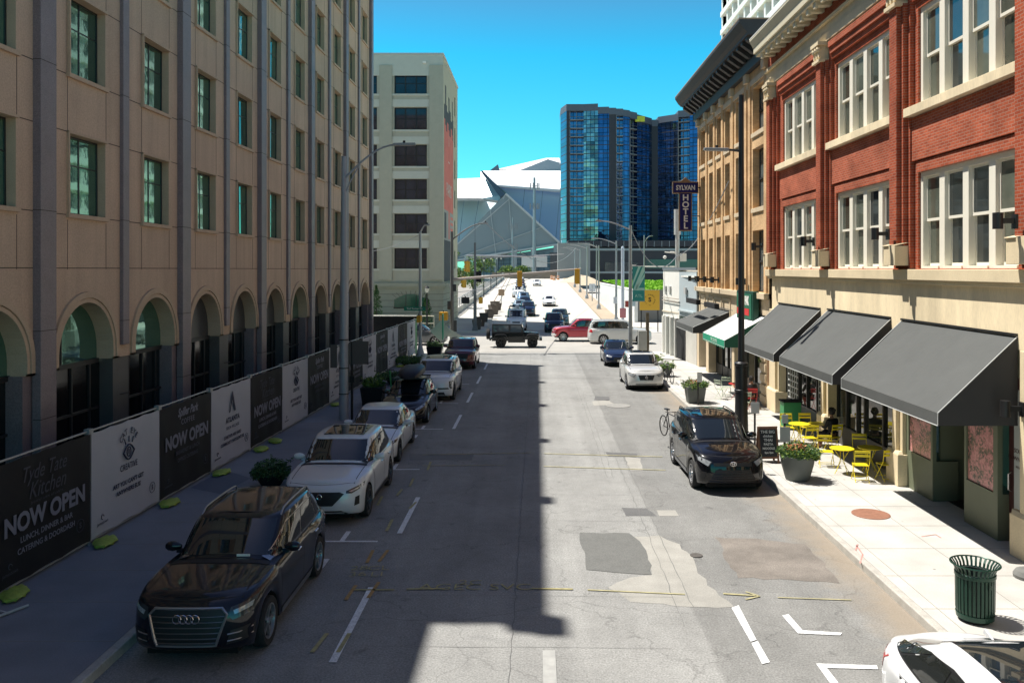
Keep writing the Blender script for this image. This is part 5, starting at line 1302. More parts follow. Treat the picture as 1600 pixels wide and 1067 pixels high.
# ================= FENCE WITH BANNERS =================
FA = math.atan2(-8.35+9.58, 42.6); FW = 3.04
bk = mat('black_banner', (.004,.004,.006), .7, bump=.2, bscale=5); wh = mat('white_banner', (.42,.42,.46), .75, noise=.03, scale=2, bump=.25, bscale=5)
ltx = mat('banner_light_text', (.20,.20,.25), .7); dtx = mat('banner_dark_text', (.03,.03,.06), .7); faintx = mat('banner_dim_text', (.06,.06,.08), .7)
TR = (R(90), 0, R(90))
def banner_obj(parent, dark):
    mb = MB(); n, k = 24, 12; rn = random.Random(5 if dark else 9)
    for j in range(k+1):
        for i in range(n+1):
            u, v = i/n, j/k; e = min(u,1-u,v,1-v)
            x = .035+.010*math.sin(u*19+v*3)*min(1,e*8)+.008*math.sin(v*11+u*5)*min(1,e*8)
            z = .10+2.28*v-(.025*abs(math.sin(u*math.pi*4)) if j == k else 0)+(.03*abs(math.sin(u*math.pi*3)) if j == 0 else 0)
            mb.v.append((x, .02+(FW-.04)*u, z))
    for j in range(k):
        for i in range(n): a = j*(n+1)+i; mb.f.append((a,a+1,a+n+2,a+n+1)); mb.m.append(0)
    return mb.build('banner', bk if dark else wh, parent, smooth=True)
def T(b, s, sz, y, z, m, **kw): return text('lettering', s, sz, m, b, (.062, y, z), TR, ext=.001, **kw)
def logo_s(b, m):
    mb = MB(); mb.tube([(.06, 2.62+.13*math.cos(a*.3), .55+.13*math.sin(a*.3)) for a in range(22) if a not in (5,16)], .006, 4, cap=False); mb.build('round_logo', m, b); T(b,'S',.16,2.62,.55,m,bold=.006)
    T(b,'JLL',.10,.42,.36,m,bold=.004) if False else None
    mb = MB(); mb.tube([(.06, .42+.05*math.cos(a*.6), .48+.05*math.sin(a*.6)) for a in range(9)], .008, 4); mb.build('corner_logo', m, b); T(b,'jamestown',.10,.42,.36,m)
def fence_panel(kind):
    root = thing('banner_hoarding', 'x', 'fence panel', (0,0,0)); b = banner_obj(root, kind in 'KS')
    yc = FW/2
    if kind == 'K':
        T(b,'Tyde Tate',.40,yc-.1,2.02,faintx,shear=.35,sx=.85); T(b,'Kitchen',.44,yc,1.68,faintx,shear=.35,sx=.85); T(b,'DOWNTOWN ATLANTA',.07,yc,1.46,faintx,spacing=1.4)
        T(b,'NOW OPEN',.47,yc,1.18,ltx,bold=.018,sx=.98); T(b,'LUNCH, DINNER & BAR',.155,yc,.86,ltx,bold=.002); T(b,'CATERING & DOORDASH',.155,yc,.66,ltx,bold=.002); logo_s(b, faintx)
    if kind == 'S':
        T(b,'Spiller Park',.30,yc,2.10,ltx,shear=.3,bold=.008,sx=.85); T(b,'COFFEE',.20,yc,1.84,ltx,spacing=1.2)
        T(b,'NOW OPEN',.47,yc,1.40,ltx,bold=.018,sx=.98); T(b,'BREAKFAST & LUNCH',.145,yc,1.08,faintx,bold=.004); T(b,'OFFICE CATERING',.145,yc,.88,faintx,bold=.004); logo_s(b, faintx)
    if kind == 'C':
        for i, ch in enumerate('CAT EYE'):
            a = (i-3)*.30
            if ch != ' ': text('lettering', ch, .19, dtx, b, (.062, yc+.42*math.sin(a), 1.72+.42*math.cos(a)), (R(90)-0, 0, R(90)), ext=.001, bold=.003).rotation_euler = (Matrix.Rotation(R(90),3,'Z') @ Matrix.Rotation(R(90),3,'X') @ Matrix.Rotation(-a,3,'Z')).to_euler()
        mb = MB()
        for sg in (1,-1): mb.tube([(.062, yc-.24+.48*k/12, 1.66+sg*.17*math.sin(math.pi*k/12)) for k in range(13)], .018, 5)
        mb.tube([(.062, yc+.085*math.cos(a*.5236), 1.66+.11*math.sin(a*.5236)) for a in range(13)], .014, 5, cap=False); mb.tube([(.062,yc,1.61),(.062,yc,1.72)],.014,5)
        for a in (-.5,0,.5): mb.tube([(.062,yc+.30*math.sin(a),1.66+.22*math.cos(a)),(.062,yc+.42*math.sin(a),1.66+.36*math.cos(a))], .014, 5)
        mb.build('eye_emblem', dtx, b)
        T(b,'CREATIVE',.20,yc,1.33,dtx,spacing=1.1,sx=.8,bold=.002); T(b,"ART YOU CAN'T GET",.14,yc,.98,dtx,bold=.004); T(b,'ANYWHERE ELSE',.14,yc,.80,dtx,bold=.004); logo_s(b, dtx)
    if kind == 'A':
        mb = MB(); mb.prism([(.06,yc-.27,1.55),(.06,yc-.20,1.55),(.06,yc+.03,2.05),(.06,yc-.02,2.16)], (.003,0,0)); mb.prism([(.06,yc+.12,1.55),(.06,yc+.24,1.55),(.06,yc-.0,2.16),(.06,yc-.06,2.02)], (.0035,0,0)); mb.build('peak_emblem', dtx, b)
        T(b,'ATLANTA',.21,yc,1.33,dtx,bold=.008,spacing=1.15); T(b,'TECH VILLAGE',.13,yc,1.10,dtx,spacing=1.2); T(b,'STARTUPS ARE HARD',.135,yc,.84,dtx,bold=.003); T(b,"COMMUNITY SHOULDN'T BE",.135,yc,.66,dtx,bold=.003); logo_s(b, dtx)
    mb = MB(); mb.tube([(0,0,2.42),(0,FW,2.42)], .022, 6); mb.tube([(0,0,.08),(0,FW,.08)], .02, 6); mb.tube([(0,.02,0),(0,.02,2.45)], .022, 6); mb.tube([(0,FW-.02,0),(0,FW-.02,2.45)], .022, 6)
    mb.box(-.06,.06,FW-.1,FW+.06,2.36,2.47); mb.build('pipe_frame', steel, root)
    return root
FP = {k: None for k in 'KCSA'}
desc = {'K':'black banner reading NOW OPEN below a script kitchen name','C':'white banner with a cat eye emblem','S':'black banner reading NOW OPEN below COFFEE','A':'white banner with a peaked emblem and ATLANTA'}
ordn = ['first','second','third','fourth','fifth','sixth','seventh','eighth','ninth','tenth','eleventh','twelfth','thirteenth','fourteenth']
for i in range(14):
    k = 'KCSA'[i%4]; o = FP[k] or fence_panel(k)
    if FP[k]: o = copy_tree(FP[k])
    else: FP[k] = o
    y = 14.62+FW*i*math.cos(FA); o.location = (-9.58+FW*i*math.sin(FA), y, .15); o.rotation_euler = (0,0,-FA)
    tag(o, desc[k]+', '+ordn[i]+' panel of the fence', None, 'fence panels along the left pavement')
# turned end of the fence and the far dark screen
t = thing('banner_hoarding', 'green mesh end panel closing the banner fence at the junction', 'fence panel', (-8.36,57.25,.15)); 
mb = MB(); mb.box(-.03,.03,0,.9,.05,2.4); mb.build('mesh_screen', mat('green_mesh', (.07,.22,.10), .8, noise=.2, scale=5), t); mb = MB(); mb.tube([(0,0,0),(0,0,2.45)],.03,6); mb.tube([(0,.9,0),(0,.9,2.45)],.03,6); mb.build('pipe_frame', steel, t)
t = thing('mesh_fence', 'dark mesh screen running left behind the end of the banner fence', 'fence', (-8.4,58.3,.15))
mb = MB(); mb.box(-7,0,-.02,.02,.05,2.55); mb.build('mesh_screen', mat('black_mesh', (.012,.012,.014), .9), t); mb = MB()
for k in range(4): mb.tube([(-7*k/3,.03,0),(-7*k/3,.03,2.6)],.03,6)
mb.tube([(-7,.03,2.6),(0,.03,2.6)],.03,6); mb.build('pipe_frame', steel_l, t)
# grey tarpaulin panel at the near end
t = thing('barrier_sheet', 'pale grey sheeted barrier panel standing at the lower left edge', 'barrier', (-9.25,13.2,.15), R(18))
mb = MB()
for i in range(9):
    for j in range(9):
        u, v = i/8, j/8; w_ = .55+.62*(1-v)**.8; mb.v.append((.02*math.sin(u*9+v*4), -1.1+w_*u*1.3, .02+v*1.15))
for i in range(8):
    for j in range(8): a = i*9+j; mb.f.append((a,a+9,a+10,a+1)); mb.m.append(0)
mb.build('sheet', mat('grey_tarp', (.30,.30,.36), .7, noise=.08, scale=3), t, smooth=True)
mb = MB(); mb.tube([(0.03,-.42,0),(0.03,-.42,2.0)], .035, 8); mb.tube([(.03,-.46,.98),(.03,-.2,1.0)], .03, 6); mb.build('post', steel, t)
t = thing('foot_bar', 'short galvanised fence foot lying on the left pavement', 'fence foot', (-8.95,14.1,.17), R(-25))
mb = MB(); mb.tube([(0,-.35,.02),(0,.35,.02)], .022, 6); mb.box(-.3,.02,-.02,.02,0,.02); mb.build('bar', steel_l, t)
# sandbags
bagm = mat('lime_sandbag', (.34,.42,.06), .7, noise=.25, scale=9, bump=.5, bscale=14)
spots = [(-9.2,17.75,.2),(-9.12,20.7,.1),(-9.0,23.8,-.1),(-8.9,26.9,.15),(-8.85,28.2,.5),(-8.62,35.8,0),(-9.35,14.9,.4),(-8.3,46.6,.2),(-8.2,50.0,-.1)]
bl = ['beneath the joint of the first and second banners','at the foot of the third banner','at the foot of the cable end of the third banner','below the joint of the fourth and fifth banners','just past the fourth banner foot','in front of the tall street lamp foot','below the nearest black banner','far along the banner fence','furthest along the banner fence']
bag0 = None
for (x,y,a), l in zip(spots, bl):
    if bag0 is None:
        bag0 = thing('sandbag', '', 'sandbag', (0,0,0)); mb = MB()
        for j in range(9):
            u = j/8; r_ = .17*math.sin(math.pi*(.06+.88*u))**.45*(1-.12*math.sin(u*9))
            for k in range(12):
                an = 2*math.pi*k/12; mb.v.append((r_*math.cos(an)*(1.25+.13*math.sin(5*an+j*1.7)), -.36+.72*u+.03*math.sin(an*3), .055+(.05*math.sin(an)+.018*math.sin(an*4+j*2.1))*(.6+.5*math.sin(math.pi*u))))
        for j in range(8):
            for k in range(12): mb.f.append((j*12+k,j*12+(k+1)%12,(j+1)*12+(k+1)%12,(j+1)*12+k)); mb.m.append(0)
        mb.f += [tuple(range(12)), tuple(96+k for k in range(12))]; mb.m += [0,0]
        mb.build('bag', bagm, bag0, smooth=True, angle=60); o = bag0
    else: o = copy_tree(bag0)
    o.location = (x,y,.15); o.rotation_euler = (0,0,a); tag(o, 'lime green sandbag '+l, None, 'sandbags holding the banner fence')
# dark plate on left pavement
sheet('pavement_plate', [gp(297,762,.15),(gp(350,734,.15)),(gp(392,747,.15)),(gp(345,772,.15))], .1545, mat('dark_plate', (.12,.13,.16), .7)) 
# ================= PLANTERS =================
def planter(name, label, x, y, r, h, fr, fh, n, mats, potm, square=False, flowers=0, z=.15, size=.05, group=None, seed=1):
    t = thing(name, label, 'planter', (x,y,z), group=group); mb = MB()
    if square:
        b, tp = r*.78, r
        mb.v += [(-b,-b,0),(b,-b,0),(b,b,0),(-b,b,0),(-tp,-tp,h),(tp,-tp,h),(tp,tp,h),(-tp,tp,h)]
        for f in ((0,3,2,1),(0,1,5,4),(1,2,6,5),(2,3,7,6),(3,0,4,7),(4,5,6,7)): mb.f.append(f); mb.m.append(0)
        mb.build('pot', potm, t, bevel=.02)
    else:
        mb.lathe([(.001,0),(r*.62,0),(r*.68,.03),(r*.90,h*.6),(r*.98,h*.92),(r,h),(r*.90,h),(r*.88,h-.06),(.001,h-.06)], n=36); mb.build('pot', potm, t, smooth=True)
    rnd = random.Random(seed); mb = MB(); mb.leaves((0,0,h+fh*.25), (fr,fr,fh*.62), n, size, rnd, 0, 3)
    for k in range(10):
        a = rnd.uniform(0,6.28); mb.leaves((fr*.75*math.cos(a), fr*.75*math.sin(a), h+rnd.uniform(-.02,.12)), (fr*.35,fr*.35,fh*.35), n//14, size, rnd, 0, 3)
    for k in range(16):
        a = rnd.uniform(0,6.28); q = (fr*rnd.uniform(.8,1.15)*math.cos(a), fr*rnd.uniform(.8,1.15)*math.sin(a), h+fh*rnd.uniform(.1,.95)); mb.tube([(0,0,h),q], .006, 3, 1); mb.leaves(q, (.07,.07,.07), 9, size*.8, rnd, 0, 3)
    mb.build('foliage', mats, t)
    if flowers:
        mb = MB(); mb.leaves((-.05,-.1,h+fh*.62), (fr*.55,fr*.4,fh*.3), flowers, size*.9, rnd); mb.build('flowers', leafo, t)
    return t
potg = mat('slate_pot', (.115,.125,.115), .75, noise=.08, scale=3)
planter('flower_planter','large round grey planter spilling leafy green and coral plants beside the sunny kerb',7.28,23.2,.48,.68,.56,.38,1400,[leaf1,leaf2,leaf3],potg,flowers=170,seed=3)
planter('flower_planter','square grey planter with trailing greenery beside a thin black sign post',6.98,36.6,.42,.70,.60,.36,900,[leaf1,leaf2,leaf3],potg,square=True,flowers=90,seed=4)
planter('flower_planter','low planter of yellow green plants at the sunny junction corner',6.75,50.2,.6,.35,.85,.45,900,[leaf3,leaf1,leaf3],potg,flowers=60,seed=5,size=.07)
planter('flower_planter','small planter with green plants behind the silver crossover',7.05,45.6,.4,.45,.55,.4,500,[leaf1,leaf3,leaf1],potg,seed=6,size=.06)
planter('shrub_planter','dark leafy shrub in a planter on the shaded left pavement',-7.2,22.6,.40,.3,.50,.45,1300,[leaf2,leaf2,leaf1],blackm,seed=8,size=.045)
planter('shrub_planter','square black planter with plants beside the green scooters',-6.98,35.6,.48,.85,.45,.5,350,[leaf1,leaf2,leaf3],blackm,square=True,seed=9,size=.08)
planter('shrub_planter','low dark hedge planter along the shaded left kerb',-7.2,42.5,.5,.3,.9,.4,700,[leaf2,leaf1,leaf2],blackm,seed=10,size=.07)
planter('shrub_planter','dark planter in front of the white diamond sign',-6.75,55.2,.5,.75,.55,.35,350,[leaf2,leaf1,leaf1],blackm,square=True,seed=12,size=.07)
planter('shrub_planter','low ground planter near the green fence end',-7.75,50.6,.5,.25,.9,.4,700,[leaf2,leaf1,leaf1],blackm,seed=13,size=.07)
# ================= TRASH CAN =================
t = thing('litter_bin', 'dark green slatted metal litter bin with a flared rim on the right pavement', 'litter bin', (7.33,13.9,.15))
grn = mat('bin_green', (.015,.055,.038), .35, .3)
mb = MB()
for k in range(30):
    a = 2*math.pi*k/30; ca, sa = math.cos(a), math.sin(a)
    prof = [(.275,.10),(.30,.2),(.305,.70),(.30,.80),(.325,.88),(.375,.945)]
    for i in range(5):
        r0,z0 = prof[i]; r1,z1 = prof[i+1]; hw = .021 if i < 3 else .017
        q = []
        for rr0, zz in ((r0,z0),(r1,z1)):
            for (dr, s_) in ((0,-1),(0,1),(-.012,1),(-.012,-1)): q.append(((rr0+dr)*ca-s_*hw*sa,(rr0+dr)*sa+s_*hw*ca,zz))
        mb.add(q, [(0,1,5,4),(1,2,6,5),(2,3,7,6),(3,0,4,7)])
mb.build('slats', grn, t)
mb = MB(); mb.tube([(.38*math.cos(a*math.pi/20),.38*math.sin(a*math.pi/20),.95) for a in range(41)], .013, 6, cap=False); mb.build('rim_ring', grn, t, smooth=True)
mb = MB(); mb.lathe([(.31,.74),(.318,.75),(.318,.80),(.31,.81)], n=36); mb.build('hoop', grn, t, smooth=True); mb = MB(); mb.lathe([(.28,.06),(.29,.06),(.30,.14),(.28,.14)], n=36); mb.build('hoop', grn, t, smooth=True)
mb = MB(); mb.lathe([(.001,.06),(.25,.06),(.27,.78),(.29,.80),(.255,.80),(.25,.55),(.001,.55)], n=30); mb.build('liner', mat('bin_liner', (.02,.03,.028), .6), t, smooth=True)
mb = MB(); mb.lathe([(.001,0),(.22,0),(.22,.06),(.001,.06)], n=24); mb.build('base', blackm, t); text('lettering','R',.13,mat('bin_mark',(.05,.09,.07),.5),t,(.09,-.318,.64),(R(90),0,R(15)))
for pts_ in ([(1338,852),(1348,866),(1344,880)],[(1340,850),(1337,860)],[(1470,840),(1462,835),(1440,838)]):
    for p_, q_ in zip(pts_, pts_[1:]):
        A_, B_ = Vector(gp(*p_,.15)), Vector(gp(*q_,.15)); n_ = Vector((-(B_-A_).y,(B_-A_).x)).normalized()*.015; sheet('spray_mark', [tuple(A_-n_),tuple(A_+n_),tuple(B_+n_),tuple(B_-n_)], .157, mat('pink_marking', (.5,.25,.22), .9, noise=.3, scale=10))
# boulder by the pier
o = MB(); o.lathe([(.001,0),(.26,0),(.27,.06),(.22,.14),(.12,.18),(.001,.19)], n=18); b_ = o.build('door_stone', mat('grey_stone', (.16,.16,.15), .9, noise=.2, scale=8), smooth=True); b_.location = (9.35,15.8,.15); tag(b_, 'small grey rounded stone against the near limestone pier', 'stone')
# ================= CHAIRS AND TABLES =================
red_c = mat('red_powder_coat', (.5,.03,.03), .4); mint = mat('pale_mint_coat', (.55,.62,.48), .4)
def chair(m, name='bistro_chair'):
    t = thing(name, '', 'chair')
    s = MB()
    for k in range(6): s.box(-.19,.19,-.17+.062*k,-.12+.062*k,.44,.455)
    s.build('seat', m, t)
    b = MB()
    b.box(-.19,.19,-.235,-.22,.80,.86); b.box(-.19,.19,-.222,-.207,.70,.76)
    b.build('backrest', m, t)
    for s_ in (1,-1):
        l = MB(); l.tube([(s_*.20,-.245,.88),(s_*.20,-.19,.55),(s_*.20,.20,0)], .010, 6); l.build('leg', m, t)
        l = MB(); l.tube([(s_*.178,.17,.44),(s_*.178,-.24,0)], .010, 6); l.build('leg', m, t)
    r = MB(); r.tube([(-.20,.13,.10),(.20,.13,.10)], .008, 5); r.tube([(-.178,-.18,.07),(.178,-.18,.07)], .008, 5); r.tube([(-.2,-.243,.87),(.2,-.243,.87)], .010, 6); r.build('stretcher', m, t)
    return t
def table(m, r=.34):
    t = thing('bistro_table', '', 'table')
    s = MB(); s.lathe([(.001,.70),(r-.01,.70),(r,.71),(r,.725),(r-.015,.73),(.001,.73)], n=32); s.build('tabletop', m, t)
    for k in range(4):
        a = math.pi/4+math.pi/2*k; l = MB(); l.tube([(.22*math.cos(a),.22*math.sin(a),.70),(-.20*math.cos(a)*.2,.2*math.sin(a)*.3,.36),(.25*math.cos(a+.5),.25*math.sin(a+.5),0)], .010, 6); l.build('leg', m, t)
    return t
CY = chair(yellow_c); TYb = table(yellow_c)
cs = [(8.62,28.5,180,'behind the far yellow table'),(9.3,28.6,180,'behind the wall side far table'),(8.78,26.75,5,'in front of the far yellow table, back to the camera'),(9.58,26.9,20,'under the seated person in black'),
      (8.62,24.75,170,'behind the near yellow table'),(8.98,23.05,-8,'in full sun in front of the near yellow table'),(9.72,23.15,10,'in the shade beside the sunlit yellow chair'),(9.75,25.0,170,'against the shop window behind the shaded table')]
for i, (x,y,a,l) in enumerate(cs):
    o = CY if i == 0 else copy_tree(CY); o.location = (x,y,.15); o.rotation_euler = (0,0,R(a)); tag(o, 'yellow folding chair '+l, None, 'yellow folding chairs of the cafe')
ts = [(8.75,27.7,'yellow round table in front of the two far yellow chairs'),(9.40,27.7,'yellow round table beside the seated person in black'),(8.78,23.9,'yellow round table fully sunlit next to the near chairs'),(9.62,24.0,'yellow round table in awning shade by the shop window')]
for i, (x,y,l) in enumerate(ts):
    o = TYb if i == 0 else copy_tree(TYb); o.location = (x,y,.15); o.rotation_euler = (0,0,.3*i); tag(o, l, None, 'yellow round cafe tables')
CM = chair(mint); CM.location = (8.35,37.6,.15); CM.rotation_euler = (0,0,R(-60)); tag(CM, 'pale mint chair angled left of the red table', None, 'pale chairs at the red tables')
o = copy_tree(CM); o.location = (8.75,38.3,.15); o.rotation_euler = (0,0,R(170)); tag(o, 'pale mint chair behind the red table')
o = copy_tree(CM); o.location = (8.45,33.9,.15); o.rotation_euler = (0,0,R(20)); tag(o, 'pale mint chair nearest the black lamp post')
TR1 = table(red_c, .36); TR1.location = (9.0,37.4,.15); tag(TR1, 'small red round table outside the tan building')
CR = chair(red_c); CR.location = (9.05,35.0,.15); CR.rotation_euler = (0,0,R(-5)); tag(CR, 'red chair beside the black lamp post holding a seated person')
# cup on table
o = MB(); o.lathe([(.001,0),(.03,0),(.04,.1),(.001,.1)], n=14); c_ = o.build('cup', white_p, smooth=True); c_.location = (9.55,27.6,.88); tag(c_, 'white paper cup on the table by the seated person', 'cup')
# ================= PEOPLE =================
def skinobj(name, chains, m, parent, sub=1):
    me = bpy.data.meshes.new(name); vs_ = []; es = []; rad = []
    idx = {}
    for ch in chains:
        prev = None
        for (p, r_) in ch:
            key = tuple(round(c,4) for c in p)
            if key not in idx: idx[key] = len(vs_); vs_.append(p); rad.append(r_)
            if prev is not None and prev != idx[key]: es.append((prev, idx[key]))
            prev = idx[key]
    me.from_pydata(vs_, es, []); me.materials.append(m); o = bpy.data.objects.new(name, me); C.objects.link(o); o.parent = parent
    md = o.modifiers.new('skin','SKIN'); md.use_smooth_shade = True
    for i, r_ in enumerate(rad):
        sv = me.skin_vertices[0].data[i]; sv.radius = (r_, r_) if not isinstance(r_, tuple) else r_
    me.skin_vertices[0].data[0].use_root = True
    s = o.modifiers.new('sub','SUBSURF'); s.levels = sub; s.render_levels = sub
    return o
def person(label, x, y, rz, cloth, trous, shoe, z=.15, skin=(.30,.15,.09)):
    t = thing('person', label, 'person', (x,y,z), rz)
    sk = mat('skin_%d' % int(skin[0]*100), skin, .55)
    hand = lambda s: [[((s*.13,.30,.76),.026),((s*.10,.36,.765),.024)]]
    ch = [[((0,0,.52),.12),((0,-.03,.75),.11),((0,-.01,.98),.12),((0,.01,1.08),.05),((0,.035,1.16),.055),((0,.045,1.22),.085),((0,.045,1.31),.08)]]
    for s in (1,-1):
        ch.append([((0,-.01,.98),.12),((s*.17,-.01,1.0),.055),((s*.23,.06,.78),.042),((s*.13,.30,.76),.026),((s*.10,.36,.765),.024)])
        ch.append([((0,0,.52),.12),((s*.10,.03,.50),.085),((s*.11,.44,.53),.06),((s*.10 if s<0 else -.02,.46,.12),.04),((s*.10 if s<0 else -.02,.56,.05),.035)])
    b = skinobj('body', ch, sk, t)
    tt = [[((0,-.0,.54),.15),((0,-.035,.75),.135),((0,-.015,.97),.14),((0,.0,1.05),.075)]]
    for s in (1,-1): tt.append([((0,-.015,.97),.14),((s*.18,-.01,1.0),.075),((s*.245,.06,.77),.058),((s*.16,.26,.76),.042)])
    skinobj('jacket', tt, cloth, t)
    tr = [[((0,0,.53),.14),((-.10,.05,.50),.105),((-.12,.44,.54),.078),((-.10,.46,.2),.055)],[((0,0,.53),.14),((.10,.05,.50),.105),((.10,.42,.60),.078),((-.03,.50,.22),.055)]]
    skinobj('trousers', tr, trous, t)
    for (fx_, fz_) in ((-.10,.05),(-.03,.10)): skinobj('shoe', [[((fx_,.44,fz_),.045),((fx_,.52,fz_-.01),.045),((fx_,.62,fz_-.015),.038)]], shoe, t)
    mb = MB(); mb.lathe([(.001,.125),(.07,.11),(.105,.05),(.112,-.02),(.095,-.09),(.06,-.12)], (0,.015,1.30), 18); mb.lathe([(.001,.05),(.04,.03),(.05,0),(.03,-.04),(.001,-.05)], (0,-.10,1.34), 12); mb.build('hair', mat('dark_hair', (.012,.009,.007), .7), t, smooth=True)
    f = MB(); f.tube([(0,.12,1.29),(0,.145,1.255),(0,.125,1.24)], [.012,.016,.01], 6)
    for s in (1,-1): f.tube([(s*.105,.03,1.31),(s*.115,.03,1.27),(s*.10,.035,1.23)], [.012,.018,.01], 6)
    f.build('face', sk, t, smooth=True)
    for s in (1,-1):
        h = MB()
        for k in range(4): x0 = s*(.075+.018*k); h.tube([(x0,.375,.77),(x0-s*.004,.41,.765),(x0-s*.008,.435-.004*abs(k-1),.75)], [.009,.0085,.007], 6)
        h.tube([(s*.075,.355,.77),(s*.05,.375,.775),(s*.04,.40,.77)], [.010,.0095,.007], 6); h.build('fingers', sk, t, smooth=True)
    return t
person('seated person in black clothes and pink shoes seen from behind at the cafe', 9.58,26.95, R(28), mat('black_cloth', (.010,.010,.012), .9), mat('black_denim', (.012,.012,.014), .9), mat('pink_shoe', (.42,.14,.18), .7), z=.12)
person('seated person in dark clothes on the red chair behind the black lamp', 9.05,35.0, R(-5), mat('dark_coat', (.02,.018,.02), .9), mat('black_denim', (0,0,0)), mat('brown_shoe', (.15,.05,.04), .7), z=.12)
# ================= SANDWICH BOARD, SIGN POSTS =================
wood = mat('brown_wood', (.16,.075,.04), .6, noise=.2, scale=6)
t = thing('chalkboard_sign', 'wooden A-frame chalkboard with white handwriting beside the black SUV', 'chalkboard', (7.02,25.3,.15), R(4))
for s in (1,-1):
    mb = MB(); d = s*.22
    def Q(x,z): return (x, -d*(1-z/1.08), z)
    for (a,b2,c_,e_) in ((-.31,-.25,0,1.08),(.25,.31,0,1.08),(-.25,.25,1.0,1.08),(-.25,.25,.14,.20)): mb.prism([Q(a,c_),Q(b2,c_),Q(b2,e_),Q(a,e_)], (0,.025*s,0))
    mb.build('frame', wood, t)
    mb = MB(); mb.prism([Q(-.25,.20),Q(.25,.20),Q(.25,1.0),Q(-.25,1.0)], (0,.015*s,0)); bd_ = mb.build('board', mat('slate_board', (.02,.026,.03), .8), t)
    if s == 1:
        for i, (ss, sz) in enumerate((('THE BIG',.12),('chicken',.10),('THAI',.12),('PASTA',.10),('NOODLE',.09),('5pm 7pm',.07))):
            z = .92-.12*i; text('lettering', ss, sz, mat('chalk', (.6,.62,.6), .9), t, (0,-.22*(1-z/1.08)-.008,z), (R(90-11),0,0), ext=.001, bold=.003)
def post(name, label, x, y, h, boxes, z=.15, m=black, r=.035, cat='sign post'):
    t = thing(name, label, cat, (x,y,z)); mb = MB(); mb.tube([(0,0,0),(0,0,h)], r, 8); mb.build('post', m, t)
    for (x0,x1,z0,z1,mm,nm) in boxes: mb = MB(); mb.box(x0,x1,-.06,-.036,z0,z1); mb.build(nm, mm, t, bevel=.004)
    return t
sgb = mat('sign_grey', (.42,.43,.42), .6)
post('sign_post','thin black post with a grey sign plate behind the flower planter',7.28,24.4,1.62,[(-.15,.15,.80,1.25,sgb,'sign_plate'),(-.09,.09,1.35,1.60,sgb,'sign_plate')])
post('sign_post','thin black post with a small grey plate behind the chalkboard',7.3,27.8,1.42,[(-.14,.14,1.05,1.42,sgb,'sign_plate')])
post('sign_post','thin black post in front of the square planter',6.98,35.9,1.42,[(-.05,.16,1.0,1.42,sgb,'sign_plate')])
t = thing('utility_box', 'bright green utility box standing by the shopfront', 'utility box', (9.35,30.6,.15)); mb = MB(); mb.box(-.32,.32,-.25,.25,0,1.0); mb.build('cabinet', mat('green_cabinet', (.03,.22,.07), .5), t, bevel=.02); mb = MB(); mb.box(-.36,.36,-.29,.29,1.0,1.05); mb.build('lid', blackm, t)
for (x,y,a,l) in ((-7.42,36.0,20,'in front of the black planter'),(-7.15,39.5,50,'behind the black planter')):
    t = thing('electric_scooter', 'green kick scooter parked '+l, 'scooter', (x,y,.15), R(a), group='green scooters on the left pavement'); gg = mat('scooter_green', (.04,.33,.10), .45)
    mb = MB(); mb.tube([(0,-.42,.16),(0,-.36,.55),(0,-.30,1.08)], .032, 8); mb.build('stem', gg, t); mb = MB(); mb.tube([(-.26,-.28,1.08),(0,-.30,1.10),(.26,-.28,1.08)], .02, 6); mb.build('handlebar', blackm, t)
    mb = MB(); mb.box(-.08,.08,-.30,.38,.10,.15); mb.build('deck', gg, t, bevel=.01)
    for yy in (-.44,.45): mb = MB(); mb.lathe([(.001,-.03),(.10,-.03),(.12,-.02),(.12,.02),(.10,.03),(.001,.03)], (0,yy,.12), 18, axis='x'); mb.build('wheel', rubber, t, smooth=True)
def bicycle(label, x, y, rz, z=0):
    t = thing('bicycle', label, 'bicycle', (x,y,z), rz); fm = mat('bike_frame', (.03,.03,.035), .4)
    for yy in (-.52,.52):
        mb = MB(); mb.tube([(0,yy+.33*math.cos(a*math.pi/14),.345+.33*math.sin(a*math.pi/14)) for a in range(29)], .020, 6, cap=False)
        w_ = mb.build('wheel', rubber, t, smooth=True); mb = MB()
        for a in range(12): mb.tube([(0,yy,.345),(0,yy+.32*math.cos(a*.5236),.345+.32*math.sin(a*.5236))], .003, 3)
        mb.build('spokes', alloy, w_)
    mb = MB()
    for P_ in ([(0,-.52,.345),(0,-.42,.85)],[(0,-.40,.72),(0,.0,.30)],[(0,-.42,.80),(0,.20,.82)],[(0,0,.30),(0,.22,.92)],[(0,0,.30),(0,.52,.345)],[(0,.52,.345),(0,.19,.80)]): mb.tube(P_, .018, 6)
    mb.build('frame', fm, t); mb = MB(); mb.tube([(-.28,-.30,.95),(-.1,-.43,.95),(.1,-.43,.95),(.28,-.30,.95)], .014, 6); mb.tube([(0,-.42,.85),(0,-.43,.95)],.015,6); mb.build('handlebar', black, t); mb = MB(); mb.box(-.07,.07,.12,.36,.92,.96); mb.build('saddle', black, t, bevel=.02); return t
bicycle('black bicycle carried across the back of the black SUV', 4.42,27.55, R(14), z=.40)
bicycle('black bicycle leaning on the pavement beside the silvery crossover', 6.85,43.0, R(8), z=.15)
o = MB(); o.tube([(0,0,0),(0,.45,0)], .03, 6); o.tube([(0,.45,0),(0,.45,.75)], .03, 6); o.tube([(-.3,.45,.72),(.3,.45,.72)],.025,6); h_ = o.build('bike_rack', black); h_.location = (5.05,26.85,.5); tag(h_, 'black hitch bike rack behind the black SUV', 'bike rack')
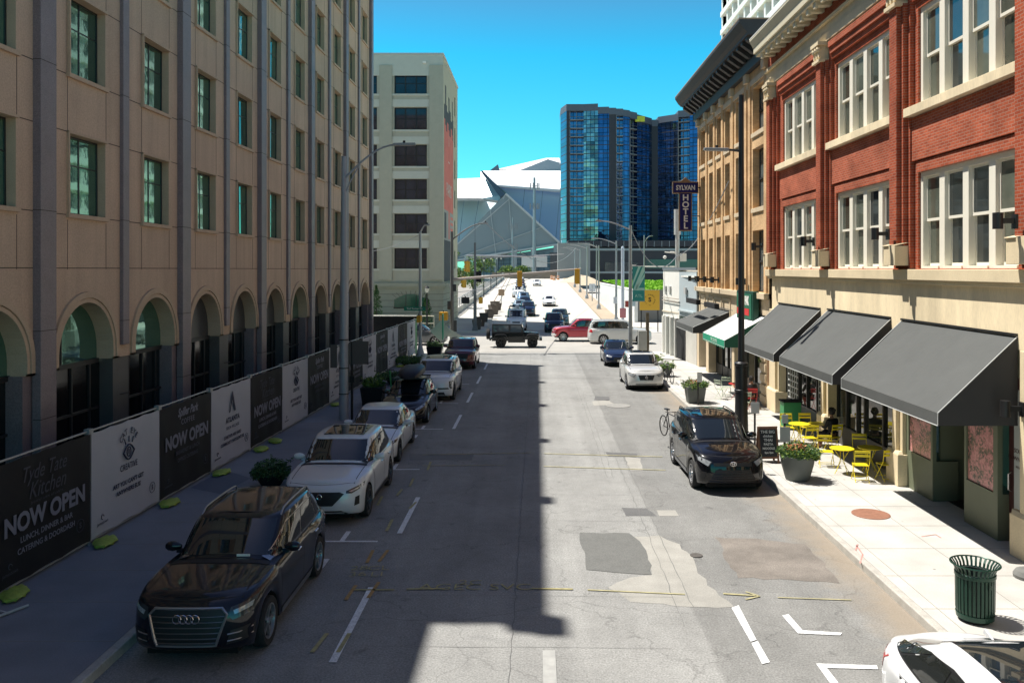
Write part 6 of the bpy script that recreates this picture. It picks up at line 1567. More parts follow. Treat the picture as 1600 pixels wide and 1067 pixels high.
# ================= AWNINGS =================
def awning(label, y0, y1, xw, proj, zt, zf, val, m, ms, mv=None, group=None, scal=False, parent_cat='awning'):
    t = thing('awning', label, 'awning', (xw,(y0+y1)/2,zt), group=group); a, b = y0-(y0+y1)/2, y1-(y0+y1)/2; dz = zf-zt
    mb = MB(); n = 14
    for i in range(n+1):
        for j in range(5):
            u, v = i/n, j/4; sag = -.03*math.sin(math.pi*v)*(.6+.4*abs(math.sin(u*math.pi*4)))-.012*math.sin(u*37+v*9)*math.sin(math.pi*v)
            mb.v.append((-.01-proj*v, a+(b-a)*u, dz*v+sag))
    for i in range(n):
        for j in range(4): k = i*5+j; mb.f.append((k,k+1,k+6,k+5)); mb.m.append(0)
    mb.build('canopy', m, t, smooth=True)
    mb = MB()
    for k in range(0):
        yy = a+(b-a)*k/4; mb.tube([(-.01-proj*j/6, yy, dz*j/6-.03*math.sin(math.pi*j/6)*(.6+.4*abs(math.sin(k/4*math.pi*4)))+.001) for j in range(7)], .005, 4)
    mb = MB()
    if not scal: mb.box(-proj-.03,-proj-.01,a,b,dz-val,dz)
    else:
        for i in range(12):
            u0, u1 = a+(b-a)*i/12, a+(b-a)*(i+1)/12; mb.prism([(-proj-.03,u0,dz),(-proj-.03,u1,dz),(-proj-.03,u1,dz-val),(-proj-.03,(u0+u1)/2,dz-val-.08),(-proj-.03,u0,dz-val)], (.015,0,0))
    vl = mb.build('valance', mv or m, t)
    for s, y_ in ((0,a),(1,b)):
        mb = MB(); yy = y_-(.012 if s==0 else -.012); mb.prism([(-.01,yy,-.02),(-proj-.02,yy,dz-.01),(-proj-.02,yy,dz-val),(-.01,yy,dz-val)], (0,.01,0)); mb.build('side_panel', ms, t)
    mb = MB(); e = mat('awning_piping', (.45,.46,.45), .6)
    for y_ in (a,b): mb.tube([(-.01,y_,0.0),(-proj-.03,y_,dz),(-proj-.03,y_,dz-val)], .012, 5)
    mb.tube([(-proj-.03,a,dz-val),(-proj-.03,b,dz-val)], .012, 5); mb.build('piping', e, t)
    mb = MB(); mb.box(-.06,0,a,b,.01,.06); mb.build('wall_rail', black, t)
    return t
AG = 'grey canvas awnings on the red brick building'
awning('grey canvas awning nearest the camera, over the floral shop windows',17.1,22.5,XR,1.62,4.62,3.05,.26,awn_g,awn_d,group=AG)
awning('middle grey canvas awning over the yellow cafe chairs',23.2,28.2,XR,1.62,4.62,3.05,.26,awn_g,awn_d,group=AG)
awning('third grey canvas awning, over the grid printed windows behind the lamp post',28.95,33.9,XR,1.62,4.60,3.05,.26,awn_g,awn_d,group=AG)
aw = awning('white sloping awning with a green scalloped valance',35.7,40.3,TX,1.75,3.95,2.95,.30,mat('white_canvas', (.72,.73,.71), .8),mat('green_side', (.01,.09,.055), .8),mat('green_valance', (.01,.27,.15), .8),scal=True)
for i, s in enumerate(('WE DELIVER', '')): 
    if s: text('valance_lettering', s, .24, mat('valance_text', (.45,.6,.5), .8), aw, (-1.79,-.2,-1.16), (R(90),0,R(-90)), ext=.003)
awning('small grey awning furthest along, by the low white building',42.4,47.4,TX,1.85,3.85,3.05,.30,awn_g,awn_d)
for (y0,y1,x,z,l) in ((41.0,43.6,8.9,4.05,'nearer'),(43.6,46.6,8.5,4.15,'farther')):
    t = thing('heater_bar', l+' long black bar light above the furthest grey awning', 'bar light', (x,(y0+y1)/2,z)); mb = MB(); mb.box(-.12,.12,-(y1-y0)/2,(y1-y0)/2,0,.26); mb.build('housing', blackm, t, bevel=.02); mb = MB()
    for s in (-.8,.8): mb.tube([(.1,s,.1),(.9,s,-.1)], .02, 5)
    mb.build('bracket', steel, t)
# green wall sign
t = thing('shop_sign', 'green framed sign with white letters and a red strip on the tan stone wall', 'sign', (9.6,37.9,3.72)); gs = mat('sign_green', (.01,.13,.07), .4)
mb = MB(); mb.box(-.12,.15,-1.5,1.5,-.05,1.30); mb.build('frame', mat('sign_dark_green', (.005,.05,.03), .5), t, bevel=.03); mb = MB(); mb.box(-.15,-.121,-1.3,1.3,.08,1.18); mb.build('face', gs, t)
text('lettering','SUPER PAK',.52,white_p,t,(-.16,0,.86),(R(90),0,R(-90)),bold=.03,sx=.72); mb = MB(); mb.box(-.165,-.151,-.95,.05,.22,.52); mb.box(-.164,-.151,.3,1.2,.22,.52); mb.build('red_strip', mat('sign_red', (.6,.02,.02), .4), t)
# hotel blade sign
t = thing('hotel_sign', 'navy vertical blade sign reading SYLVAN HOTEL on the tan building corner', 'sign', (8.95,50.0,8.3)); nv = mat('sign_navy', (.012,.012,.10), .7, spec=.2); bz = mat('sign_bronze', (.20,.12,.07), .5, .3)
mb = MB(); mb.prism([(-.78,.1,2.25),(.78,.1,2.25),(.78,.1,2.95),(.30,.1,2.98),(0,.1,3.22),(-.30,.1,2.98),(-.78,.1,2.95)], (0,-.2,0)); mb.box(-.40,.40,-.10,.10,0,2.249); mb.build('frame', bz, t, bevel=.02)
mb = MB(); mb.box(-.72,.72,-.125,-.105,2.31,2.88); mb.box(-.33,.33,-.125,-.105,.06,2.25); mb.build('face', nv, t)
sgw = mat('sign_white', (.62,.60,.60), .5)
text('lettering','SYLVAN',.40,sgw,t,(0,-.135,2.58),(R(90),0,0),bold=.012,sx=.80)
for i, ch in enumerate('HOTEL'): text('lettering',ch,.50,sgw,t,(0,-.135,1.98-.42*i),(R(90),0,0),bold=.014,sx=1.05)
mb = MB(); mb.tube([(.7,0,2.6),(1.0,0,2.6)],.04,6); mb.tube([(.40,0,.9),(1.0,0,.9)],.03,6); mb.build('bracket', black, t)
# wall lamps
def wall_lamp(x, y, z, label, group='black wall lamps'):
    t = thing('wall_lamp', label, 'wall lamp', (x,y,z), group=group); mb = MB(); mb.lathe([(.001,-.16),(.095,-.16),(.095,.16),(.001,.16)], (-.36,0,0), 16); mb.build('shade', black, t, smooth=True); mb = MB(); mb.box(-.28,-.05,-.045,.045,-.05,.05); mb.box(-.05,0,-.08,.08,-.16,.13); mb.build('bracket', black, t)
wl = [(9.4,34.6,'at the far corner of the red brick building'),(9.4,28.15,'between the second and third brick window groups'),(9.4,22.2,'between the two nearest brick window groups'),(9.4,16.3,'at the right picture edge beside large windows')]
for x,y,l in wl: wall_lamp(x,y,6.95,'black cylindrical wall lamp '+l)
wall_lamp(9.8,16.75,3.2,'black cylindrical lamp on the nearest limestone pier')
for k, y in enumerate((50.4,47.9,45.9,43.9,38.4)): wall_lamp(9.65,y,5.45,'black wall lamp on the tan building, '+['at its far corner','first from the far corner window','second from the far corner window','third from the far corner window','nearest the green sign'][k])
# ================= LAMPS, SIGNALS, POLES =================
def lamp(label, x, y, z0, h, reach, arm_z, m=steel, r0=.12, r1=.07, head=.7, name='street_lamp', up=.8, double=False, group=None, truss=False, base=None):
    t = thing(name, label, 'street lamp', (x,y,z0), group=group); mb = MB(); mb.tube([(0,0,0),(0,0,h*.5),(0,0,h)], [r0,(r0+r1)/2,r1], 12); mb.build('pole', m, t, smooth=True)
    if base: mb = MB(); mb.lathe(base, n=16); mb.build('base', m, t, smooth=True)
    d = 1 if reach > 0 else -1; az = arm_z
    mb = MB(); pts = []
    for k in range(9): u = k/8; pts.append((reach*u, 0, az+up*math.sin(u*math.pi/2)))
    mb.tube(pts, [.05-.015*k/8 for k in range(9)], 8)
    if truss: mb.tube([(0,0,az-.7),(reach*.12,0,az-.1),(reach*.3,0,az+up*.42)], .028, 6)
    mb.build('arm', m, t, smooth=True)
    mb = MB(); x0, z_ = reach, az+up
    mb.prism([(x0-d*.1,-.14,z_-.05),(x0+d*head,-.10,z_-.03),(x0+d*head,.10,z_-.03),(x0-d*.1,.14,z_-.05)], (0,0,.10)); mb.build('lamp_head', mat('lamp_head_grey', (.28,.28,.28), .5), t, bevel=.02)
    mb = MB(); mb.lathe([(.001,0),(.05,0),(.05,.1),(.001,.12)], (x0+d*head*.4,0,z_+.05), 10); mb.build('photocell', blackm, t)
    return t
tl_ = lamp('tall grey street lamp with a long curved arm over the left pavement', -7.5,32.4,.15,10.25,2.05,9.35,m=mat('grey_lamp_paint', (.30,.31,.34), .5, .2, noise=.08, scale=3),r0=.19,r1=.09,up=1.35,truss=True,head=.75)
mb = MB(); 
for z in (1.0,2.0,3.1): mb.lathe([(.185,z),(.195,z),(.195,z+.04),(.185,z+.04)], n=14)
mb.build('strap', black, tl_)
t = thing('pole_sign', 'brown backed rectangular signs strapped to the tall left lamp', 'sign', (-7.5,32.15,.15)); mb = MB(); mb.box(-.46,-.20,-.02,.0,2.05,2.95); mb.build('plate', mat('brown_sign_back', (.075,.065,.06), .7), t); mb = MB(); mb.box(.22,.95,.3,.32,2.15,3.05); mb.build('plate', mat('brown_sign_back', (0,0,0)), t); mb = MB(); mb.tube([(.3,.34,0),(.3,.34,3.0)],.05,8); mb.box(.22,.40,.26,.34,1.45,1.7); mb.build('post', blackm, t)
lb_ = [(.001,0),(.30,0),(.30,.18),(.24,.25),(.22,1.0),(.215,1.6),(.24,1.62),(.24,1.68),(.21,1.7),(.21,2.5),(.24,2.52),(.24,2.60),(.16,2.66)]
lamp('tall black street lamp with a flat arm and thick fluted base on the right pavement', 7.12,28.9,.15,11.9,-.55,9.95,m=mat('black_lamp_paint', (.012,.012,.014), .4),r0=.12,r1=.085,up=.05,head=.75,base=lb_)
lamp('pale lamp pole at the left corner with a short top arm and white base', -7.6,54.5,.15,8.3,.35,8.25,m=steel_l,r0=.12,r1=.08,up=.5,head=.25,base=[(.001,0),(.30,0),(.28,.25),(.17,.7),(.13,.9)])
o = thing('street_name_sign', 'small green street name sign hung on the pale corner pole', 'street sign', (-7.9,54.4,3.3)); mb = MB(); mb.box(-.75,.65,-.02,0,.0,.26); mb.build('plate', mat('street_green', (.01,.24,.14), .5), o); text('lettering','Ted Turner Dr',.17,white_p,o,(-.05,-.03,.13),(R(90),0,0),bold=.003)
def yellowbox(label, x, y, z, w_, h, d, cat='pedestrian signal', name='pedestrian_signal', m=signal_y):
    t = thing(name, label, cat, (x,y,z)); mb = MB(); mb.box(-w_/2,w_/2,-d/2,d/2,0,h); mb.build('housing', m, t, bevel=.03)
    mb = MB(); mb.box(-w_/2-.02,w_/2+.02,d/2,d/2+.12,h*.1,h*.95); mb.build('visor', m, t); mb = MB(); mb.tube([(0,0,h),(0,0,h+.12)],.04,6); mb.build('hanger', black, t); return t
yellowbox('small orange pedestrian signal on the pale corner pole', -7.65,54.2,2.55,.28,.45,.3)
def signal(label, x, y, z, m=signal_y, rz=0):
    t = thing('traffic_light', label, 'traffic light', (x,y,z), rz); mb = MB(); mb.box(-.18,.18,-.14,.10,-.55,.55); mb.build('housing', m, t, bevel=.03)
    for k, mm in enumerate((redlens, amber, mat('green_lens', (.02,.2,.08), .3))):
        mb = MB(); mb.lathe([(.15,0),(.16,.22),(.15,.22),(.14,.0),(.001,.0)], (0,.10,.34-.34*k), 14, axis='y'); q = mb.build('visor', m, t, smooth=True)
        mb = MB(); mb.lathe([(.13,.105),(.001,.11)], (0,0,.34-.34*k), 12, axis='y'); mb.build('lens', mm, q)
    mb = MB(); mb.tube([(0,-.02,.55),(0,-.02,.75)],.03,6); mb.build('hanger', steel, t); return t
mp = lamp('weathered signal mast at the left corner carrying a long arm and an arched lamp', -6.08,60.0,.02,8.7,2.3,8.1,m=mat('brown_steel_pole', (.17,.16,.15), .6, .3, noise=.2, scale=3),r0=.17,r1=.10,up=1.2,head=.3,name='signal_mast')
mp['category'] = 'signal mast'
mb = MB(); mb.tube([(0,0,5.25),(4.6,0,5.62),(9.3,0,6.02)], [.10,.08,.06], 8); mb.build('mast_arm', mat('pinkish_steel', (.42,.37,.33), .55, .2), mp, smooth=True)
mb = MB(); mb.tube([(0,0,4.3),(3.3,0,4.65),(6.5,0,5.55)], .02, 5); mb.build('stay_rod', steel, mp)
mb = MB(); mb.box(.1,.3,-.12,.12,4.4,4.9); mb.box(-.32,-.1,-.12,.12,3.1,3.7); mb.box(.12,.34,-.1,.1,1.5,2.3); mb.lathe([(.001,0),(.28,0),(.26,.4),(.17,.9)],n=12); mb.build('control_box', mat('dark_box', (.06,.06,.06), .6), mp)
signal('yellow backed traffic light hanging mid way on the long mast arm', -1.2,60,5.32); signal('yellow backed traffic light at the right end of the long mast arm', 2.95,60,5.5)
signal('black faced traffic light on the second left mast', -5.55+.15,79.5,5.3, m=blackm, rz=R(90)); signal('orange traffic light hanging left of the second mast', -6.9,79.5,4.8, rz=R(40)); signal('orange traffic light above the first orange one by the second mast', -6.55,79.6,6.3, rz=R(60))
yellowbox('large orange pedestrian signal on the weathered signal mast', -6.65,59.6,2.35,.58,.60,.5)
yellowbox('dark pedestrian signal left of the second mast', -6.75,79.2,2.75,.7,.6,.3, m=blackm); yellowbox('orange edged pedestrian signal right of the second mast', -5.3,79.2,2.75,.35,.6,.4)
t = thing('signal_mast', 'second grey signal mast with a thin tip at the bridge corner', 'signal mast', (-5.85,79.45,.15)); mb = MB(); mb.tube([(0,0,0),(0,0,8.4)], [.17,.10], 10); mb.tube([(0,0,8.4),(0,0,10.4)],.02,5); mb.tube([(0,0,0),(0,0,.5)],[.3,.2],10); mb.build('pole', mat('grey_mast', (.15,.15,.155), .6, .3), t); 
mb = MB(); mb.tube([(0,0,6.6),(-1.2,0,6.7)],.04,6); mb.tube([(.1,0,9.0*.0+6.9),(8.5,0,7.3)],[.05,.03],6); mb.build('mast_arm', steel, t)
# diamond sign and slim green sign
t = thing('diamond_sign', 'back of a pale diamond shaped road sign at the left corner', 'road sign', (-6.72,58.6,.15)); mb = MB(); mb.tube([(0,0,0),(0,0,2.6)],.035,6); mb.build('post', steel, t)
mb = MB(); mb.prism([(0,-.05,.75),(.75,-.05,1.5),(0,-.05,2.25),(-.75,-.05,1.5)], (0,.02,0)); mb.build('plate', mat('sign_back', (.42,.46,.40), .5, .2), t)
mb = MB(); mb.prism([(.15,.2,1.9),(1.55,.5,1.05),(1.25,.5,.75),(-.1,.2,1.4)], (0,.02,0)); mb.build('tilted_plate', mat('sign_back'  , (0,0,0)), t)
t = thing('edge_sign', 'green sign seen edge on in front of the diamond sign', 'road sign', (-6.5,57.9,.15)); mb = MB(); mb.tube([(0,0,0),(0,0,2.6)],.03,6); mb.build('post', steel, t); mb = MB(); mb.box(-.03,.03,-.3,.3,1.0,2.75); mb.build('plate', mat('street_green', (0,0,0)), t)
# right corner
ld = lamp('grey lamp pole at the right corner holding a teal banner', 6.22,55.0,.15,8.75,-2.0,8.45,m=steel,r0=.14,r1=.10,up=.6,head=.3)
t = thing('pole_banner', 'teal street banner with pale diagonal chevrons', 'banner', (6.35,54.9,3.9)); teal = mat('teal_cloth', (.035,.28,.26), .8); tl2 = mat('pale_teal', (.38,.66,.58), .8)
mb = MB(); mb.box(0,.80,-.012,.012,0,2.3); mb.build('cloth', teal, t); mb = MB()
for (a,b2) in ((.05,.9),(.45,1.2),): pass
for pts in ([(.0,1.25),(.0,1.0),(.55,2.3),(.38,2.3)],[(.02,.72),(.22,.72),(.80,2.0),(.80,2.3),(.68,2.3)],[(.22,.88),(.22,.72),(.78,.72),(.78,.88),(.40,.88),(.80,1.62),(.80,1.85)]): mb.prism([(p,-.016,z) for p,z in pts], (0,-.004,0))
mb.build('chevron', tl2, t); text('emblem','ATL',.28,tl2,t,(.4,-.016,.35),(R(90),0,0),ext=.002); mb = MB(); mb.tube([(-.1,0,2.3),(.8,0,2.3)],.02,5); mb.tube([(-.1,0,.0),(.8,0,0)],.02,5); mb.build('arm', steel, t)
t = thing('concrete_post', 'pale square concrete post at the right junction corner', 'post', (6.95,54.6,.15)); mb = MB(); mb.box(-.28,.28,-.28,.28,0,1.85); mb.box(-.31,.31,-.31,.31,0,.15); mb.build('post_body', mat('greyish_concrete', (.40,.40,.37), .85, noise=.1, scale=3), t, bevel=.02)
t = thing('bollard_post', 'brown upright timber post beside the concrete post', 'post', (7.32,54.8,.15)); mb = MB(); mb.box(-.10,.10,-.08,.08,0,3.0); mb.box(-.12,.12,-.1,.1,0,.1); mb.build('post_body', mat('brown_timber', (.13,.10,.06), .8, noise=.2, scale=5), t)
LGp = 'grey lamps along the right side of the bridge'
for i, (x,y,h,rc) in enumerate(((8.45,88,8.75,-2.1),(8.25,110,8.45,-2.2),(8.2,135,8.5,-2.6),(8.25,157,8.3,-2.6),(8.3,180,8.3,-2.5))):
    lamp('grey bridge lamp with its arm over the road, '+['nearest the junction','second along the bridge','third along the bridge','fourth along the bridge','furthest along the bridge'][i], x,y,hh(y)+.1,h,rc,h-.35,r0=.13,r1=.09,up=.6,head=.5,group=LGp,base=[(.001,0),(.3,0),(.26,.5),(.14,.7)])
t = thing('signal_post', 'pale round topped post with a red pedestrian signal and pink signs on the right', 'signal post', (8.95,86.2,.1)); mb = MB(); mb.tube([(0,0,0),(0,0,8.1)], .17, 12); mb.lathe([(.17,8.1),(.12,8.25),(.001,8.3)], n=12); mb.build('pole', mat('pale_blue_pole', (.50,.55,.62), .5), t, smooth=True)
mb = MB(); mb.box(-.32,.32,-.2,-.17,.9,1.9); mb.build('sign_plate', mat('pinkish_sign', (.5,.18,.2), .5), t); mb = MB(); mb.box(.25,.85,-.2,.1,2.0,2.65); mb.build('pedestrian_signal', mat('red_signal', (.30,.04,.03), .5), t); mb = MB(); mb.box(.9,1.3,-.2,0,2.1,2.8); mb.build('backing', mat('pale_box', (.4,.5,.55), .5), t)
lamp('slim curved lamp pole rising behind the teal banner', 13.6,105,1,9.3,.8,8.4,r0=.10,r1=.07,up=.8,head=.3); lamp('slim lamp pole with a short curved arm among the bridge lamps', 9.4,130,1.4,8.4,-.9,8.0,r0=.1,r1=.07,up=.5,head=.3)
post('parking_sign','white parking notice on a post at the bridge pavement bend',8.6,128,2.6,[(-.5,.5,1.6,2.8,mat('notice_white', (.6,.65,.7), .5),'sign_plate')],z=1.0,m=steel,r=.08)
post('parking_sign','small white notice plate on the nearest bridge lamp',8.3,87.4,3.0,[(-.2,.2,2.2,2.9,mat('notice_white', (0,0,0)),'sign_plate')],z=.2,m=steel,r=.05)
t = thing('camera_pole', 'pale cylinder topped pole with cameras above the low white building', 'camera pole', (10.6,62.5,0)); mb = MB(); mb.tube([(0,0,0),(0,0,8.6)], .16, 12); mb.build('pole', steel_l, t, smooth=True); mb = MB(); mb.tube([(0,0,8.6),(0,0,10.5)], .26, 16); mb.build('antenna_cylinder', steel_l, t, smooth=True)
mb = MB(); mb.tube([(0,0,7.0),(-.25,0,7.3),(-.55,0,7.3)], .05, 6); mb.lathe([(.001,.0),(.13,-.08),(.13,-.2),(.001,-.28)],(-.95,0,7.35-.3),10); mb.tube([(0,0,7.2),(-.95,0,7.3)],.04,6); mb.box(.15,.65,-.2,.1,6.6,7.2); mb.tube([(-.2,0,6.2),(-3.3,0,6.22)],.04,6); mb.box(-3.5,-3.1,-.1,.1,6.0,6.35); mb.build('camera', white_p, t)
def wire(label, a, b, sag, r=.018):
    a, b = Vector(a), Vector(b); mb = MB(); pts = []
    for k in range(17): u = k/16; p = a.lerp(b,u); p.z -= sag*4*u*(1-u); pts.append(tuple(p-a))
    mb.tube(pts, r, 5); o = mb.build('overhead_cable', mat('cable_grey', (.22,.23,.25), .6)); o.location = a; return tag(o, label, 'cable')
wire('slack cable from the right corner lamp to the camera pole', (6.22,55,8.75), (10.5,62.3,7.0), 1.6, .03); wire('cable running from the camera pole up to the tan building', (10.5,62.3,7.0), (9.6,41.5,10.4), .8, .03)
wire('thin cable crossing the beige facade to the pale corner pole', (-18,78,7.9), (-7.6,54.6,8.3), .6); wire('long thin cable above the road from the signal mast', (-3.6,60,9.3), (6.2,130,9.4), 2.6, .03)
# post-top lantern, conifers, railing by the beige building
def lantern(label, x, y, z, h, group=None):
    t = thing('lantern_post', label, 'lantern', (x,y,z), group=group); mb = MB(); mb.tube([(0,0,0),(0,0,h)], [.09,.06], 8); mb.tube([(0,0,0),(0,0,.6)],[.16,.10],8); mb.build('post', black, t); mb = MB(); mb.lathe([(.10,h),(.19,h+.35),(.001,h+.36)], n=10); mb.build('glass', mat('lantern_glass', (.6,.6,.52), .4), t); mb = MB(); mb.lathe([(.22,h+.36),(.10,h+.52),(.02,h+.56),(.02,h+.65),(.001,h+.66)], n=10); mb.build('cap', black, t)
lantern('black lantern post with a pale lantern before the beige building', -9.2,70,.15,3.9)
def conifer(label, x, y, h, r, z=.15):
    t = thing('conifer', label, 'conifer', (x,y,z)); mb = MB(); mb.tube([(0,0,0),(0,0,h*.8)],[.08,.02],6); mb.build('trunk', bark, t); mb = MB(); rnd = random.Random(int(h*10)); 
    for k in range(10): u = k/9; mb.leaves((0,0,.25+h*.92*u), (r*(1-u)**.7+.1,r*(1-u)**.7+.1,.3), 130, .10, rnd, 0, 2)
    mb.build('crown', [leaf2, leaf1], t)
conifer('dark pointed evergreen beside the lantern post', -10.1,76.5,3.3,.75); conifer('dark evergreen at the left edge of the beige facade', -14.9,77.5,4.2,.8)
t = thing('handrail', 'pale metal handrail in front of the beige building base', 'handrail', (-17,74,0)); mb = MB(); mb.tube([(-4,0,1.95),(7.9,0,1.85)],.05,6); mb.tube([(-4,0,1.3),(7.9,0,1.2)],.03,6)
for k in range(6): mb.tube([(-4+2.38*k,0,0),(-4+2.38*k,0,1.92)],.04,6)
mb.build('rails', mat('cream_rail', (.48,.44,.33), .6), t)
# ================= BRIDGE: parapet, railing, planters =================
t = thing('bridge_parapet', 'sunlit concrete parapet with a metal railing climbing along the left of the bridge', 'parapet', (-9.6,95,0)); L0 = woff(t)
mb = MB(); py = [95.2,104,115,130,150,175,200,225,240]
def px_(y): return -9.55+(y-95)*.002
for a, b in zip(py, py[1:]):
    q = [(px_(a),a,hh(a)-1),(px_(b),b,hh(b)-1),(px_(b),b,hh(b)+.85),(px_(a),a,hh(a)+.85)]; mb.prism(q, (-.3,0,0))
mb.build('parapet_wall', conc_l, t, world=True)
mb = MB(); rails_ = MB()
y = 95.3
while y < 238: mb.box(px_(y)-.2,px_(y)-.12,y,y+.08,hh(y)+.85,hh(y)+1.95); y += 2.4
for k in (1.1,1.35,1.6,1.92): rails_.tube([(px_(a)-.16,a,hh(a)+k) for a in py], .03 if k < 1.9 else .05, 5)
mb.build('posts', steel, t, world=True); rails_.build('rails', mat('rail_grey', (.40,.42,.42), .5, .3), t, world=True)
PG = 'square planters staggered along the bridge pavement'
pm = mat('dark_planter_box', (.11,.09,.075), .8, noise=.1, scale=3)
pos = [(-5.45,80.6),(-5.35,84.6),(-5.35,89.5),(-5.05,94.8),(-4.75,99.8),(-5.15,103.5),(-4.75,107.2),(-5.25,111.0)]
for i, (x,y) in enumerate(pos):
    t = thing('box_planter', 'dark square planter on the bridge pavement, '+['first','second','third','fourth','fifth','sixth','seventh','eighth'][i]+' from the junction', 'planter', (x-.3,y,hh(y)+.15), .1*i, group=PG)
    mb = MB(); mb.v += [(-.33,-.33,0),(.33,-.33,0),(.33,.33,0),(-.33,.33,0),(-.45,-.45,.95),(.45,-.45,.95),(.45,.45,.95),(-.45,.45,.95)]
    for f in ((0,3,2,1),(0,1,5,4),(1,2,6,5),(2,3,7,6),(3,0,4,7)): mb.f.append(f); mb.m.append(0)
    mb.build('pot', pm, t); mb = MB(); mb.box(-.40,.40,-.40,.40,.80,.86); mb.build('soil', bark, t)
post('notice_board','tan square notice board on a post beside the bridge planters',-4.95,118,2.2,[(-.42,.42,1.4,2.3,mat('tan_board', (.42,.28,.18), .8),'sign_plate')],z=hh(118)+.1,m=steel,r=.05)
# ================= SAND HEAPS, BARRELS, RETAINING WALLS =================
om = mat('barrel_orange', (.75,.24,.04), .5)
for i, (px2, y) in enumerate(((866,232),(872,236),(862,238))):
    x = (px2-838)*y/1300; t = thing('traffic_barrel', 'orange construction barrel at the bridge crest, '+['nearest','right hand','left hand'][i]+' of three', 'barrel', (x,y,hh(y)), group='orange barrels at the bridge crest'); mb = MB(); mb.lathe([(.40,0),(.36,.5),(.33,1.1),(.001,1.15)], n=14); mb.build('drum', om, t, smooth=True); mb = MB(); mb.lathe([(.375,.42),(.366,.58)], n=14); mb.lathe([(.352,.8),(.342,.95)], n=14); mb.build('stripe', white_p, t)
mb = MB(); mb.lathe([(7,0),(5.5,.6),(3.5,1.6),(1.5,2.3),(.001,2.5)], n=22)
for i, v in enumerate(mb.v): mb.v[i] = (v[0]+random.uniform(-.3,.3), v[1], v[2]+random.uniform(-.1,.15) if v[2] > .1 else v[2])
o = mb.build('sand_heap', mat('pale_sand', (.55,.45,.32), .95, noise=.1, scale=1), smooth=True); o.location = (11.5,215,2.0); tag(o, 'pale heap of sand right of the bridge crest', 'sand heap')
def wallthing(name, label, x0,x1,y0,y1,z0,z1, m, cat='wall', cap=None):
    t = thing(name, label, cat, ((x0+x1)/2,(y0+y1)/2,z0)); mb = MB(); mb.box(-(x1-x0)/2,(x1-x0)/2,-(y1-y0)/2,(y1-y0)/2,0,z1-z0); mb.build('wall_face', m, t)
    mb = MB(); mb.box(-(x1-x0)/2-.05,(x1-x0)/2+.05,-(y1-y0)/2-.05,(y1-y0)/2+.05,z1-z0+.002,z1-z0+.12); mb.build('coping', cap or m, t); return t
wallthing('retaining_wall','long white retaining wall below the bright lawn on the right',11.2,11.6,95,146,0,3.55,mat('white_wall_paint', (.74,.73,.70), .8, noise=.04))
wallthing('retaining_wall','grey retaining wall behind the yellow sign',11.65,45,95,95.4,0,3.55,mat('grey_wall', (.17,.165,.155), .85, noise=.1, scale=.6))
wallthing('retaining_wall','brown retaining wall beyond the bridge crest, left of the barrels',-14,6.5,262,263,0,7.2-2.2,mat('brown_wall', (.22,.185,.15), .9, noise=.2, scale=.3))
wallthing('retaining_wall','pale grey block wall standing beyond the crest below the tower',6.6,16.5,255,262,0,14.0,mat('grey_block', (.26,.265,.26), .9, noise=.1, scale=.2),cat='wall')
gr = MB(); rnd = random.Random(2)
gr.add([(11.65,95.45,3.6),(60,95.45,3.6),(60,150,4.0),(11.65,150,4.0)], [(0,1,2,3)]); lw = gr.build('lawn_base', mat('lawn_green', (.20,.40,.03), .9, noise=.15, scale=.5)); lw['kind'] = 'structure'
gr = MB()
for _ in range(5000):
    x = rnd.uniform(11.7,40); y = rnd.uniform(95.5,149); z = 3.6+(y-95.45)/54.5*.4; a = rnd.uniform(0,3.14); s = rnd.uniform(.15,.35)
    gr.add([(x-math.cos(a)*s,y-math.sin(a)*s,z),(x+math.cos(a)*s,y+math.sin(a)*s,z),(x+.1,y,z+s*.8)], [(0,1,2)])
tag(gr.build('grass', mat('grass_blades', (.22,.42,.03), .9)), 'bright green grass of the lawn above the white wall', 'grass', kind='stuff')
# yellow round-text sign
t = thing('yellow_sign', 'yellow square hoarding with a ringed letter S on the right of the bridge', 'sign', (10.9,80.0,0)); yb = mat('yellow_board', (.72,.40,.03), .6); ink = mat('sign_ink', (.05,.03,.01), .7)
mb = MB(); mb.box(-.95,.95,-.05,.05,2.08,4.0); mb.build('board', yb, t); mb = MB(); mb.tube([(-.8,.1,0),(-.8,.1,3.9)],.05,6); mb.tube([(.8,.1,0),(.8,.1,3.9)],.05,6); mb.build('posts', blackm, t)
text('lettering','S',.58,ink,t,(0,-.06,3.08),(R(90),0,0),bold=.02)
for i, ch in enumerate('SOUTH DOWNTOWN'):
    a = R(-135+270*i/13); text('lettering', ch, .13, ink, t, (.48*math.sin(a),-.06,3.08+.48*math.cos(a)), (Matrix.Rotation(R(90),3,'X') @ Matrix.Rotation(-a,3,'Z')).to_euler(), bold=.004) if ch != ' ' else None
text('lettering','ATL',.12,ink,t,(0,-.06,2.55),(R(90),0,0))
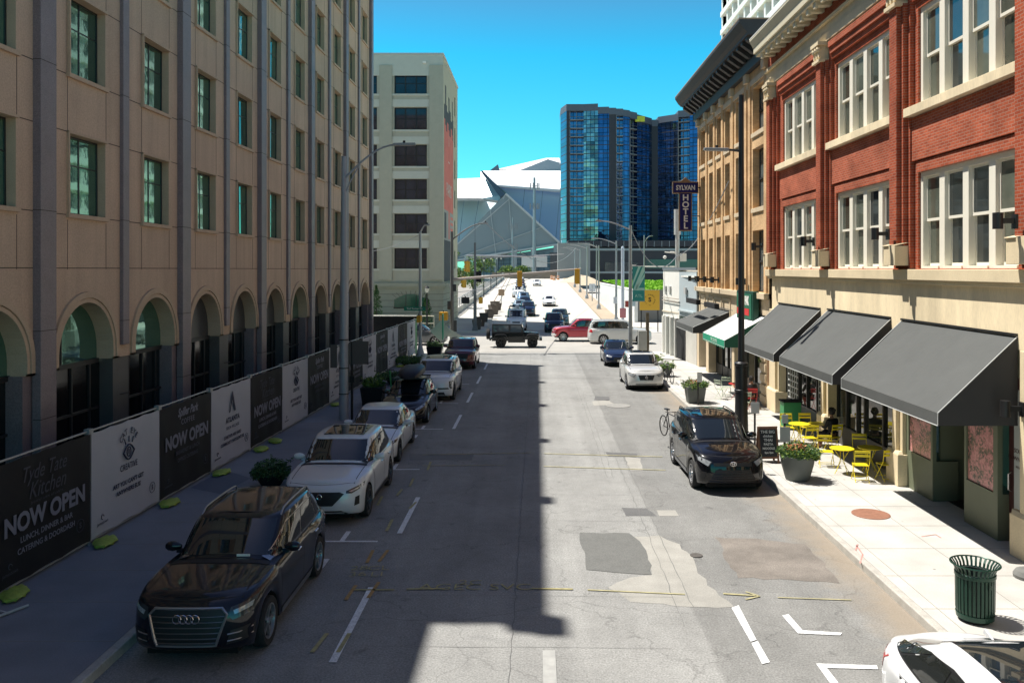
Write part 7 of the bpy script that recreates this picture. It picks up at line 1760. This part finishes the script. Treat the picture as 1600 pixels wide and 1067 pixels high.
# ================= GLASS TOWER =================
D = 300.0; sc = D/1300
def TX_(px): return (px-838)*sc
def TZ_(py): return 6-(py-421)*sc
GT = thing('glass_tower', 'tall dark blue glass apartment tower with stacked balconies', 'tower', (40,305,0)); GL = woff(GT)
frame_m = mat('tower_charcoal', (.035,.032,.042), .6, noise=.1, scale=.1); slabm = mat('balcony_slab', (.20,.21,.22), .7)
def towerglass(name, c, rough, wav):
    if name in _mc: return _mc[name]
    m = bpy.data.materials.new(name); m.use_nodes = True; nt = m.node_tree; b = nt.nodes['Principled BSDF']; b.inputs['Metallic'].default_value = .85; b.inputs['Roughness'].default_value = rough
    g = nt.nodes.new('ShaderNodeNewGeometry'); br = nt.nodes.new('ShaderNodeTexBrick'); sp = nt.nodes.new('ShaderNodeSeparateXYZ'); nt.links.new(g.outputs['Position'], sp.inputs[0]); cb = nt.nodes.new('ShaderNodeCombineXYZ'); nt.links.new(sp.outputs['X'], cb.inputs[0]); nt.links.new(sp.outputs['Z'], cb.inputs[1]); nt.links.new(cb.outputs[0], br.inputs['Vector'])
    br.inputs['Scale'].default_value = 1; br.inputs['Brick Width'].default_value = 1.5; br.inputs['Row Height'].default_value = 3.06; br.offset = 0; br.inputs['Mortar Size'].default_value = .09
    br.inputs['Color1'].default_value = (*c,1); br.inputs['Color2'].default_value = (*[k*(.25 if 'pale' in name else .55) for k in c],1); br.inputs['Mortar'].default_value = (.01,.012,.02,1)  # pale strip: light and dark panes painted in place of reflected balconies
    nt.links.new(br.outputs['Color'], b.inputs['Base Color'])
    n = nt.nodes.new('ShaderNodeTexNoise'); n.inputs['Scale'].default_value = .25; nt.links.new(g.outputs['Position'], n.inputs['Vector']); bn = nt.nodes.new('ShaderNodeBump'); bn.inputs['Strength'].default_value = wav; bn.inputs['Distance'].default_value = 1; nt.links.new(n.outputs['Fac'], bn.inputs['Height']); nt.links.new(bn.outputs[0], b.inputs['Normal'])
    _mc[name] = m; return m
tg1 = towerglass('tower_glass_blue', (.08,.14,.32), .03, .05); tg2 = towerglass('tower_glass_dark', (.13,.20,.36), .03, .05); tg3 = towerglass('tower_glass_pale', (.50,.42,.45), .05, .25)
topL, topR, base = 172, 170, 384
# facade plan: list of (px0, px1, dy0, dy1, type)
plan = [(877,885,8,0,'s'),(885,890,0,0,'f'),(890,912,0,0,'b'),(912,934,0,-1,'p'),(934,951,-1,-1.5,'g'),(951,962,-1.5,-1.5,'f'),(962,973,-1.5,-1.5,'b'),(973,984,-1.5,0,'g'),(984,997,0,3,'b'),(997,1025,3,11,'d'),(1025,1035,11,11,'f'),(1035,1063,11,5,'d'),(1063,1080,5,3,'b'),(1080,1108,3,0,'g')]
zb0 = TZ_(base); ztop_ = {'L':TZ_(178)}
def topz(px): return TZ_(178 if px < 940 else 183+ (px-940)*.12 if px < 1036 else 192-(px-1036)*.22)
for (a, b, d0, d1, k) in plan:
    x0, x1 = TX_(a), TX_(b); mb = MB(); off = 1.6 if k == 'b' else 0
    z1 = topz((a+b)/2)+1
    mb.prism([(x0,D+d0+off,zb0),(x1,D+d1+off,zb0),(x1,D+20,zb0),(x0,D+20,zb0)], (0,0,z1-zb0))
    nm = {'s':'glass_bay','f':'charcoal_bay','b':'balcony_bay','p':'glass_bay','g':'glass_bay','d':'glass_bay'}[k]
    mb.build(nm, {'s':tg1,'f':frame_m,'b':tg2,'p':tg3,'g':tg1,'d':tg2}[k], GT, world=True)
    for i in range(17):
        z = TZ_(372)+i*3.06-.4
        if z > z1-1: break
        mb = MB()
        if k == 'b':
            mb.prism([(x0,D+d0-.2,z),(x1,D+d1-.2,z),(x1,D+d1+1.7,z),(x0,D+d0+1.7,z)], (0,0,.3)); 
            mb.prism([(x0,D+d0-.2,z+1.2),(x1,D+d1-.2,z+1.2),(x1,D+d1-.1,z+1.2),(x0,D+d0-.1,z+1.2)], (0,0,.08)); mb.box(x0,x0+.2,D+d0-.2,D+d0+1.6,z,z+3.06); mb.box((x0+x1)/2-.1,(x0+x1)/2+.1,D+(d0+d1)/2+1.3,D+(d0+d1)/2+1.6,z,z+3.0)
            mb.build('balcony', slabm, GT, world=True)
mb = MB()
for (a,b,d0,d1,k) in plan:
    if k in 'spgd':
        for i in range(17):
            z = TZ_(372)+i*3.06-.4
            if z > topz((a+b)/2): break
            mb.prism([(TX_(a),D+d0-.06,z),(TX_(b),D+d1-.06,z),(TX_(b),D+d1+.05,z),(TX_(a),D+d0+.05,z)],(0,0,.28))
mb.build('spandrel_lines', frame_m, GT, world=True)
mb = MB()
for (a,b,d0,d1,k) in plan: z = topz((a+b)/2)+1; mb.prism([(TX_(a),D+d0-.3,z),(TX_(b),D+d1-.3,z),(TX_(b),D+20,z),(TX_(a),D+20,z)],(0,0,2.4))
mb.build('roof_parapet', mat('tower_parapet', (.10,.11,.14), .6), GT, world=True)
mb = MB(); mb.box(TX_(994),TX_(1009),D+3.2-.5,D+3.4,TZ_(183)-1.2,TZ_(183)+.8); mb.build('yellow_banner', mat('banner_yellow', (.6,.6,.05), .6), GT, world=True)
# podium
PD = thing('podium_building', 'dark low podium building at the foot of the glass tower', 'building', (35,292,0)); pl = woff(PD)
mb = MB(); mb.box(TX_(893),TX_(1160),D-14,D+22,0,TZ_(388)); mb.build('podium_wall', mat('podium_dark', (.045,.043,.05), .7, noise=.15, scale=.1), PD, world=True)
mb = MB(); mb.box(TX_(885),TX_(1160),D-15,D+20,TZ_(387),TZ_(378)); mb.build('podium_top', frame_m, PD, world=True)
mb = MB()
for i in range(22): x = TX_(900)+i*2.6; mb.box(x,x+.15,D-15.1,D-15,TZ_(388),TZ_(379))
mb.box(TX_(893),TX_(1160),D-14.3,D-14.05,TZ_(393),TZ_(390)); mb.box(TX_(893),TX_(1160),D-14.6,D-14.3,TZ_(427),TZ_(424)); mb.build('mullion', steel, PD, world=True)
mb = MB(); mb.box(TX_(940),TX_(990),D-14.2,D-14.02,TZ_(424),TZ_(410)); mb.box(TX_(1000),TX_(1080),D-14.2,D-14.02,TZ_(420),TZ_(406)); mb.build('window_strip', mat('podium_glass', (.03,.035,.045), .1, spec=1), PD, world=True)
# ================= STADIUM =================
S = thing('stadium', 'large angular stadium with white and pale blue facets behind the road', 'stadium', (0,430,0)); SD = 420.0; ss = SD/1300
whm = mat('stadium_white', (.84,.84,.84), .6, noise=.02, scale=.05)
ptl = mat('stadium_pale_teal', (.40,.50,.53), .4, .2); blu = mat('stadium_blue', (.30,.44,.56), .35, .3, noise=.04, scale=.05); gry = mat('stadium_grey_mesh', (.27,.31,.325), .6, .1, noise=.05, scale=.1); drk = mat('stadium_dark', (.06,.09,.13), .5)
def sp_(px, py, d=0): Y = SD+d; return ((px-838)*Y/1300, Y, 6-(py-421)*Y/1300)
def facet(pts, m, name='facade_facet', th=18):
    mb = MB(); mb.prism([sp_(*p) for p in pts], (0,th,0)); return mb.build(name, m, S, world=True)
facet([(640,282,150),(752,278,150),(755,310,34),(640,309,34)], whm, 'roof_facet')
facet([(640,310,70),(778,315,62),(700,420,26),(640,420,26)], mat('stadium_pale_blue', (.52,.64,.68), .5, .1))
facet([(751,268,28),(787,304,8),(779,314,8),(753,310,10)], ptl)
facet([(751,267,4),(754,267,4),(790,303,2),(782,309,2)], drk)
facet([(752,267,120),(900,267,150),(900,300,24),(778,290,10)], whm, 'roof_facet'); facet([(776,289,4),(900,298,14),(900,302,14),(780,292,4)], mat('stadium_edge', (.6,.6,.6), .5), 'roof_edge',4)
facet([(780,292,10),(900,301,24),(900,420,24),(875,380,10)], blu)
facet([(790,303,0),(876,381,0),(752,404,0),(680,412,0),(700,396,0)], gry)
facet([(775,265,150),(854,247,260),(900,247,270),(900,268,160)], whm, 'roof_facet'); facet([(808,268,146),(856,249,146),(900,262,146),(900,268,146)], mat('stadium_slate', (.20,.25,.29), .6), 'roof_facet',4); facet([(765,267,140),(778,257,140),(781,268,140)], drk,'roof_facet',4)
mb = MB()
def sl(a, b, r=.35, d=-.6): mb.tube([sp_(*a,d), sp_(*b,d)], r, 4)
for a, b in (((786,311),(790,303)),((703,392),(796,311)),((718,402),(850,354)),((790,303),(876,381)),((680,412),(876,381)),((766,327),(775,400)),((795,310),(801,394)),((831,340),(834,388))): sl(a,b,.2 if b!=(876,381) else .6)
mb.build('panel_seams', mat('seam_white', (.5,.52,.52), .5), S, world=True)
mb = MB()
for a,b in (((820,296),(816,330)),((848,299),(842,360)),((875,302),(868,378)),((725,314),(714,400)),((748,314),(738,370))): mb.tube([sp_(*a,4 if a[0]>770 else 18), sp_(*b,4 if a[0]>770 else 18)], .2, 4)
mb.build('facade_joints', mat('joint_blue', (.12,.18,.24), .5), S, world=True)
mb = MB()
for px0 in (775,805,832,868): mb.prism([sp_(px0-3,380+ (876-px0)*.15,-.5),sp_(px0+3,380+(876-px0)*.15,-.5),sp_(px0+2,425,-.5),sp_(px0-2,425,-.5)],(0,3,0))
mb.build('column', steel, S, world=True)
mb = MB(); mb.prism([sp_(745,405,8),sp_(885,384,8),sp_(885,430,8),sp_(745,430,8)],(0,5,0)); mb.build('glass_wall', mat('stadium_glass', (.20,.27,.33), .3, .15, noise=.4, scale=.12), S, world=True)
mb = MB()
for i in range(14): x = 760+9*i; mb.tube([sp_(x,392+ (13-i)*.9,7.6),sp_(x,428,7.6)],.15,4)
for i in range(4): mb.tube([sp_(745,408+6*i,7.6),sp_(885,404+6*i,7.6)],.15,4)
mb.build('mullion', mat('mullion_dark', (.08,.12,.15), .5), S, world=True)
# cell masts
def mast(label, px, y, ztop, r):
    x = (px-838)*y/1300; t = thing('cell_mast', label, 'mast', (x,y,0)); mb = MB(); mb.tube([(0,0,0),(0,0,ztop)], [r,r*.5], 8); mb.build('pole', steel, t)
    mb = MB()
    for zz in (ztop-3,ztop-10):
        for k in range(7): a = k*.9; mb.box(1.6*math.cos(a)-.2,1.6*math.cos(a)+.2,1.6*math.sin(a)-.15,1.6*math.sin(a)+.15,zz-1,zz+1); mb.tube([(0,0,zz),(1.6*math.cos(a),1.6*math.sin(a),zz)],.06,4)
    mb.build('antennas', mat('antenna_grey', (.25,.27,.28), .6), t)
mast('tallest cell mast in front of the stadium with three antenna rings', 835,290,38,.75); mast('shorter cell mast left of the tallest one', 801,290,24,.45)
mb = MB(); mb.box(-5,5,-.2,.2,0,4.3); o = mb.build('billboard', mat('billboard_white', (.62,.64,.63), .6)); o.location = ((835-838)*.25,325,6.9); tag(o, 'blank white billboard below the stadium', 'billboard')
mb = MB(); mb.tube([(-12,0,0),(-12,0,7.0)],.3,8); mb.tube([(-12,0,7),(12,0,6.6)],.25,8); o = mb.build('gantry', steel); o.location = ((790-838)*250/1300,250,hh(250)); tag(o, 'grey sign gantry spanning the road past the crest', 'gantry')
mb = MB(); mb.box(-2.2,2.2,-.2,.2,0,6.2); 
o = mb.build('roadside_sign', mat('slate_sign', (.08,.08,.085), .6)); o.location = ((870-838)*280/1300,280,5.5); tag(o, 'dark upright sign panel between billboard and grey wall', 'sign')
for i, (px2, y, h) in enumerate(((756,140,7.2),(767,165,7.4),(776,190,7.2),(783,215,7.0))):
    lantern('black lantern post behind the bridge railing, '+['nearest','second','third','furthest'][i]+' of four', (px2-838)*y/1300, y, hh(y)-.5, h-.6, group='black lanterns along the bridge')
# trees
def tree(label, x, y, z, h, r, n=2600, size=.16, mats=None, seed=1, group=None):
    t = thing('tree', label, 'tree', (x,y,z), group=group); rnd = random.Random(seed); mb = MB(); mb.tube([(0,0,0),(.1,0,h*.3),(0,.1,h*.6)],[.2,.15,.08],8); cl = []
    for k in range(9):
        a = rnd.uniform(0,6.28); q = (r*.65*math.cos(a)*rnd.random(), r*.65*math.sin(a)*rnd.random(), h*rnd.uniform(.45,.88)); cl.append(q); mb.tube([(0,0,h*.35),(q[0]*.5,q[1]*.5,(q[2]+h*.35)/2),q],[.08,.05,.02],5)
    mb.build('trunk', bark, t); mb = MB()
    for q in cl: k = rnd.uniform(.35,.6); mb.leaves(q, (r*k,r*k,r*k*.8), n//9, size, rnd, 0, 3)
    mb.build('crown', mats or [leaf1,leaf3,leaf1], t)
tree('bright green tree beyond the beige building corner', -10.9,112,.5,8.6,1.9,seed=2)
tree('low green tree behind the bridge railing past the lanterns', -11.5,150,.5,6.2,2.6,seed=5); tree('small green tree below the stadium glass', -9.5,280,2.0,5.5,4,n=1100,size=.4,seed=7); tree('green tree below the stadium between the masts', -4.5,300,1.0,6,4,n=900,size=.4,seed=9); tree('green tree left of the cell masts', -20,300,3.0,8,6,n=1500,size=.4,seed=11)
# off-screen facade behind the camera on the left side street and right side is covered by the long buildings
